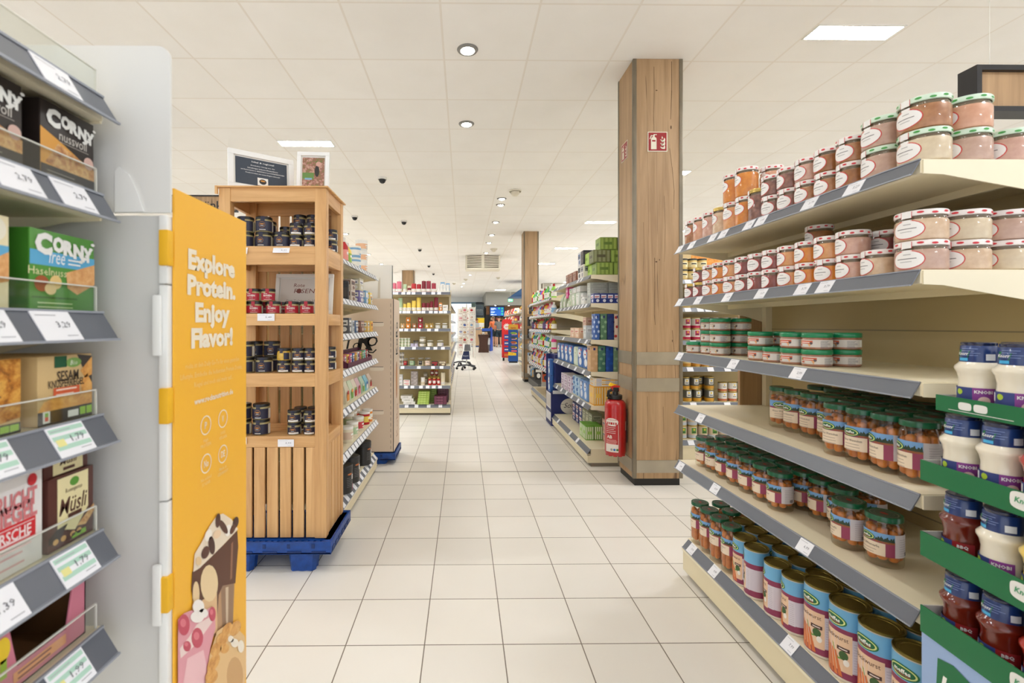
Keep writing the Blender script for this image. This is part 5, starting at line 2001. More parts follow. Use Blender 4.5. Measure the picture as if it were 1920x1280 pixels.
        b.rect(Cyl(r * .97), -r * .7, r * .7, h * .2, h * .52, a2, r * .03)
    elif kind == 'tealight_tray':
        b.box(-w / 2, w / 2, -d / 2, d / 2, 0, h * .2, a3)
        n = max(2, int(w / .04))
        for k in range(n):
            for z0 in (h * .2, h * .6):
                b.lathe([(0, z0), (w / n * .46, z0), (w / n * .46, z0 + h * .38), (0, z0 + h * .38)], a1, 12, -w / 2 + (k + .5) * w / n, 0, cap=False)
    elif kind == 'soft_pack':
        # plastic wrapped rolls or pads
        n = 3
        b.box(-w / 2, w / 2, -d / 2, d / 2, 0, h, a1, min(w, d, h) * .16)
        for S, ww in ((Flat((0, -d / 2, 0), (1, 0, 0), (0, 0, 1)), w), (Flat((-w / 2, 0, 0), (0, -1, 0), (0, 0, 1)), d)):
            b.oval(S, -ww * .05, h * .68, ww * .3, h * .2, a2, .0008, 10)
            b.oval(S, ww * .12, h * .3, ww * .26, h * .18, a2, .0008, 10)
            b.rect(S, -ww * .12, ww * .16, h * .64, h * .7, a3, .0012)
            b.rect(S, ww * .2, ww * .36, h * .8, h * .92, a3, .0012)
    elif kind == 'hang_pack':
        b.box(-w / 2, w / 2, -d / 2, d / 2, 0, h, a1)
        S = Flat((0, -d / 2, 0), (1, 0, 0), (0, 0, 1))
        b.rect(S, -w * .46, w * .46, h * .72, h * .98, a3, .0008)
        b.oval(S, 0, h * .38, w * .3, h * .24, a2, .001, 8)
        T = Flat((-w / 2, 0, 0), (0, -1, 0), (0, 0, 1))
        b.rect(T, -d * .4, d * .4, h * .1, h * .9, a2, .0006)
    elif kind == 'greeting_card':
        b.box(-w / 2, w / 2, -.002, .002, 0, h, a1)
        S = Flat((0, -.002, 0), (1, 0, 0), (0, 0, 1))
        b.oval(S, 0, h * .55, w * .26, h * .18, a2, .0006, 8)
        b.rect(S, -w * .3, w * .3, h * .16, h * .22, a3, .0006)
        b.oval(S, w * .1, h * .62, w * .1, h * .08, a3, .0009, 6)
    return b.build(name)


NAMED = {'white': (236, 234, 228), 'cream': (232, 220, 190), 'grey': (150, 150, 150), 'dark grey': (80, 80, 84), 'black': (36, 34, 36), 'red': (190, 40, 46), 'dark red': (126, 26, 40), 'pink': (220, 130, 160), 'orange': (226, 130, 56),
         'yellow': (232, 200, 70), 'green': (80, 160, 80), 'dark green': (46, 90, 60), 'pale green': (176, 205, 160), 'blue': (60, 110, 190), 'navy': (36, 46, 110), 'light blue': (130, 180, 216), 'purple': (90, 60, 120), 'brown': (110, 70, 50), 'tan': (206, 172, 126)}


def hue(c):
    return min(NAMED, key=lambda n: sum((a - b) ** 2 for a, b in zip(NAMED[n], c)))


GP = {}


def put_goods(spec, loc, rz, label, cat, group):
    """spec = (kind, w, d, h, c1[, c2[, c3]])"""
    k = tuple(spec)
    if k not in GP:
        GP[k] = Proto(goods, *spec)
    return GP[k].put(loc, rz, label, cat, group)


# colours
WHT, CRM, GRY, BLK = (238, 236, 230), (232, 220, 190), (150, 150, 150), (34, 32, 34)
RED, DRD, PNK, ORG = (186, 30, 36), (126, 22, 40), (214, 110, 130), (226, 140, 50)
YEL, GRN, DGR, LGR = (236, 206, 90), (110, 160, 70), (40, 96, 60), (176, 200, 160)
BLU, NVY, LBL, PUR = (50, 100, 180), (32, 44, 110), (130, 176, 214), (110, 70, 140)
BRN, TAN, LAV, MAR = (112, 70, 50), (206, 170, 120), (206, 200, 220), (92, 34, 60)

# ================================================================== supplement shelves behind the wooden rack
SX = -.705
SF = Frame(SX, 2.74, PI / 2)
SL = 1.22
sy = lambda px, x=-.79: x * 882 / (px - 869)
ST = (1.625, 1.382, 1.166, .942, .704, .43)
many = lambda n, o=0.04: [o + k * (SL - 2 * o) / (n - 1) for k in range(n)]
shelf_unit('supplement_shelf', 'narrow cream shelf unit crowded with price tags behind the wooden rack', SF, SL, .42, ST, .15, 1.75,
           {0: many(12), 1: many(13), 2: many(13), 3: many(14), 4: many(12), 5: many(15)}, many(12), .062, base_tw=.05, setback=.03)
for px, xx in ():
    pass
SUP = 'supplement goods'


def sup(i, px, x, spec, label, lvl=0.0, rz=PI / 2, cat='pack'):
    z = (ST[i] if i < 6 else .15) + .0008 + lvl
    put_goods(spec, (x, min(sy(px, x), 3.875), z), rz, label, cat, SUP)


TB, TO = ('tub', .095, .095, .085, LBL, WHT, WHT), ('tub', .095, .095, .085, WHT, (240, 190, 150), WHT)
sup(0, 645, -.79, ('bottle', .06, .06, .17, RED, (230, 150, 140), WHT), 'red bottle on the top supplement shelf beside the rack', cat='bottle')
sup(0, 651.5, -.79, ('bottle', .06, .06, .15, YEL, (160, 196, 90), WHT), 'yellow green bottle on the top supplement shelf', cat='bottle')
for l in range(2):
    sup(0, 665, -.8, TB, 'light blue tub on the top supplement shelf, %s of the blue stack' % ('lower', 'upper')[l], l * .0855, cat='tub')
for l in range(3):
    sup(0, 678, -.8, TO, 'white and orange tub on the top supplement shelf, %s of three' % ('lowest', 'middle', 'topmost')[l], l * .0855, cat='tub')
sup(1, 645, -.8, ('can', .07, .07, .13, BLK, (60, 50, 44), BLK), 'black canister on the second supplement shelf beside the rack', cat='can')
for l in range(2):
    sup(1, 652, -.8, ('carton', .12, .08, .075, (200, 186, 170), BRN, BLK), 'photo printed box on the second supplement shelf, %s of two' % ('lower', 'upper')[l], l * .0755, cat='box')
    sup(1, 667, -.8, ('carton', .13, .09, .09, ((120, 110, 170), (214, 206, 176))[l], WHT, NVY), '%s of the cream and purple boxes on second supplement shelf' % ('purple lower', 'cream upper')[l], l * .0905, cat='box')
sup(1, 680, -.79, ('carton', .09, .07, .105, LBL, WHT, WHT), 'light blue carton on the second supplement shelf', cat='box')
sup(1, 688, -.79, ('carton', .08, .07, .1, YEL, WHT, ORG), 'yellow carton on the second supplement shelf, taller', cat='box')
sup(1, 694, -.79, ('carton', .08, .07, .075, (240, 190, 40), WHT, BRN), 'deep yellow carton at the end of the second supplement shelf', cat='box')
for i, (px, c, c2, w) in enumerate(((646, (90, 90, 96), WHT, .07), (652.5, (206, 210, 214), GRY, .06), (659, (80, 110, 150), WHT, .08), (670, (120, 76, 60), (206, 180, 160), .13), (682, (236, 196, 110), WHT, .07), (688.5, (242, 200, 100), ORG, .09))):
    sup(2, px, -.79, ('carton', w, .08, .085 if i else .1, c, c2, BLK), '%s pack on the third supplement shelf, %s from the rack' % (('dark', 'silver', 'steel blue', 'brown', 'pale yellow', 'amber')[i], ORD[i]), cat='box')
t = thing('display_tray', 'dark red counter tray on the fourth supplement shelf', 'tray', (-.80, 3.42, ST[3] + .0008), PI / 2)
b = MB().box(-.4, .4, -.06, .06, 0, .004, K(MAR)).box(-.4, .4, .056, .06, .004, .1, K(MAR)).box(-.4, .4, -.06, -.056, .004, .03, K(MAR))
for u in (-.4, .396):
    b.prism([(-.06, .004), (.06, .004), (.06, .1), (-.06, .03)], u, u + .004, K(MAR), 'yz')
b.build('tray', t)
for i, (c, c2) in enumerate(((PNK, WHT), (YEL, RED), ((230, 90, 140), WHT), (BLU, WHT), (ORG, YEL), (WHT, PUR), (PNK, YEL), (GRN, WHT), ((120, 200, 190), WHT), (RED, WHT))):
    put_goods(('carton', .055, .05, .075, c, c2, BLK), (-.795, 3.075 + i * .077, ST[3] + .006), PI / 2, 'small %s snack pack in the dark red tray, %s from the rack' % (hue(c), ORD[i]), 'pack', SUP)
for i, (px, c, c2, c3) in enumerate(((645, (226, 216, 190), ORG, RED), (653, (216, 226, 196), GRN, ORG), (660, (236, 226, 206), RED, GRN), (667, (226, 190, 196), PNK, RED), (675, (190, 216, 190), GRN, WHT), (682, (140, 206, 226), WHT, BLU), (690, (226, 206, 190), RED, BRN))):
    sup(4, px, -.79, ('pouch', .1, .06, .14 - .004 * i, c, c2, c3), '%s snack pouch standing on the fifth supplement shelf, %s from the rack' % (hue(c), ORD[i]), cat='pouch')
for i, (px, c2) in enumerate(((651, (214, 190, 170)), (661, LGR), (672, (206, 70, 80)))):
    sup(5, px, -.79, ('tub', .085, .085, .105, (226, 218, 196), c2, WHT), 'white lidded jar in the front of sixth supplement shelf, %s from the rack' % ORD[i], cat='jar')
for i, (px, c2) in enumerate(((654, (190, 206, 170)), (660, (200, 60, 70)), (666, (230, 90, 60)))):
    sup(5, px, -.89, ('tub', .085, .085, .105, (226, 218, 196), c2, WHT), 'white lidded jar at the back of sixth supplement shelf, %s from the rack' % ORD[i], cat='jar')
    sup(5, px, -.89, ('tub', .085, .085, .105, (226, 218, 196), c2, WHT), 'white lidded jar stacked at the back of sixth supplement shelf, %s from rack' % ORD[i], .1055, cat='jar')
sup(5, 684, -.79, ('tub', .085, .085, .1, RED, YEL, WHT), 'red and white tub at the end of sixth supplement shelf', cat='jar')
sup(5, 691, -.79, ('tub', .085, .085, .1, ORG, WHT, WHT), 'orange and white tub at the end of sixth supplement shelf', cat='jar')


def protein_can(c):
    t = empty('protein_can')
    r, h = .062, .175
    blk = K((26, 26, 28), .35, coat=.3)
    MB().lathe([(0, 0), (r * .94, 0), (r, .004), (r, h * .8), (r * .97, h * .81)], blk, 28, cap=False).build('body', t)
    MB().lathe([(r * .97, h * .805), (r * 1.02, h * .81), (r * 1.02, h * .98), (r * .96, h), (0, h - .002)], K((40, 40, 42), .45), 28, cap=False).build('lid', t)
    b = MB()
    S = Cyl(r, -.75)
    b.rect(S, .025, .06, .012, .055, K(c), .0005)
    b.text(S, 'ESN', .045, .1, .03, K((236, 236, 232)), .0007, bold=.05, rot=0)
    b.lines(S, -.03, .02, .1, 6, .011, .0025, K((110, 110, 112)), .0006)
    b.oval(S, -.005, .122, .02, .006, K((190, 110, 60)), .0006, 10)
    b.build('label', t)
    return t


for i, (px, x, c) in enumerate(((643, -.775, (206, 50, 110)), (657.5, -.775, (206, 120, 50)), (681, -.775, (60, 160, 214)), (656, -.91, (206, 120, 50)), (647, -.91, (60, 160, 214)))):
    P(protein_can, c).put((x, sy(px, x) if i < 3 else sy(px, x) - .0, .1508), PI / 2 + .35, 'big black protein canister on the bottom deck behind the rack, %s' % ('pink patched one', 'orange patched one', 'blue patched one', 'back row middle', 'back row by the rack')[i], 'can', 'black protein canisters')
for i, px in enumerate((676, 694)):
    sup(6, px, -1.05 + i * .12, ('pouch', .12, .07, .2, (196, 184, 140), (226, 216, 180), (120, 110, 60)), 'floral paper bag on the bottom deck behind black canisters, %s' % ('nearer the rack', 'by the cardboard display')[i], cat='bag')

# ------------------------------------------------------------------ beige cardboard display on a pallet
KX0, KX1, KY0, KY1 = -1.10, -.612, 4.14, 4.5
bg = mat('beige_card', (226, 206, 184), .6)
t = thing('cardboard_display', 'beige cardboard display with handle slots and black brush lettering past the supplement shelves', 'display', (KX0, KY0, .1), 0)
KW, KD = KX1 - KX0, KY1 - KY0
b = MB()
b.box(0, KW, 0, .006, .008, 1.352, bg)
b.box(0, KW, KD - .006, KD, .008, 1.352, bg)
b.box(KW - .006, KW, .006, KD - .006, .008, 1.352, bg)
b.box(0, .006, .006, KD - .006, .008, 1.352, bg)
b.box(.006, KW - .006, .006, KD - .006, 1.34, 1.35, bg)
S = Flat((0, 0, 0), (1, 0, 0), (0, 0, 1))
kz = lambda py: 1.1176 - 4.14 * (py - 610) / 882
kx = lambda px: (px - 869) * 4.14 / 882 - KX0
dark = K((56, 40, 30), .7)
for py in (608, 691, 773):
    z = kz(py)
    b.oval(S, kx(707), z, .062, .018, K((240, 228, 210), .6), .0006, 14, p=5)
    b.rect(S, kx(694), kx(719), z + .014, z + .018, dark, .0012)
for k in range(26):
    b.rect(S, KW - .028, KW - .0255, .03 + k * .05, .06 + k * .05, dark, .0006)
b.rect(S, KW - .006, KW, 0.008, 1.352, K((40, 30, 24)), .0006)
b.build('carton', t)
b = MB()
for s_, px, py, h in (('Y', 657, 640, .13), ('o', 669, 649, .062), ('R', 684, 639, .17), ('o', 699, 640, .085)):
    b.text(S, s_, kx(px), kz(py), h, 'ink_black', .001, bold=.035 if s_ == 'R' else -.005, shear=.2, ref='H' if s_ in 'YR' else 'x')
b.tube([(kx(686), -.001, kz(652)), (kx(692), -.001, kz(660)), (kx(700), -.001, kz(661)), (kx(706), -.001, kz(655))], .006, 'ink_black', 6)
b.build('lettering', t)
b = MB()
S2 = Flat((KW, 0, 0), (0, 1, 0), (0, 0, 1))
b.text(S2, 'KoRo', .18, 1.0, .12, 'ink_black', .001, bold=.01, rot=PI / 2, w=.3)
b.oval(S2, .17, .62, .05, .17, K((176, 116, 76)), .001)
b.oval(S2, .17, .62, .035, .13, K((206, 150, 100)), .0014)
b.text(S2, 'KoRo', .2, .25, .1, K((190, 150, 120)), .001, bold=.01, rot=PI / 2, w=.3)
b.build('side_print', t)
b = MB()
wc = K((240, 238, 232), .6)
b.box(.0, KW - .026, .06, .066, 1.352, 1.655, wc)
b.box(KW - .032, KW - .026, .066, .12, 1.352, 1.655, K((40, 34, 30)))
b.box(0, .006, .066, KD, 1.352, 1.655, wc)
b.poly(Flat((0, .06, 0), (1, 0, 0), (0, 0, 1)), [(kx(706), 1.36), (kx(711), 1.36), (kx(711), 1.55), (kx(707), 1.5)], K((214, 206, 190)), .001)
b.build('header_card', t)
b = MB()
for k in range(8):
    b.box(-.008 + k * .062, -.008 + k * .062 + .05, -.012, KD + .01, .0, .007, K((14, 74, 160)))
Proto(make_pallet, KW + .03, KD + .03, .098).put((KX0 - .015, KY0 - .015, 0), 0, 'blue plastic pallet under the beige cardboard display', 'pallet', None)

# ================================================================== candle shelf facing the entrance
CY, CX0, CX1 = 6.36, -1.13, -.178
CF = Frame(CX0, CY, 0)
CT = (1.668, 1.414, 1.174, .927, .668, .404)
ct = lambda *p: [(px - 869) * CY / 882 - CX0 for px in p]
shelf_unit('candle_shelf', 'cream end shelf unit full of candles facing down the aisle', CF, CX1 - CX0, .42, CT, .145, 1.72,
           {0: ct(738, 743.5, 756.5, 766.5, 775.5, 795, 812.5, 823.5), 1: ct(749.5, 758.5, 766, 778, 786, 794, 808, 817.5, 827, 835), 2: ct(752.5, 762, 774.5, 785, 804.5, 818.5),
            3: ct(755.5, 776.5, 802.5, 816.5, 830.5), 4: ct(755, 785.5, 812, 828), 5: ct(761.5, 773.5, 789.5, 802, 813.5, 825)}, ct(762, 780.5, 803.5, 825.5), .05, brackets=False)
CN = ('top', 'second', 'third', 'fourth', 'fifth', 'sixth', 'bottom')
CG = 'goods on the candle shelf'


def cs_(i, p0, p1, top, spec_kind, c, label, lvl=0, row=0, d=None, cat='candle', c2=(240, 236, 228), c3=(90, 84, 80)):
    """p0..p1: extent along the shelf, top: height, both as measured at the shelf front"""
    y = CY + .07 + row * .1
    k = y / 882
    z = (CT[i] if i < 6 else .145) + .0008 + lvl
    w = (p1 - p0) * k * .97
    h = top * k
    put_goods((spec_kind, round(w, 3), round(d or w, 3), round(h, 3), c, c2, c3), (((p0 + p1) / 2 - 869) * k, y if not d else CY + .03 + d / 2 + row * .1, z), 0, label + ' on the %s candle shelf' % CN[i], cat, CG)


PC = 'pillar_candle'
for a in ((735, 743.6, 17, PNK, 'pink pillar candle beside the cardboard display'), (744.2, 753.4, 20, PNK, 'taller pink pillar candle'), (756, 763, 15, LGR, 'sage green pillar candle'), (764.5, 771, 8, DRD, 'short dark red candle with cream neighbour'),
          (771.4, 780.8, 16, RED, 'bright red pillar candle'), (781.2, 790, 15, (170, 20, 36), 'bright red pillar candle, slightly lower'), (790.6, 799, 21, DRD, 'tall wine red candle, first of three'), (799.4, 808.2, 21, (150, 44, 62), 'tall wine red candle, second of three'), (809, 817.8, 17, (156, 40, 60), 'tall wine red candle, third and lowest')):
    cs_(0, a[0], a[1], a[2], PC, a[3], a[4])
cs_(0, 764.5, 771, 13, PC, CRM, 'cream candle behind the short red one', row=1)
cs_(0, 819, 843, 14, 'tealight_tray', WHT, 'white case of tealight packs, lower', d=.1, c3=WHT, cat='box')
cs_(0, 826, 834, 20, 'carton', LBL, 'blue and white tealight pack, first', row=1.4, cat='box')
cs_(0, 836, 843.5, 18, 'carton', LBL, 'blue and white tealight pack, second', row=1.4, cat='box')
for a in ((738, 745, 18, LGR, 'sage green candle, lower'), (747, 755.5, 24, LGR, 'sage green candle, taller'), (756, 762.6, 13, YEL, 'yellow pillar candle, shortest of four'), (763, 771, 15, YEL, 'yellow pillar candle, second of four'), (772, 780.3, 19, YEL, 'yellow pillar candle, third of four'),
          (781, 789.8, 25, YEL, 'yellow pillar candle, tallest of four'), (791, 799, 15, DRD, 'dark red candle with white band, first of four'), (799.6, 805.4, 15, DRD, 'dark red candle with white band, second of four'), (806, 812.6, 18, DRD, 'dark red candle with white band, third of four'), (814, 822, 25, DRD, 'dark red candle with white band, tallest of four')):
    cs_(1, a[0], a[1], a[2], PC, a[3], a[4])
cs_(1, 823, 829, 15, 'carton', ORG, 'orange and black candle pack', cat='box')
cs_(1, 830, 840, 11, 'carton', WHT, 'white candle pack at the shelf end', cat='box')
AC = 'animal_cup'
for a in ((751, 759.5, 11, TAN, 'beige animal candle cup, first', 0), (761, 770.5, 11, ORG, 'orange animal candle cup, lower', 0), (761, 770.5, 11, ORG, 'orange animal candle cup, upper', 1), (773, 782, 11, (176, 120, 80), 'brown animal candle cup', 0), (783.6, 793.4, 11, (180, 40, 70), 'crimson animal candle cup, lower', 0), (783.6, 793.4, 10, (150, 20, 50), 'crimson animal candle cup, upper', 1),
          (797, 804.6, 11, (206, 170, 90), 'golden animal candle cup, first', 0), (805, 813, 11, (196, 160, 86), 'golden animal candle cup, second', 0)):
    k = (CY + .07) / 882
    cs_(2, a[0], a[1], a[2], AC, a[3], a[4], lvl=a[5] * 11.2 * k)
for i, (p0, p1) in enumerate(((816, 826), (829, 839))):
    cs_(2, p0, p1, 10, 'candle_jar', WHT, 'white candle in a glass, %s' % ORD[i], c2=(220, 220, 220), c3=WHT)
for i in range(4):
    for l in range(3):
        cs_(3, 746 + i * 6, 751.6 + i * 6, 5.2, 'tub', (226, 226, 200) if i % 2 else (236, 238, 226), 'pale votive candle, %s pile, %s' % (ORD[i], LV[l]), lvl=l * .0405, c2=LGR, c3=WHT)
cs_(3, 769.5, 785, 6, 'tealight_tray', LAV, 'lavender tealight pack', d=.08, c3=LAV)
for i in range(2):
    cs_(3, 775 + i * 5, 779.6 + i * 5, 6.5, 'tub', (120, 110, 116), 'grey votive behind the lavender pack, %s' % ORD[i], row=1.2, lvl=.03, c3=(100, 92, 100))
CJ = 'candle_jar'
for a in ((786, 798.8, 9, CRM, 'cream jar candle, lower', 0), (786, 798.8, 9, CRM, 'cream jar candle, upper', .0675), (800, 813, 12, CRM, 'wide cream jar candle', 0), (819, 832, 12, LAV, 'lavender jar candle', 0)):
    cs_(3, a[0], a[1], a[2], CJ, a[3], a[4], lvl=a[5], c3=(206, 206, 196))
for l in range(3):
    for i in range(2):
        cs_(4, 747.6 + i * 5.4, 752.6 + i * 5.4, 8, 'tub', (150, 140, 126), 'grey glass votive, %s pile, %s' % (ORD[i], LV[l]), lvl=l * .0605, c3=GRY)
for a in ((756, 765.6, 14, (90, 60, 60), 'dark labelled jar candle with red', RED), (767, 779, 15, (120, 150, 120), 'green jar candle', LGR), (783.4, 795, 15, CRM, 'cream jar candle with dark label', BLK), (796, 808.4, 15, (236, 206, 186), 'peach jar candle', (240, 214, 196))):
    cs_(4, a[0], a[1], a[2], CJ, a[3], a[4], c2=a[5], c3=(150, 146, 140))
cs_(4, 809.6, 821.6, 8, 'carton', (60, 46, 44), 'dark box with a red print', d=.07, cat='box', c2=RED)
cs_(4, 823, 836.6, 9, 'carton', (110, 90, 70), 'brown gift box at the shelf end', d=.07, cat='box', c2=CRM)
for l in range(3):
    cs_(5, 747, 755.6, 6.5, 'carton', (226, 228, 236), 'white tealight box at the far side, %s' % LV[l], lvl=l * .0478, cat='box')
for l in range(2):
    cs_(5, 757, 769.6, 5, 'carton', WHT, 'white box with red mark, %s' % ('lower', 'upper')[l], lvl=l * .0372, cat='box', d=.07, c2=(240, 190, 190), c3=RED)
for l in range(4):
    cs_(5, 771, 784, 6.4, 'carton', (150, 140, 136), 'grey tealight box, %s of the pile of four' % ORD[l], lvl=l * .0474, cat='box', d=.08, c2=(190, 180, 176))
cs_(5, 789, 797, 14.5, PC, WHT, 'white candle in front', c2=CRM)
for l in range(2):
    cs_(5, 793.6, 802.4, 7 + 7 * (1 - l), 'candle_jar', (206, 196, 176), 'beige glass candle behind, %s' % ('lower', 'upper')[l], row=1.3, lvl=l * .106, c3=(190, 180, 160))
GLT = 'grave_light'
for i, (p0, p1) in enumerate(((802.6, 810), (810.6, 818.4), (818.9, 826))):
    cs_(5, p0, p1, 16, GLT, RED, 'red grave light, %s in front' % ORD[i], cat='candle')
for i, (p0, p1) in enumerate(((807, 814), (815, 822))):
    cs_(5, p0, p1, 16, GLT, (140, 16, 26), 'red grave light, %s behind' % ORD[i], row=1.1, cat='candle')
    cs_(5, p0, p1, 13, GLT, (140, 16, 26), 'red grave light, %s on the back pile' % ORD[i], row=1.1, lvl=.1205, cat='candle')
cs_(5, 826.6, 834.6, 23, PC, CRM, 'tall cream candle at the shelf end')
NP = 'napkin_pack'
for l, (p0, p1) in enumerate(((757, 779), (754, 776), (752, 773))):
    cs_(6, p0, p1, 5.2, NP, WHT, 'white napkin pack, %s of three' % ('lowest', 'middle', 'topmost')[l], lvl=l * .0388, d=.16, cat='napkins', c2=(230, 226, 220), c3=(180, 180, 170))
for l in range(6):
    cs_(6, 782.6 + .5 * l, 805 + .3 * l, 3.9, NP, (160, 190, 80), 'lime green napkin pack, %s from the bottom' % ORD[l], lvl=l * .0296, d=.16, cat='napkins', c2=(180, 206, 100), c3=(200, 220, 140))
for l in range(7):
    cs_(6, 806.5, 819, 3.9, NP, (120, 156, 60), 'darker green napkin pack behind, %s from the bottom' % ORD[l], lvl=l * .0302, d=.16, row=1.7, cat='napkins', c2=(150, 180, 80), c3=(170, 196, 110))
for l in range(3):
    cs_(6, 814, 838, 5, NP, (96, 44, 66), 'plum napkin pack, %s of three' % ('lowest', 'middle', 'topmost')[l], lvl=l * .0372, d=.16, cat='napkins', c2=(120, 60, 84), c3=(150, 96, 116))
for l in range(5):
    cs_(6, 821, 841, 5, NP, (76, 36, 54), 'plum napkin pack in back, %s from the bottom' % ORD[l], lvl=l * .0385, d=.16, row=1.8, cat='napkins', c2=(96, 50, 70), c3=(110, 66, 86))

# ------------------------------------------------------------------ long shelf behind with cards on its aisle face
GFx = Frame(-.205, 6.84, PI / 2)
shelf_unit('card_shelf', 'long cream shelf unit with cards and gifts behind the candle shelf', GFx, 5.3, .4, (1.55, 1.3, 1.05, .8, .55), .16, 1.68, {i: [.2 + k * .35 for k in range(15)] for i in range(5)}, [.2 + k * .35 for k in range(15)], .05, brackets=False)
CC = (WHT, PNK, CRM, LBL, (226, 206, 190), RED, TAN, BLU)
for i, z in enumerate((1.55, 1.3, 1.05, .8, .55, .16)):
    for k in range(9):
        put_goods(('greeting_card', .12, .01, .17 if i else .12, CC[(k * 3 + i) % 8], CC[(k + i * 2 + 3) % 8], (150, 120, 110)), (-.25, 7.0 + k * .6, z + .001), PI / 2, '%s card pack on %s row of card shelf, %s from the candles' % (hue(CC[(k * 3 + i) % 8]), CN[i], ORD[k]), 'card', 'cards on the card shelf')


def spinner(label, x, y, hh, sign):
    t = thing('card_spinner', label, 'card stand', (x, y, 0), .2)
    dm = K((50, 52, 58), .4)
    MB().lathe([(.018, .14), (.018, hh), (0, hh + .01)], K((206, 206, 200), .4), 12).build('pole', t)
    b = MB()
    for k in range(5):
        a = 2 * PI * k / 5 + .3
        b.tube([(0, 0, .13), (.14 * math.cos(a), .14 * math.sin(a), .12), (.27 * math.cos(a), .27 * math.sin(a), .085)], .02, dm, 8)
    b.build('star_base', t)
    for k in range(5):
        a = 2 * PI * k / 5 + .3
        m = MB()
        m.xf = Matrix.Translation((.27 * math.cos(a), .27 * math.sin(a), .035)) @ Matrix.Rotation(PI / 2, 4, 'X')
        m.lathe([(0, -.014), (.034, -.014), (.034, .014), (0, .014)], 'black_plastic', 14, cap=False)
        m.build('caster', t)
    for q in range(4):
        a = PI / 2 * q
        m = MB()
        for z in [.34 + i * .2 for i in range(int((hh - .34) / .2))]:
            for sgn in (-1, 1):
                m.box(sgn * .2 - .003, sgn * .2 + .003, -.21, -.204, z - .02, z + .19, K((226, 224, 218)))
            m.box(-.2, .2, -.225, -.205, z - .02, z - .016, K((226, 224, 218)))
        m.build('wire_pocket', t, (0, 0, 0), a)
    if sign:
        m = MB()
        m.prism([(-.19, .30), (.04, .30), (.02, .52), (-.13, .52)], -.24, -.234, K((30, 44, 90)))
        m.text(Flat((-.07, -.24, .40), (1, 0, 0), (0, 0, 1)), 'Busquets', 0, 0, .04, K((200, 206, 220)), .002, shear=.2, w=.15)
        m.prism([(-.12, .53), (.06, .53), (.05, .70), (-.1, .70)], -.245, -.238, K((110, 112, 118)))
        m.build('sign', t)
    return t


for si, (x, y, hh, lab) in enumerate(((.085, 12.95, 1.80, 'tall white spinner stand of postcards on a black castor base'), (-.03, 14.2, 1.78, 'second spinner stand of cards behind the first one'))):
    t = spinner(lab, x, y, hh, si == 0)
    for q, a in enumerate((0, PI / 2)):
        A = .2 + a
        for i in range(int((hh - .34) / .2)):
            if si == 0 and q == 0 and i < 2:
                continue
            for k in (-1, 1):
                z = .34 + i * .2 - .012
                ux, uy = math.cos(A), math.sin(A)
                nx, ny = math.sin(A), -math.cos(A)
                put_goods(('greeting_card', .15, .01, .185, (WHT, (234, 226, 214), (226, 214, 206), (238, 234, 226))[(i * 3 + k + q) % 4], CC[(i + k * 2 + 5 + si) % 8], (150, 110, 110)), (x + ux * k * .095 + nx * .216, y + uy * k * .095 + ny * .216, z + .0005), A,
                          'pale card with %s print, %s in %s row, %s face of the %s spinner' % (hue(CC[(i + k * 2 + 5 + si) % 8]), ('first', '', 'second')[k + 1], ORD[i], ('front', 'aisle')[q], ('near', 'rear')[si]), 'card', 'cards on the spinner stands')

# ================================================================== paper goods shelves beyond the pillar
HX, HY1, HY0 = 1.05, 5.66, 4.05
HF = Frame(HX, HY1, -PI / 2)
HL = HY1 - HY0
HT = (1.655, 1.41, 1.092, .815, .522)
hu = lambda y: HY1 - y
shelf_unit('paper_goods_shelf', 'cream shelf unit of napkins, tissues and paper rolls behind the wooden pillar', HF, HL, .52, HT, .15, 1.9,
           {0: [.25, .75, 1.2, 1.33], 1: [.2, .4, .6, .8, 1.0, 1.12, 1.24, 1.36, 1.48], 2: [.55, 1.25, 1.5], 3: [.2, .5, .8, 1.1, 1.4], 4: [.2, .45, .7, .95, 1.2, 1.4]}, [.3, .9, 1.2], .06, setback=.05)
PGRP = 'paper goods shelf stock'
hn = ('top', 'second', 'third', 'fourth', 'fifth', 'bottom')


def hg(i, spec, x, y, lvl, label, rz=0, cat='pack'):
    z = (HT[i] if i < 5 else .15) + .0008 + lvl
    put_goods(spec, (x, y, z), rz, label, cat, PGRP)


G1, G2, G3 = ('napkin_pack', .148, .148, .108, (120, 146, 62), (150, 174, 84), (96, 122, 50)), ('napkin_pack', .148, .148, .108, (110, 116, 70), (140, 146, 104), (86, 84, 56)), ('napkin_pack', .148, .148, .108, (168, 206, 84), (196, 224, 120), (140, 180, 60))
for l, row in enumerate(((1.225, 1.378), (1.20, 1.352), (1.258, 1.41))):
    for k, x in enumerate(row):
        for q in range(2 if l < 2 else 1):
            sp = (G3 if (k == 0 and q == 1) else (G2 if (l == 1 and k == 0) or (l == 2 and k == 1) else G1))
            hg(0, sp, x, 4.135 + q * .153, l * .109, 'green wrapped napkin cube on the top paper shelf, %s layer, %s %s' % (LV[l], ('aisle column', 'inner column')[k], ('front', 'behind')[q]))
for k, (y, l, c, c2) in enumerate(((4.50, 0, WHT, BLK), (4.50, .13, (220, 220, 224), (90, 110, 150)), (4.39, 0, (226, 220, 210), GRY), (4.39, .13, (40, 38, 44), (90, 80, 70)))):
    hg(0, ('carton', .12, .1, .128, c, c2, BLK), 1.17, y, l, '%s carton behind the green napkin cubes, %s' % (('white', 'pale blue', 'off white', 'black')[k], ('lower', 'upper')[l > 0]))
for k in range(3):
    hg(0, ('carton', .12, .13, .1, (150, 100, 80), (176, 130, 104), (80, 50, 40)), 1.17, 4.70 + k * .16, 0, 'brown kitchen carton on the top paper shelf, %s counted from napkins' % ORD[k])
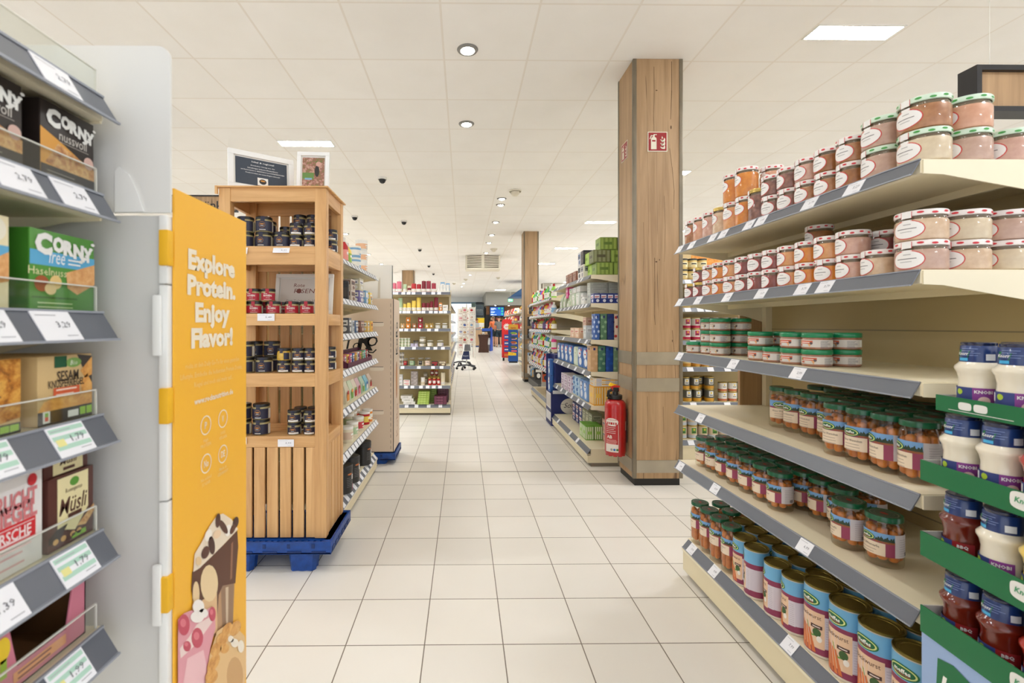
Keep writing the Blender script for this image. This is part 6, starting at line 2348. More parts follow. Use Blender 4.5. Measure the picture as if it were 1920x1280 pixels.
# second
for k in range(5):
    hg(1, ('carton', .057, .1, .084, (30, 52, 130), (224, 226, 236), (190, 50, 60)), 1.158 + k * .0585, 4.115, 0, 'dark blue pocket tissue pack on the second paper shelf, %s from the aisle' % ORD[k])
for k in range(4):
    hg(1, ('carton', .08, .1, .1, (196, 200, 194), (176, 182, 178), GRY), 1.17 + k * .084, 4.235, 0, 'pale grey carton behind the blue tissue packs, %s from aisle' % ORD[k])
for l in range(2):
    for k in range(2):
        hg(1, ('carton', .16, .1, .045, (186, 190, 180), (200, 204, 194), GRY), 1.21 + k * .164, 4.235, .1005 + l * .0455, 'flat grey green carton on second paper shelf, %s stack, %s' % (ORD[k], ('lower', 'upper')[l]))
hg(1, ('carton', .06, .07, .07, WHT, (226, 228, 224), GRY), 1.14, 4.35, 0, 'small white carton by the blue tissue packs, first')
hg(1, ('carton', .06, .07, .11, (226, 228, 224), WHT, GRY), 1.15, 4.44, 0, 'white carton by the blue tissue packs, taller')
for k, (y, c, c2) in enumerate(((4.58, (226, 232, 224), WHT), (4.74, (206, 220, 196), WHT), (4.9, (220, 226, 206), LGR))):
    hg(1, ('soft_pack', .13, .14, .13, c, c2, LGR), 1.18, y, 0, 'soft white cotton pack on the second paper shelf, %s from tissue packs' % ORD[k], -PI / 2)
    hg(1, ('soft_pack', .13, .12, .06, WHT, c2, (90, 160, 190)), 1.18, y, .131, 'soft white cotton pack stacked on the second paper shelf, %s' % ORD[k], -PI / 2)
hg(1, ('carton', .1, .1, .12, (226, 50, 140), (240, 150, 190), WHT), 1.17, 5.08, .1, 'bright pink pack on the second paper shelf')
for k in range(3):
    hg(1, ('pouch', .12, .08, .1 if k == 0 else .17, (206, 220, 190), (236, 236, 226), LGR), 1.17, 5.08 + k * .18, 0, 'pale green pouch on the second paper shelf, %s toward the far end' % ORD[k], -PI / 2)
# third
for k, (c, c2, n) in enumerate((((60, 100, 170), (200, 216, 236), 'white and blue'), ((90, 130, 100), (140, 176, 140), 'leaf green'), ((40, 62, 120), (34, 54, 110), 'dark blue'), ((226, 206, 186), (186, 56, 50), 'cream with red'))):
    hg(2, ('tissue_box', .055 if k else .04, .11, .225, c, c2, NVY), 1.155 + k * .0605 + (.0 if k else .006), 4.12, 0, '%s tissue box standing upright on the third paper shelf' % n, cat='box')
hg(2, ('carton', .1, .1, .125, (200, 204, 204), (226, 228, 226), GRY), 1.155, 4.28, 0, 'silver white carton on the third paper shelf')
hg(2, ('carton', .12, .12, .1, (196, 160, 136), (214, 180, 160), (150, 60, 50)), 1.2, 4.42, .1, 'beige carton stacked on the third paper shelf')
hg(2, ('carton', .12, .12, .098, (206, 180, 150), (226, 206, 180), BRN), 1.2, 4.42, 0, 'beige carton underneath on the third paper shelf')
for k in range(2):
    hg(2, ('carton', .13, .17, .1, (226, 190, 160), (240, 220, 200), (206, 90, 70)), 1.175, 4.60 + k * .19, 0, 'peach coloured carton on the third paper shelf, %s from the tissue boxes' % ORD[k])
# fourth
for k, (c, c2, n) in enumerate((((206, 168, 124), (216, 180, 140), 'tan'), ((70, 120, 100), (120, 160, 130), 'leaf green'), ((24, 70, 150), (30, 84, 170), 'plain blue'), ((110, 140, 110), (140, 170, 140), 'pale green'))):
    hg(3, ('tissue_box', .062, .11, .222, c, c2, NVY), 1.133 + k * .0665, 4.12, 0, '%s tissue box standing upright on the fourth paper shelf' % n, cat='box')
SP1 = ('soft_pack', .19, .15, .2, (60, 110, 180), (232, 234, 238), (196, 40, 60))
for k, y in enumerate((4.30, 4.50, 4.9, 5.1, 5.3, 5.5)):
    hg(3, SP1, 1.19, y, 0, 'blue and white paper roll pack on the fourth paper shelf, %s from tissue boxes' % ORD[k], -PI / 2)
hg(3, ('soft_pack', .18, .14, .19, (206, 220, 200), (220, 230, 214), LGR), 1.19, 4.70, 0, 'pale green paper roll pack on the fourth paper shelf', -PI / 2)
# fifth
YG = ('napkin_pack', .085, .15, .165, (238, 170, 40), (224, 206, 160), (240, 200, 90))
for k in range(4):
    hg(4, YG, 1.172 + k * .088, 4.14, 0, 'yellow wrapped handkerchief pack on the fifth paper shelf, %s from aisle' % ORD[k])
for l in range(2):
    hg(4, ('napkin_pack', .32, .16, .035, (240, 226, 196), (210, 210, 214), (240, 180, 60)), 1.295, 4.14, .166 + l * .0358, 'flat white and yellow pack lying on the yellow packs, %s' % ('lower', 'upper')[l])
for k in range(2):
    hg(4, ('soft_pack', .13, .1, .19, (110, 150, 206), (226, 230, 240), NVY), 1.165, 4.30 + k * .14, 0, 'blue white tissue bundle on the fifth paper shelf, %s behind yellow packs' % ORD[k], -PI / 2)
for k in range(2):
    for l in range(2):
        hg(4, ('soft_pack', .12, .1, .095, (190, 216, 236), (60, 120, 180), NVY), 1.165, 4.60 + k * .14, l * .096, 'light blue tissue bundle on the fifth paper shelf, %s pile, %s' % (ORD[k], ('lower', 'upper')[l]), -PI / 2)
for k in range(3):
    for l in range(3):
        hg(4, ('carton', .12, .13, .055, (226, 216, 226), (150, 110, 150), WHT), 1.165, 4.88 + k * .17, l * .0555, 'white purple flat pack on the fifth paper shelf, %s pile, %s' % (ORD[k], LV[l]), -PI / 2)
# bottom
for k in range(3):
    for l in range(2):
        hg(5, ('carton', .1, .12, .1, (150, 154, 130), (190, 194, 170), (90, 96, 80)), 1.30 + k * .0, 4.62 + k * .13, l * .1006, 'grey green carton on the bottom paper deck, %s pile, %s' % (ORD[k], ('lower', 'upper')[l]))
        hg(5, ('carton', .1, .12, .1, (60, 70, 130), (230, 226, 226), RED), 1.30, 5.02 + k * .15, l * .1006, 'blue white and red carton on the bottom paper deck, %s pile, %s' % (ORD[k], ('lower', 'upper')[l]))
for k in range(2):
    for q in range(2):
        hg(5, ('napkin_pack', .075, .115, .13, (110, 170, 60), (226, 232, 206), (150, 196, 90)), 1.175 + k * .082, 4.42 + q * .12, 0, 'green and white striped pack on the bottom paper deck, %s column, %s' % (ORD[k], ('front', 'behind')[q]))
for l in range(2):
    hg(5, ('carton', .1, .16, .1, (226, 180, 170), (240, 214, 190), (90, 100, 170)), 1.345, 4.3, l * .1006, 'pink and orange carton on the bottom paper deck behind the extinguisher, %s' % ('lower', 'upper')[l])

# blue paper roll display at the end
t = thing('roll_display', 'dark blue cardboard display with white oval logo at the end of the paper shelves', 'display', (1.06, 5.68, 0), 0)
nv = K((30, 40, 104), .5)
b = MB()
b.box(0, .40, 0, .35, 0, .40, nv)
b.box(.05, .40, 0, .35, .40, .86, nv)
b.box(0, .05, .33, .35, .40, .86, nv)
b.build('carton', t)
b = MB()
S = Flat((0, 0, 0), (1, 0, 0), (0, 0, 1))
b.oval(S, .23, .24, .115, .095, K((226, 222, 214)), .0006)
b.text(S, 'Softis', .25, .25, .06, K((40, 36, 60)), .001, shear=.35, ref='S')
b.rect(S, .12, .165, .262, .265, K((40, 36, 60)), .001)
S = Flat((0, .17, 0), (0, -1, 0), (0, 0, 1))
b.rect(S, -.16, .16, .05, .16, K((226, 226, 230)), .0006)
b.rect(S, -.15, .15, .2, .39, K((222, 220, 222)), .0006)
b.rect(S, -.13, .13, .22, .37, K((206, 200, 196)), .0009)
b.build('logo_print', t)
MB().box(.02, .40, -.012, -.002, .39, .43, K((220, 222, 230))).build('front_strip', t)
for l in range(2):
    put_goods(('soft_pack', .15, .045, .2, (60, 110, 180), (232, 234, 238), (196, 40, 60)), (1.085, 5.84, .4008 + l * .2005), -PI / 2, '%s paper roll pack standing in the dark blue display' % ('lower', 'upper')[l], 'pack', PGRP)

# ------------------------------------------------------------------ detergent shelves further on
DF = Frame(1.16, 8.2, -PI / 2)
DT = (1.585, 1.372, 1.155, .9, .6)
shelf_unit('detergent_shelf', 'cream shelf unit of cleaning bottles beyond the paper shelves', DF, 2.0, .45, DT, .15, 1.72, {i: [.1 + .16 * k for k in range(12)] for i in range(5)}, (), .07)
BC = (((240, 210, 30), RED, RED), ((40, 150, 90), WHT, WHT), ((120, 200, 60), WHT, GRN), ((60, 150, 110), WHT, WHT), ((220, 226, 226), GRN, WHT), ((150, 210, 80), WHT, RED), ((60, 120, 200), WHT, WHT), ((230, 60, 140), WHT, WHT))
B2_ = ((NVY, YEL, RED), ((226, 190, 40), WHT, RED), (ORG, WHT, RED), ((226, 120, 160), WHT, WHT), ((236, 180, 200), WHT, PNK), ((226, 230, 236), LBL, WHT), (BLU, WHT, WHT), (RED, YEL, WHT))
B3_ = (((80, 50, 110), (110, 80, 140), (60, 90, 40)), ((50, 40, 70), PUR, DGR), ((214, 80, 60), WHT, DGR), ((40, 60, 44), RED, RED), ((150, 40, 30), YEL, RED), ((160, 140, 40), WHT, RED), ((150, 150, 50), WHT, RED), ((140, 130, 40), WHT, RED))
for i, cs in enumerate((BC, B2_, B3_, BC, B2_)):
    for k in range(14):
        c, c2, c3 = cs[(k * (1 + 2 * (i > 2))) % 8]
        h = (.2, .165, .165, .19, .22)[i] * (1 - .1 * ((k * 7) % 3) / 2)
        put_goods(('bottle', .072, .072, round(h, 3), c, c2, c3), (1.215, 8.1 - k * .138, DT[i] + .0008), -PI / 2, '%s cleaning bottle, %s cap, on %s detergent shelf, %s from its far end' % (hue(c), hue(c3), hn[i], ORD[k]), 'bottle', 'bottles on the detergent shelf')

# ------------------------------------------------------------------ racks of hanging packs by the second pillar
t = thing('peg_rack', 'black peg rack of small hanging packs between detergents and second pillar', 'rack', (1.68, 8.7, 0), 0)
MB().box(.0, .04, 0, 1.3, 0, 1.75, K((50, 48, 48))).build('upright', t)
MB().box(-.3, 0.0, 0, 1.3, 0, .12, K((90, 90, 88))).build('base', t)
b = MB()
for i in range(6):
    for k in range(6):
        b.box(-.3, 0, .1 + k * .22, .105 + k * .22, 1.66 - i * .25, 1.665 - i * .25, K((150, 150, 150)))
b.build('peg_grid', t)
HC = (WHT, BLK, LBL, (210, 210, 206), (60, 60, 64), (226, 214, 200), GRY, TAN)
for i in range(6):
    for k in range(6):
        for d in range(2):
            c = HC[(i * 5 + k * 3 + d) % 8]
            put_goods(('hang_pack', .12, .03, .19, c, HC[(i + k + d + 3) % 8], HC[(i * 3 + k + 1) % 8]), (1.41 + d * .1, 8.79 + k * .22, 1.455 - i * .25), -.35, 'small %s pack on the black peg rack, %s row from top, %s peg, %s' % (hue(c), ORD[i], ORD[k], ('outer', 'inner')[d]), 'pack', 'hanging packs')
t = thing('peg_rack', 'white faced card rack in front of the black peg rack', 'rack', (1.40, 8.42, 0), 0)
MB().box(0, .3, 0, .03, .0, 1.74, K((214, 214, 208))).build('panel', t)
MB().box(0, .3, -.12, 0, .0, .1, K((120, 118, 114))).build('foot', t)
for i in range(7):
    for k in range(2):
        c = ((236, 238, 238), (70, 170, 210), (236, 238, 238), (90, 110, 130), (226, 226, 226), (60, 70, 90), (226, 100, 60))[(i + k * (i > 2)) % 7]
        put_goods(('hang_pack', .13, .04, .19, c, ((60, 160, 206), WHT, (40, 60, 90), WHT)[(i + k) % 4], (60, 160, 206) if i < 3 else BLK), (1.475 + k * .145, 8.398, 1.5 - i * .215), 0, 'flat %s pack on the white faced card rack, %s row from top, %s column' % (hue(c), ORD[i], ORD[k]), 'pack', 'hanging packs')
put_goods(('tub', .11, .11, .1, (176, 200, 150), LGR, LGR), (1.37, 8.33, .83), 0, 'pale green sponge ball hanging before the peg racks', 'sponge', None)

# ================================================================== tinned food shelves facing the entrance, behind the sausage shelves
KF = Frame(1.72, 4.12, 0)
KT = (1.62, 1.372, 1.085, .85, .54)
shelf_unit('canned_food_shelf', 'cream shelf unit of tinned vegetables seen between pillar and sausage shelves', KF, 1.25, .42, KT, .2, 1.7, {0: [.15, .25], 1: [.14, .25, .36, .43, .5, .6], 2: [.3, .6], 3: [.27, .45, .6, .8], 4: [.3, .6]}, (.3, .6), .055)
b = MB()
b.box(0, 1.1, 0, .02, 0, .2, K((214, 190, 140)))
b.text(Flat((0, 0, .1), (1, 0, 0), (0, 0, 1)), 'Konserven', .20, -.03, .062, K((50, 44, 40)), .001, res=3, ref='K')
b.rect(Flat((0, 0, 0), (1, 0, 0), (0, 0, 1)), .42, .9, .0, .2, photo_print('chickpea_print', [(190, 90, 30), (226, 150, 60), (240, 196, 120)], 40), .001)
tag(b.build('shelf_header', None, (1.70, 4.36, 1.70)), 'tan header sign for tinned food above the canned food shelf', 'sign')
TG = 'tins on the canned food shelf'
fx = lambda px: (px - 869) * 4.17 / 882


def tin(i, px, lvl, spec, label, row=0, cat='can'):
    put_goods(spec, (fx(px), 4.185 + row * .085, KT[i] + .0008 + lvl), 0, label, cat, TG)


CORN = ('tin_can', .078, .078, .108, (96, 96, 90), (226, 226, 220), (206, 150, 40))
BEAN = ('tin_can', .075, .075, .085, (230, 228, 222), (236, 234, 228), (196, 110, 70))
VEG = ('tin_can', .085, .085, .115, (214, 196, 170), (90, 150, 60), (190, 200, 210))
PAST = ('tub', .08, .08, .095, (226, 200, 130), (240, 230, 190), (60, 60, 50))
for k in range(3):
    for l in range(2):
        tin(0, 1284 + k * 18, l * .0955, PAST, 'pale yellow jar on the top tin shelf, %s pile, %s' % (ORD[k], ('lower', 'upper')[l]), cat='jar')
for k in range(6):
    tin(1, 1290 + k * 17.5, 0, (PAST if k < 3 else ('tin_can', .078, .078, .1, (226, 130, 60) if k > 3 else (60, 80, 50), WHT, (200, 80, 40))), 'jar or tin in the row on the second tin shelf, %s from the pillar' % ORD[k])
for k in range(6):
    for l in range(2):
        tin(2, 1290 + k * 18, l * .1005, ('tin_can', .078, .078, .1, (226, 226, 220) if k < 2 else (40, 60, 44), (190, 60, 100), (180, 30, 70) if k < 2 else (60, 96, 50)), '%s tin on the third tin shelf, %s pile, %s' % (('white and pink', 'dark green')[k > 1], ORD[k], ('lower', 'upper')[l]))
for k in range(6):
    tin(3, 1291 + k * 17.5, 0, ('tin_can', .078, .078, .1, (226, 206, 150) if k < 1 else (190, 96, 44), (236, 226, 200), (206, 150, 60)), '%s tin on the fourth tin shelf, %s from the pillar' % (('pale', 'rust')[k > 0], ORD[k]))
for k, px in enumerate((1288, 1306, 1334)):
    for l in range(2):
        tin(4, px + (4 if l == 0 and k < 2 else 0), l * .1085, CORN, 'grey and gold corn tin on the fifth tin shelf, %s pile, %s' % (ORD[k], ('lower', 'upper')[l]))
    if k < 2:
        for l in range(2):
            tin(4, 1322 + k * 18, l * .1085, CORN, 'grey and gold corn tin behind the front piles, %s pile, %s' % (ORD[k], ('lower', 'upper')[l]), 1)
for k, px in enumerate((1359, 1378, 1396)):
    for l in range(2):
        tin(4, px, l * .0855, BEAN if k < 2 else ('tin_can', .075, .075, .085, (200, 220, 190), (206, 40, 60), (120, 170, 80)), 'white bean tin on the fifth tin shelf, %s pile, %s' % (ORD[k], ('lower', 'upper')[l]), k == 0 and 0 or 0)
for k in range(5):
    for l in range(2):
        put_goods(VEG, (fx(1286 + k * 20), 4.23, .2008 + l * .1155), 0, 'vegetable tin on the bottom deck of the tin shelf, %s pile, %s' % (ORD[k], ('lower', 'upper')[l]), 'can', TG)

# framed oak sign and the cornice of the aisle behind the sausage shelves
t = thing('aisle_sign', 'black framed oak aisle sign hanging high behind the green lidded jars', 'sign', (2.21, 2.02, 2.14))
b = MB()
for x0, x1, z0, z1 in ((0, .9, 0, .022), (0, .9, .178, .2), (0, .022, .022, .178), (.878, .9, .022, .178)):
    b.box(x0, x1, -.02, .06, z0, z1, K((26, 25, 26), .45))
b.build('frame', t)
MB().box(.022, .878, 0, .03, .022, .178, 'oak_board').build('board', t)
b = MB()
b.text(Flat((.4, 0, .075), (1, 0, 0), (0, 0, 1)), 'Nudeln', .04, 0, .085, 'ink_black', .001, bold=.01)
b.build('lettering', t)
MB().tube([(.1, .02, .2), (.1, .02, CEIL - 2.142)], .0012, 'white_paint', 6).build('hanger', t)
MB().tube([(.8, .02, .2), (.8, .02, CEIL - 2.142)], .0012, 'white_paint', 6).build('hanger', t)
t = thing('aisle_cornice', 'oak edged cream shelf cornice behind the sausage shelves', 'shelf', (1.56, 1.9, 0), math.radians(-35))
MB().box(.2, 1.8, .02, .3, 0, 1.76, 'cream_back_shaded').build('back_panel', t)
MB().box(.2, 1.8, 0, .3, 1.76, 1.80, 'oak_board').build('cornice_board', t)
t = thing('aisle_sign', 'black framed oak drinks sign showing beside the wooden rack', 'sign', (-3.3, 5.1, 2.44))
b = MB()
for x0, x1, z0, z1 in ((0, .86, 0, .014), (0, .86, .166, .18), (0, .014, .014, .166), (.846, .86, .014, .166)):
    b.box(x0, x1, -.01, .03, z0, z1, K((26, 25, 26), .45))
b.build('frame', t)
MB().box(.014, .846, 0, .02, .014, .166, 'oak_board').build('board', t)
b = MB()
b.text(Flat((.43, 0, .09), (1, 0, 0), (0, 0, 1)), 'Getränke &', .14, -.015, .085, 'ink_black', .001, bold=.01, w=.62)
b.build('lettering', t)
for x in (.1, .76):
    MB().tube([(x, .01, .18), (x, .01, CEIL - 2.442)], .0012, 'white_paint', 6).build('hanger', t)

# ================================================================== the far end: till, kiosk, displays, people
fxy = lambda px, y: (px - 869) * y / 882
fz = lambda py, y: HCAM + (610 - py) * y / 882
# end wall with windows
YW = 33.5
struct(MB().box(XL, XR, YW, YW + .2, 2.88, CEIL, K((226, 228, 228), .6)).build('wall_back'))
o = MB()
o.box(.9, XR, YW, YW + .2, 0, 2.88, K((70, 66, 62), .6))
struct(o.build('wall_back_side'))
o = MB()
o.box(XL, -6.2, YW, YW + .2, 0, 2.88, K((206, 208, 206), .6))
struct(o.build('wall_back_corner'))
fr = K((120, 150, 176), .4)
for n, (x0, x1) in enumerate(((-6.2, -3.1), (-3.1, -1.05), (-1.05, .9))):
    t = bpy.data.objects.new('window_%d' % (n + 1), None)
    struct(link(t, None, (x0, YW + .02, 0)))
    w = x1 - x0
    b = MB()
    for a in ((0, w, 2.76, 2.88), (0, .1, .05, 2.76), (w - .1, w, .05, 2.76), (.1, w - .1, .0, .05)):
        b.box(a[0], a[1], 0, .1, a[2], a[3], fr)
    b.build('window_frame', t)
    MB().box(.1, w - .1, .04, .05, .05, 2.76, 'clear_sheet').build('window_pane', t)
struct(MB().box(-14, 14, YW + .3, YW + 14, -.12, -.05, K((190, 188, 182), .8)).build('pavement_outside'))

# glass door unit and yellow board
t = thing('sliding_door_unit', 'grey green frame with dark glass doors behind the till', 'door unit', (fxy(884, 31), 31, 0))
w = fxy(909, 31) - fxy(884, 31)
b = MB()
gf = K((104, 126, 124), .5)
b.box(0, .28, 0, .2, 0, 2.72, gf)
b.box(.28, w, 0, .2, 2.62, 2.72, K((50, 62, 70)))
b.box(w - .08, w, 0, .2, 0, 2.62, K((50, 62, 70)))
b.build('frame', t)
for k in range(2):
    b = MB()
    z0, z1 = ((0, 1.8), (1.86, 2.6))[k]
    b.box(.3, w - .1, .05, .08, z0, z1, K((64, 90, 104), .15, coat=.5))
    S = Flat((.3 + (w - .4) / 2, .05, 0), (1, 0, 0), (0, 0, 1))
    b.text(S, ('GLAS', 'EINGANG')[k], 0, (z0 + z1) / 2 + (.55 if k == 0 else 0), .11, K((190, 206, 210)), .004, w=.4)
    b.rect(S, -.2, .2, z1 - .5 if k else 1.2, z1 - .47 if k else 1.23, K((170, 190, 196)), .004)
    b.build('glass_leaf', t)
b = MB().box(fxy(894, 28.6), fxy(908, 28.6), 28.6, 28.65, 0, fz(596, 28.6), K((226, 190, 30), .5))
tag(b.build('yellow_board'), 'plain yellow board standing behind the till', 'board')

# kiosk
YK = 30.0
kx0 = fxy(911, 28.5)
struct(MB().box(kx0, 9, 28.5, YW, fz(572, 28.5), CEIL - .001, K((148, 146, 138), .6)).build('trim_soffit'))
struct(MB().box(kx0 + .1, 9, YK, YK + .1, 1.9, fz(573, YK), wood('kiosk_oak', (120, 78, 48), (160, 112, 74), 0, .5)).build('wall_kiosk_upper'))
struct(MB().box(kx0 + .1, 9, YK, YK + .1, 0, 1.9, K((44, 42, 44), .6)).build('wall_kiosk_lower'))
for k, px in enumerate((929, 954)):
    DOWN.put((fxy(px, 28.9), 28.9, fz(572, 28.5) - .001), 0, 'small downlight under the grey kiosk soffit, %s from the yellow board' % ORD[k], 'light', None)
t = thing('menu_screen', 'lit blue menu screen high on the kiosk wall', 'screen', (fxy(918, 29.6), 29.6, fz(593, 29.6)))
sw, shh = fxy(946, 29.6) - fxy(918, 29.6), fz(574.5, 29.6) - fz(593, 29.6)
MB().box(0, sw, 0, .08, 0, shh, 'black_plastic').build('case', t)
b = MB()
S = Flat((0, 0, 0), (1, 0, 0), (0, 0, 1))
b.rect(S, .04, sw - .04, .04, shh - .04, mat('screen_blue', (20, 84, 170), .4, emit=.9), .002)
sg, sw_ = mat('screen_green', (50, 170, 110), .4, emit=1), mat('screen_white', (220, 236, 250), .4, emit=1)
for q in range(3):
    b.rect(S, sw - .2, sw - .09, .1 + q * .17, .2 + q * .17, sg, .004)
b.rect(S, sw * .58, sw * .7, shh - .17, shh - .07, sg, .004)
for q, (v, l) in enumerate(((.8, .3), (.72, .36), (.64, .2), (.44, .28), (.37, .24), (.2, .16), (.14, .38))):
    b.rect(S, .08, .08 + l * sw, shh * v, shh * v + .022, sw_, .004)
b.build('display', t)
t = thing('exit_sign', 'green and white lit exit sign below the kiosk soffit', 'sign', (fxy(953, 27), 27, fz(565.5, 27)))
sg2 = mat('exit_green', (60, 190, 130), .4, emit=1.2)
MB().box(0, .26, 0, .04, 0, .15, sg2).build('case', t)
b = MB()
S = Flat((.13, 0, .075), (1, 0, 0), (0, 0, 1))
b.rect(S, -.1, -.02, -.05, .05, mat('exit_white', (235, 250, 240), .4, emit=1.2), .002)
b.poly(S, [(.01, -.02), (.06, -.02), (.06, -.045), (.11, 0), (.06, .045), (.06, .02), (.01, .02)], MATS['exit_white'], .002)
b.build('symbol', t)
MB().tube([(.13, .02, .15), (.13, .02, CEIL - fz(565.5, 27) - .001)], .006, 'white_paint', 6).build('hanger', t)
t = thing('kiosk_shelf', 'dark back wall shelf of the kiosk holding packs below the screen', 'shelf', (kx0 + .3, YK - .36, 0))
for z in (.9, 1.25, 1.55):
    MB().box(0, 3.6, 0, .34, z - .03, z, K((60, 52, 46))).build('board', t)
for x in (0, 1.8, 3.57):
    MB().box(x, x + .03, 0, .34, 0, 1.55, K((50, 44, 40))).build('upright', t)
for i, z in enumerate((1.25, 1.55)):
    for k in range(10):
        put_goods(('carton', .2, .12, .2 if i == 0 else .16, (WHT, TAN, BRN, ORG, GRY, CRM)[(k + i) % 6], (WHT, RED, BLK)[k % 3], BLK), (kx0 + .47 + k * .3, YK - .2, z + .001), 0, '%s pack on the %s kiosk board, %s from the yellow board' % (hue((WHT, TAN, BRN, ORG, GRY, CRM)[(k + i) % 6]), ('middle', 'top')[i], ORD[k]), 'pack', 'packs in the kiosk')

# counter
t = thing('till_counter', 'wood fronted till counter at the end of the aisle', 'counter', (fxy(884, 26.4), 26.4, 0))
cw = fxy(905, 26.4) - fxy(884, 26.4)
MB().box(0, cw, 0, .5, .08, .96, wood('counter_oak', (170, 138, 104), (200, 168, 132), 2, .6)).build('front', t)
MB().box(-.03, cw + .03, -.03, .55, .96, 1.0, K((120, 120, 122))).build('worktop', t)
MB().box(.0, cw, .02, .5, 0, .08, K((60, 80, 130))).build('plinth', t)
t = thing('card_terminal', 'white screen of the till standing on the counter', 'till', (fxy(903, 26.62), 26.62, 1.001))
MB().lathe([(.07, 0), (.07, .02), (.03, .03), (.03, .12), (0, .12)], K(WHT), 12).build('stand', t)
MB().box(-.14, .14, -.02, .02, .12, .36, K(WHT), .01).build('monitor', t)
# brown bin with waist
t = thing('wicker_bin', 'dark brown waisted woven bin before the till', 'basket', (fxy(906.5, 21.3), 21.3, 0))
bw = mat('wicker_brown', (86, 50, 34), .6, noise=(60, .4))


def sqlathe(b, prof, m, n=4):
    vs, fs = [], []
    for r, z in prof:
        for sx, sy in ((-1, -1), (1, -1), (1, 1), (-1, 1)):
            vs.append((sx * r, sy * r, z))
    for i in range(len(prof) - 1):
        for k in range(4):
            k2 = (k + 1) % 4
            fs.append((i * 4 + k, i * 4 + k2, i * 4 + 4 + k2, i * 4 + 4 + k))
    fs.append((3, 2, 1, 0))
    fs.append(tuple(range(len(vs) - 4, len(vs))))
    b.add(vs, fs, m)


b = MB()
sqlathe(b, [(.235, 0), (.225, .06), (.20, .25), (.19, .42), (.205, .6), (.235, .74), (.24, .80), (.21, .80), (.19, .72)], bw)
b.build('body', t)
b = MB()
sqlathe(b, [(.236, .735), (.246, .74), (.246, .765), (.236, .77)], bw)
b.build('rim_band', t)
for k in range(5):
    put_goods(('pouch', .1, .045, .2, (TAN, CRM, WHT, TAN, (226, 196, 150))[k], WHT, BRN), (fxy(906.5, 21.3) - .13 + k * .065, 21.26 + .05 * (k % 2), .722), .03 * k, 'bread bag standing in the dark brown bin, %s along it' % ORD[k], 'bag', 'bags in the bin')
# blue and black newspaper stand
t = thing('news_stand', 'blue and black leaning stand beside the brown bin', 'stand', (fxy(921, 22.4), 22.4, 0), -.3)
MB().prism([(-.2, .0), (.26, .0), (.16, 1.12), (.0, 1.12)], -.02, .02, K((30, 70, 170)), 'yz').build('side', t)
MB().box(-.42, -.02, -.1, .12, .55, .95, 'black_plastic').build('hood', t)
MB().box(-.42, -.02, -.12, .14, .95, 1.08, K((36, 84, 180))).build('top', t)
MB().box(-.4, -.02, -.06, .14, .0, .5, K((110, 106, 104))).build('bin', t)
MB().box(-.18, -.03, -.1, -.07, .3, .62, K((220, 220, 220))).build('leaflet_holder', t)

# red and blue floor displays, shelves behind
t = thing('burst_display', 'tall red floor display with a white burst, on black feet', 'display', (fxy(941, 16.3), 16.3, 0), -.1)
rd = K((214, 36, 38), .5)
b = MB()
b.prism([(0, .1), (.34, .1), (.34, 1.38), (.30, 1.43), (.06, 1.43), (0, 1.36)], 0, .05, rd)
b.build('panel', t)
S = Flat((0, 0, 0), (1, 0, 0), (0, 0, 1))
b = MB()
pts = []
for k in range(24):
    a = 2 * PI * k / 24
    rr = .13 if k % 2 else .085
    pts.append((.17 + rr * math.cos(a), 1.17 + rr * math.sin(a)))
b.poly(S, pts, K(WHT), .002)
b.text(S, 'HIT', .17, 1.17, .05, rd, .004, bold=.03)
for q in range(3):
    b.rect(S, .08, .33, .30 + q * .22, .46 + q * .22, K((50, 70, 150)), .002)
    b.rect(S, .10, .22, .36 + q * .22, .40 + q * .22, K(WHT), .003)
b.rect(S, .08, .33, .14, .24, K((226, 130, 60)), .002)
b.build('print', t)
for x in (.03, .27):
    MB().box(x, x + .06, -.14, .16, 0, .1, 'black_plastic').build('foot', t)
t = thing('sweets_display', 'blue floor display of sweets with a gold top band', 'display', (fxy(953, 15.3), 15.3, 0), -.12)
bl2 = K((20, 76, 150), .5)
b = MB()
b.box(0, .32, 0, .28, .05, 1.08, bl2)
b.prism([(0, 1.08), (.32, 1.08), (.32, 1.24), (.03, 1.26), (0, 1.2)], 0, .03, K((206, 160, 50)))
b.build('carton', t)
b = MB()
S = Flat((0, 0, 0), (1, 0, 0), (0, 0, 1))
for q in range(4):
    b.oval(S, .17, .52 + q * .15, .1, .035, K(((110, 100, 50), (160, 80, 40), (60, 70, 80), (120, 160, 60))[q]), .002)
    b.rect(S, .11, .24, .455 + q * .15, .475 + q * .15, K((226, 150, 160)), .003)
    b.oval(S, .26, .49 + q * .15, .025, .025, K((226, 196, 60)), .004, 8)
b.rect(S, .1, .28, .36, .41, K((226, 90, 110)), .002)
b.text(S, 'haribo', .17, 1.14, .05, K((150, 40, 40)), .033, bold=.03)
b.poly(S, [(0, .24), (.26, .24), (.26, .32), (0, .36)], K((240, 200, 40)), .002)
b.text(S, '2,49', .1, .29, .04, K((190, 60, 40)), .004)
b.build('print', t)
MB().box(.02, .3, .02, .26, 0, .05, 'black_plastic').build('foot', t)
RF = Frame(1.74, 20.2, -PI / 2)
shelf_unit('sweets_shelf', 'white shelf unit of sweets behind the red and blue displays', RF, 4.4, .45, (1.62, 1.36, 1.1, .8, .5), .15, 1.7, {i: [.2 + k * .3 for k in range(14)] for i in range(5)}, (), .08, brackets=False, back=K((226, 224, 218)))
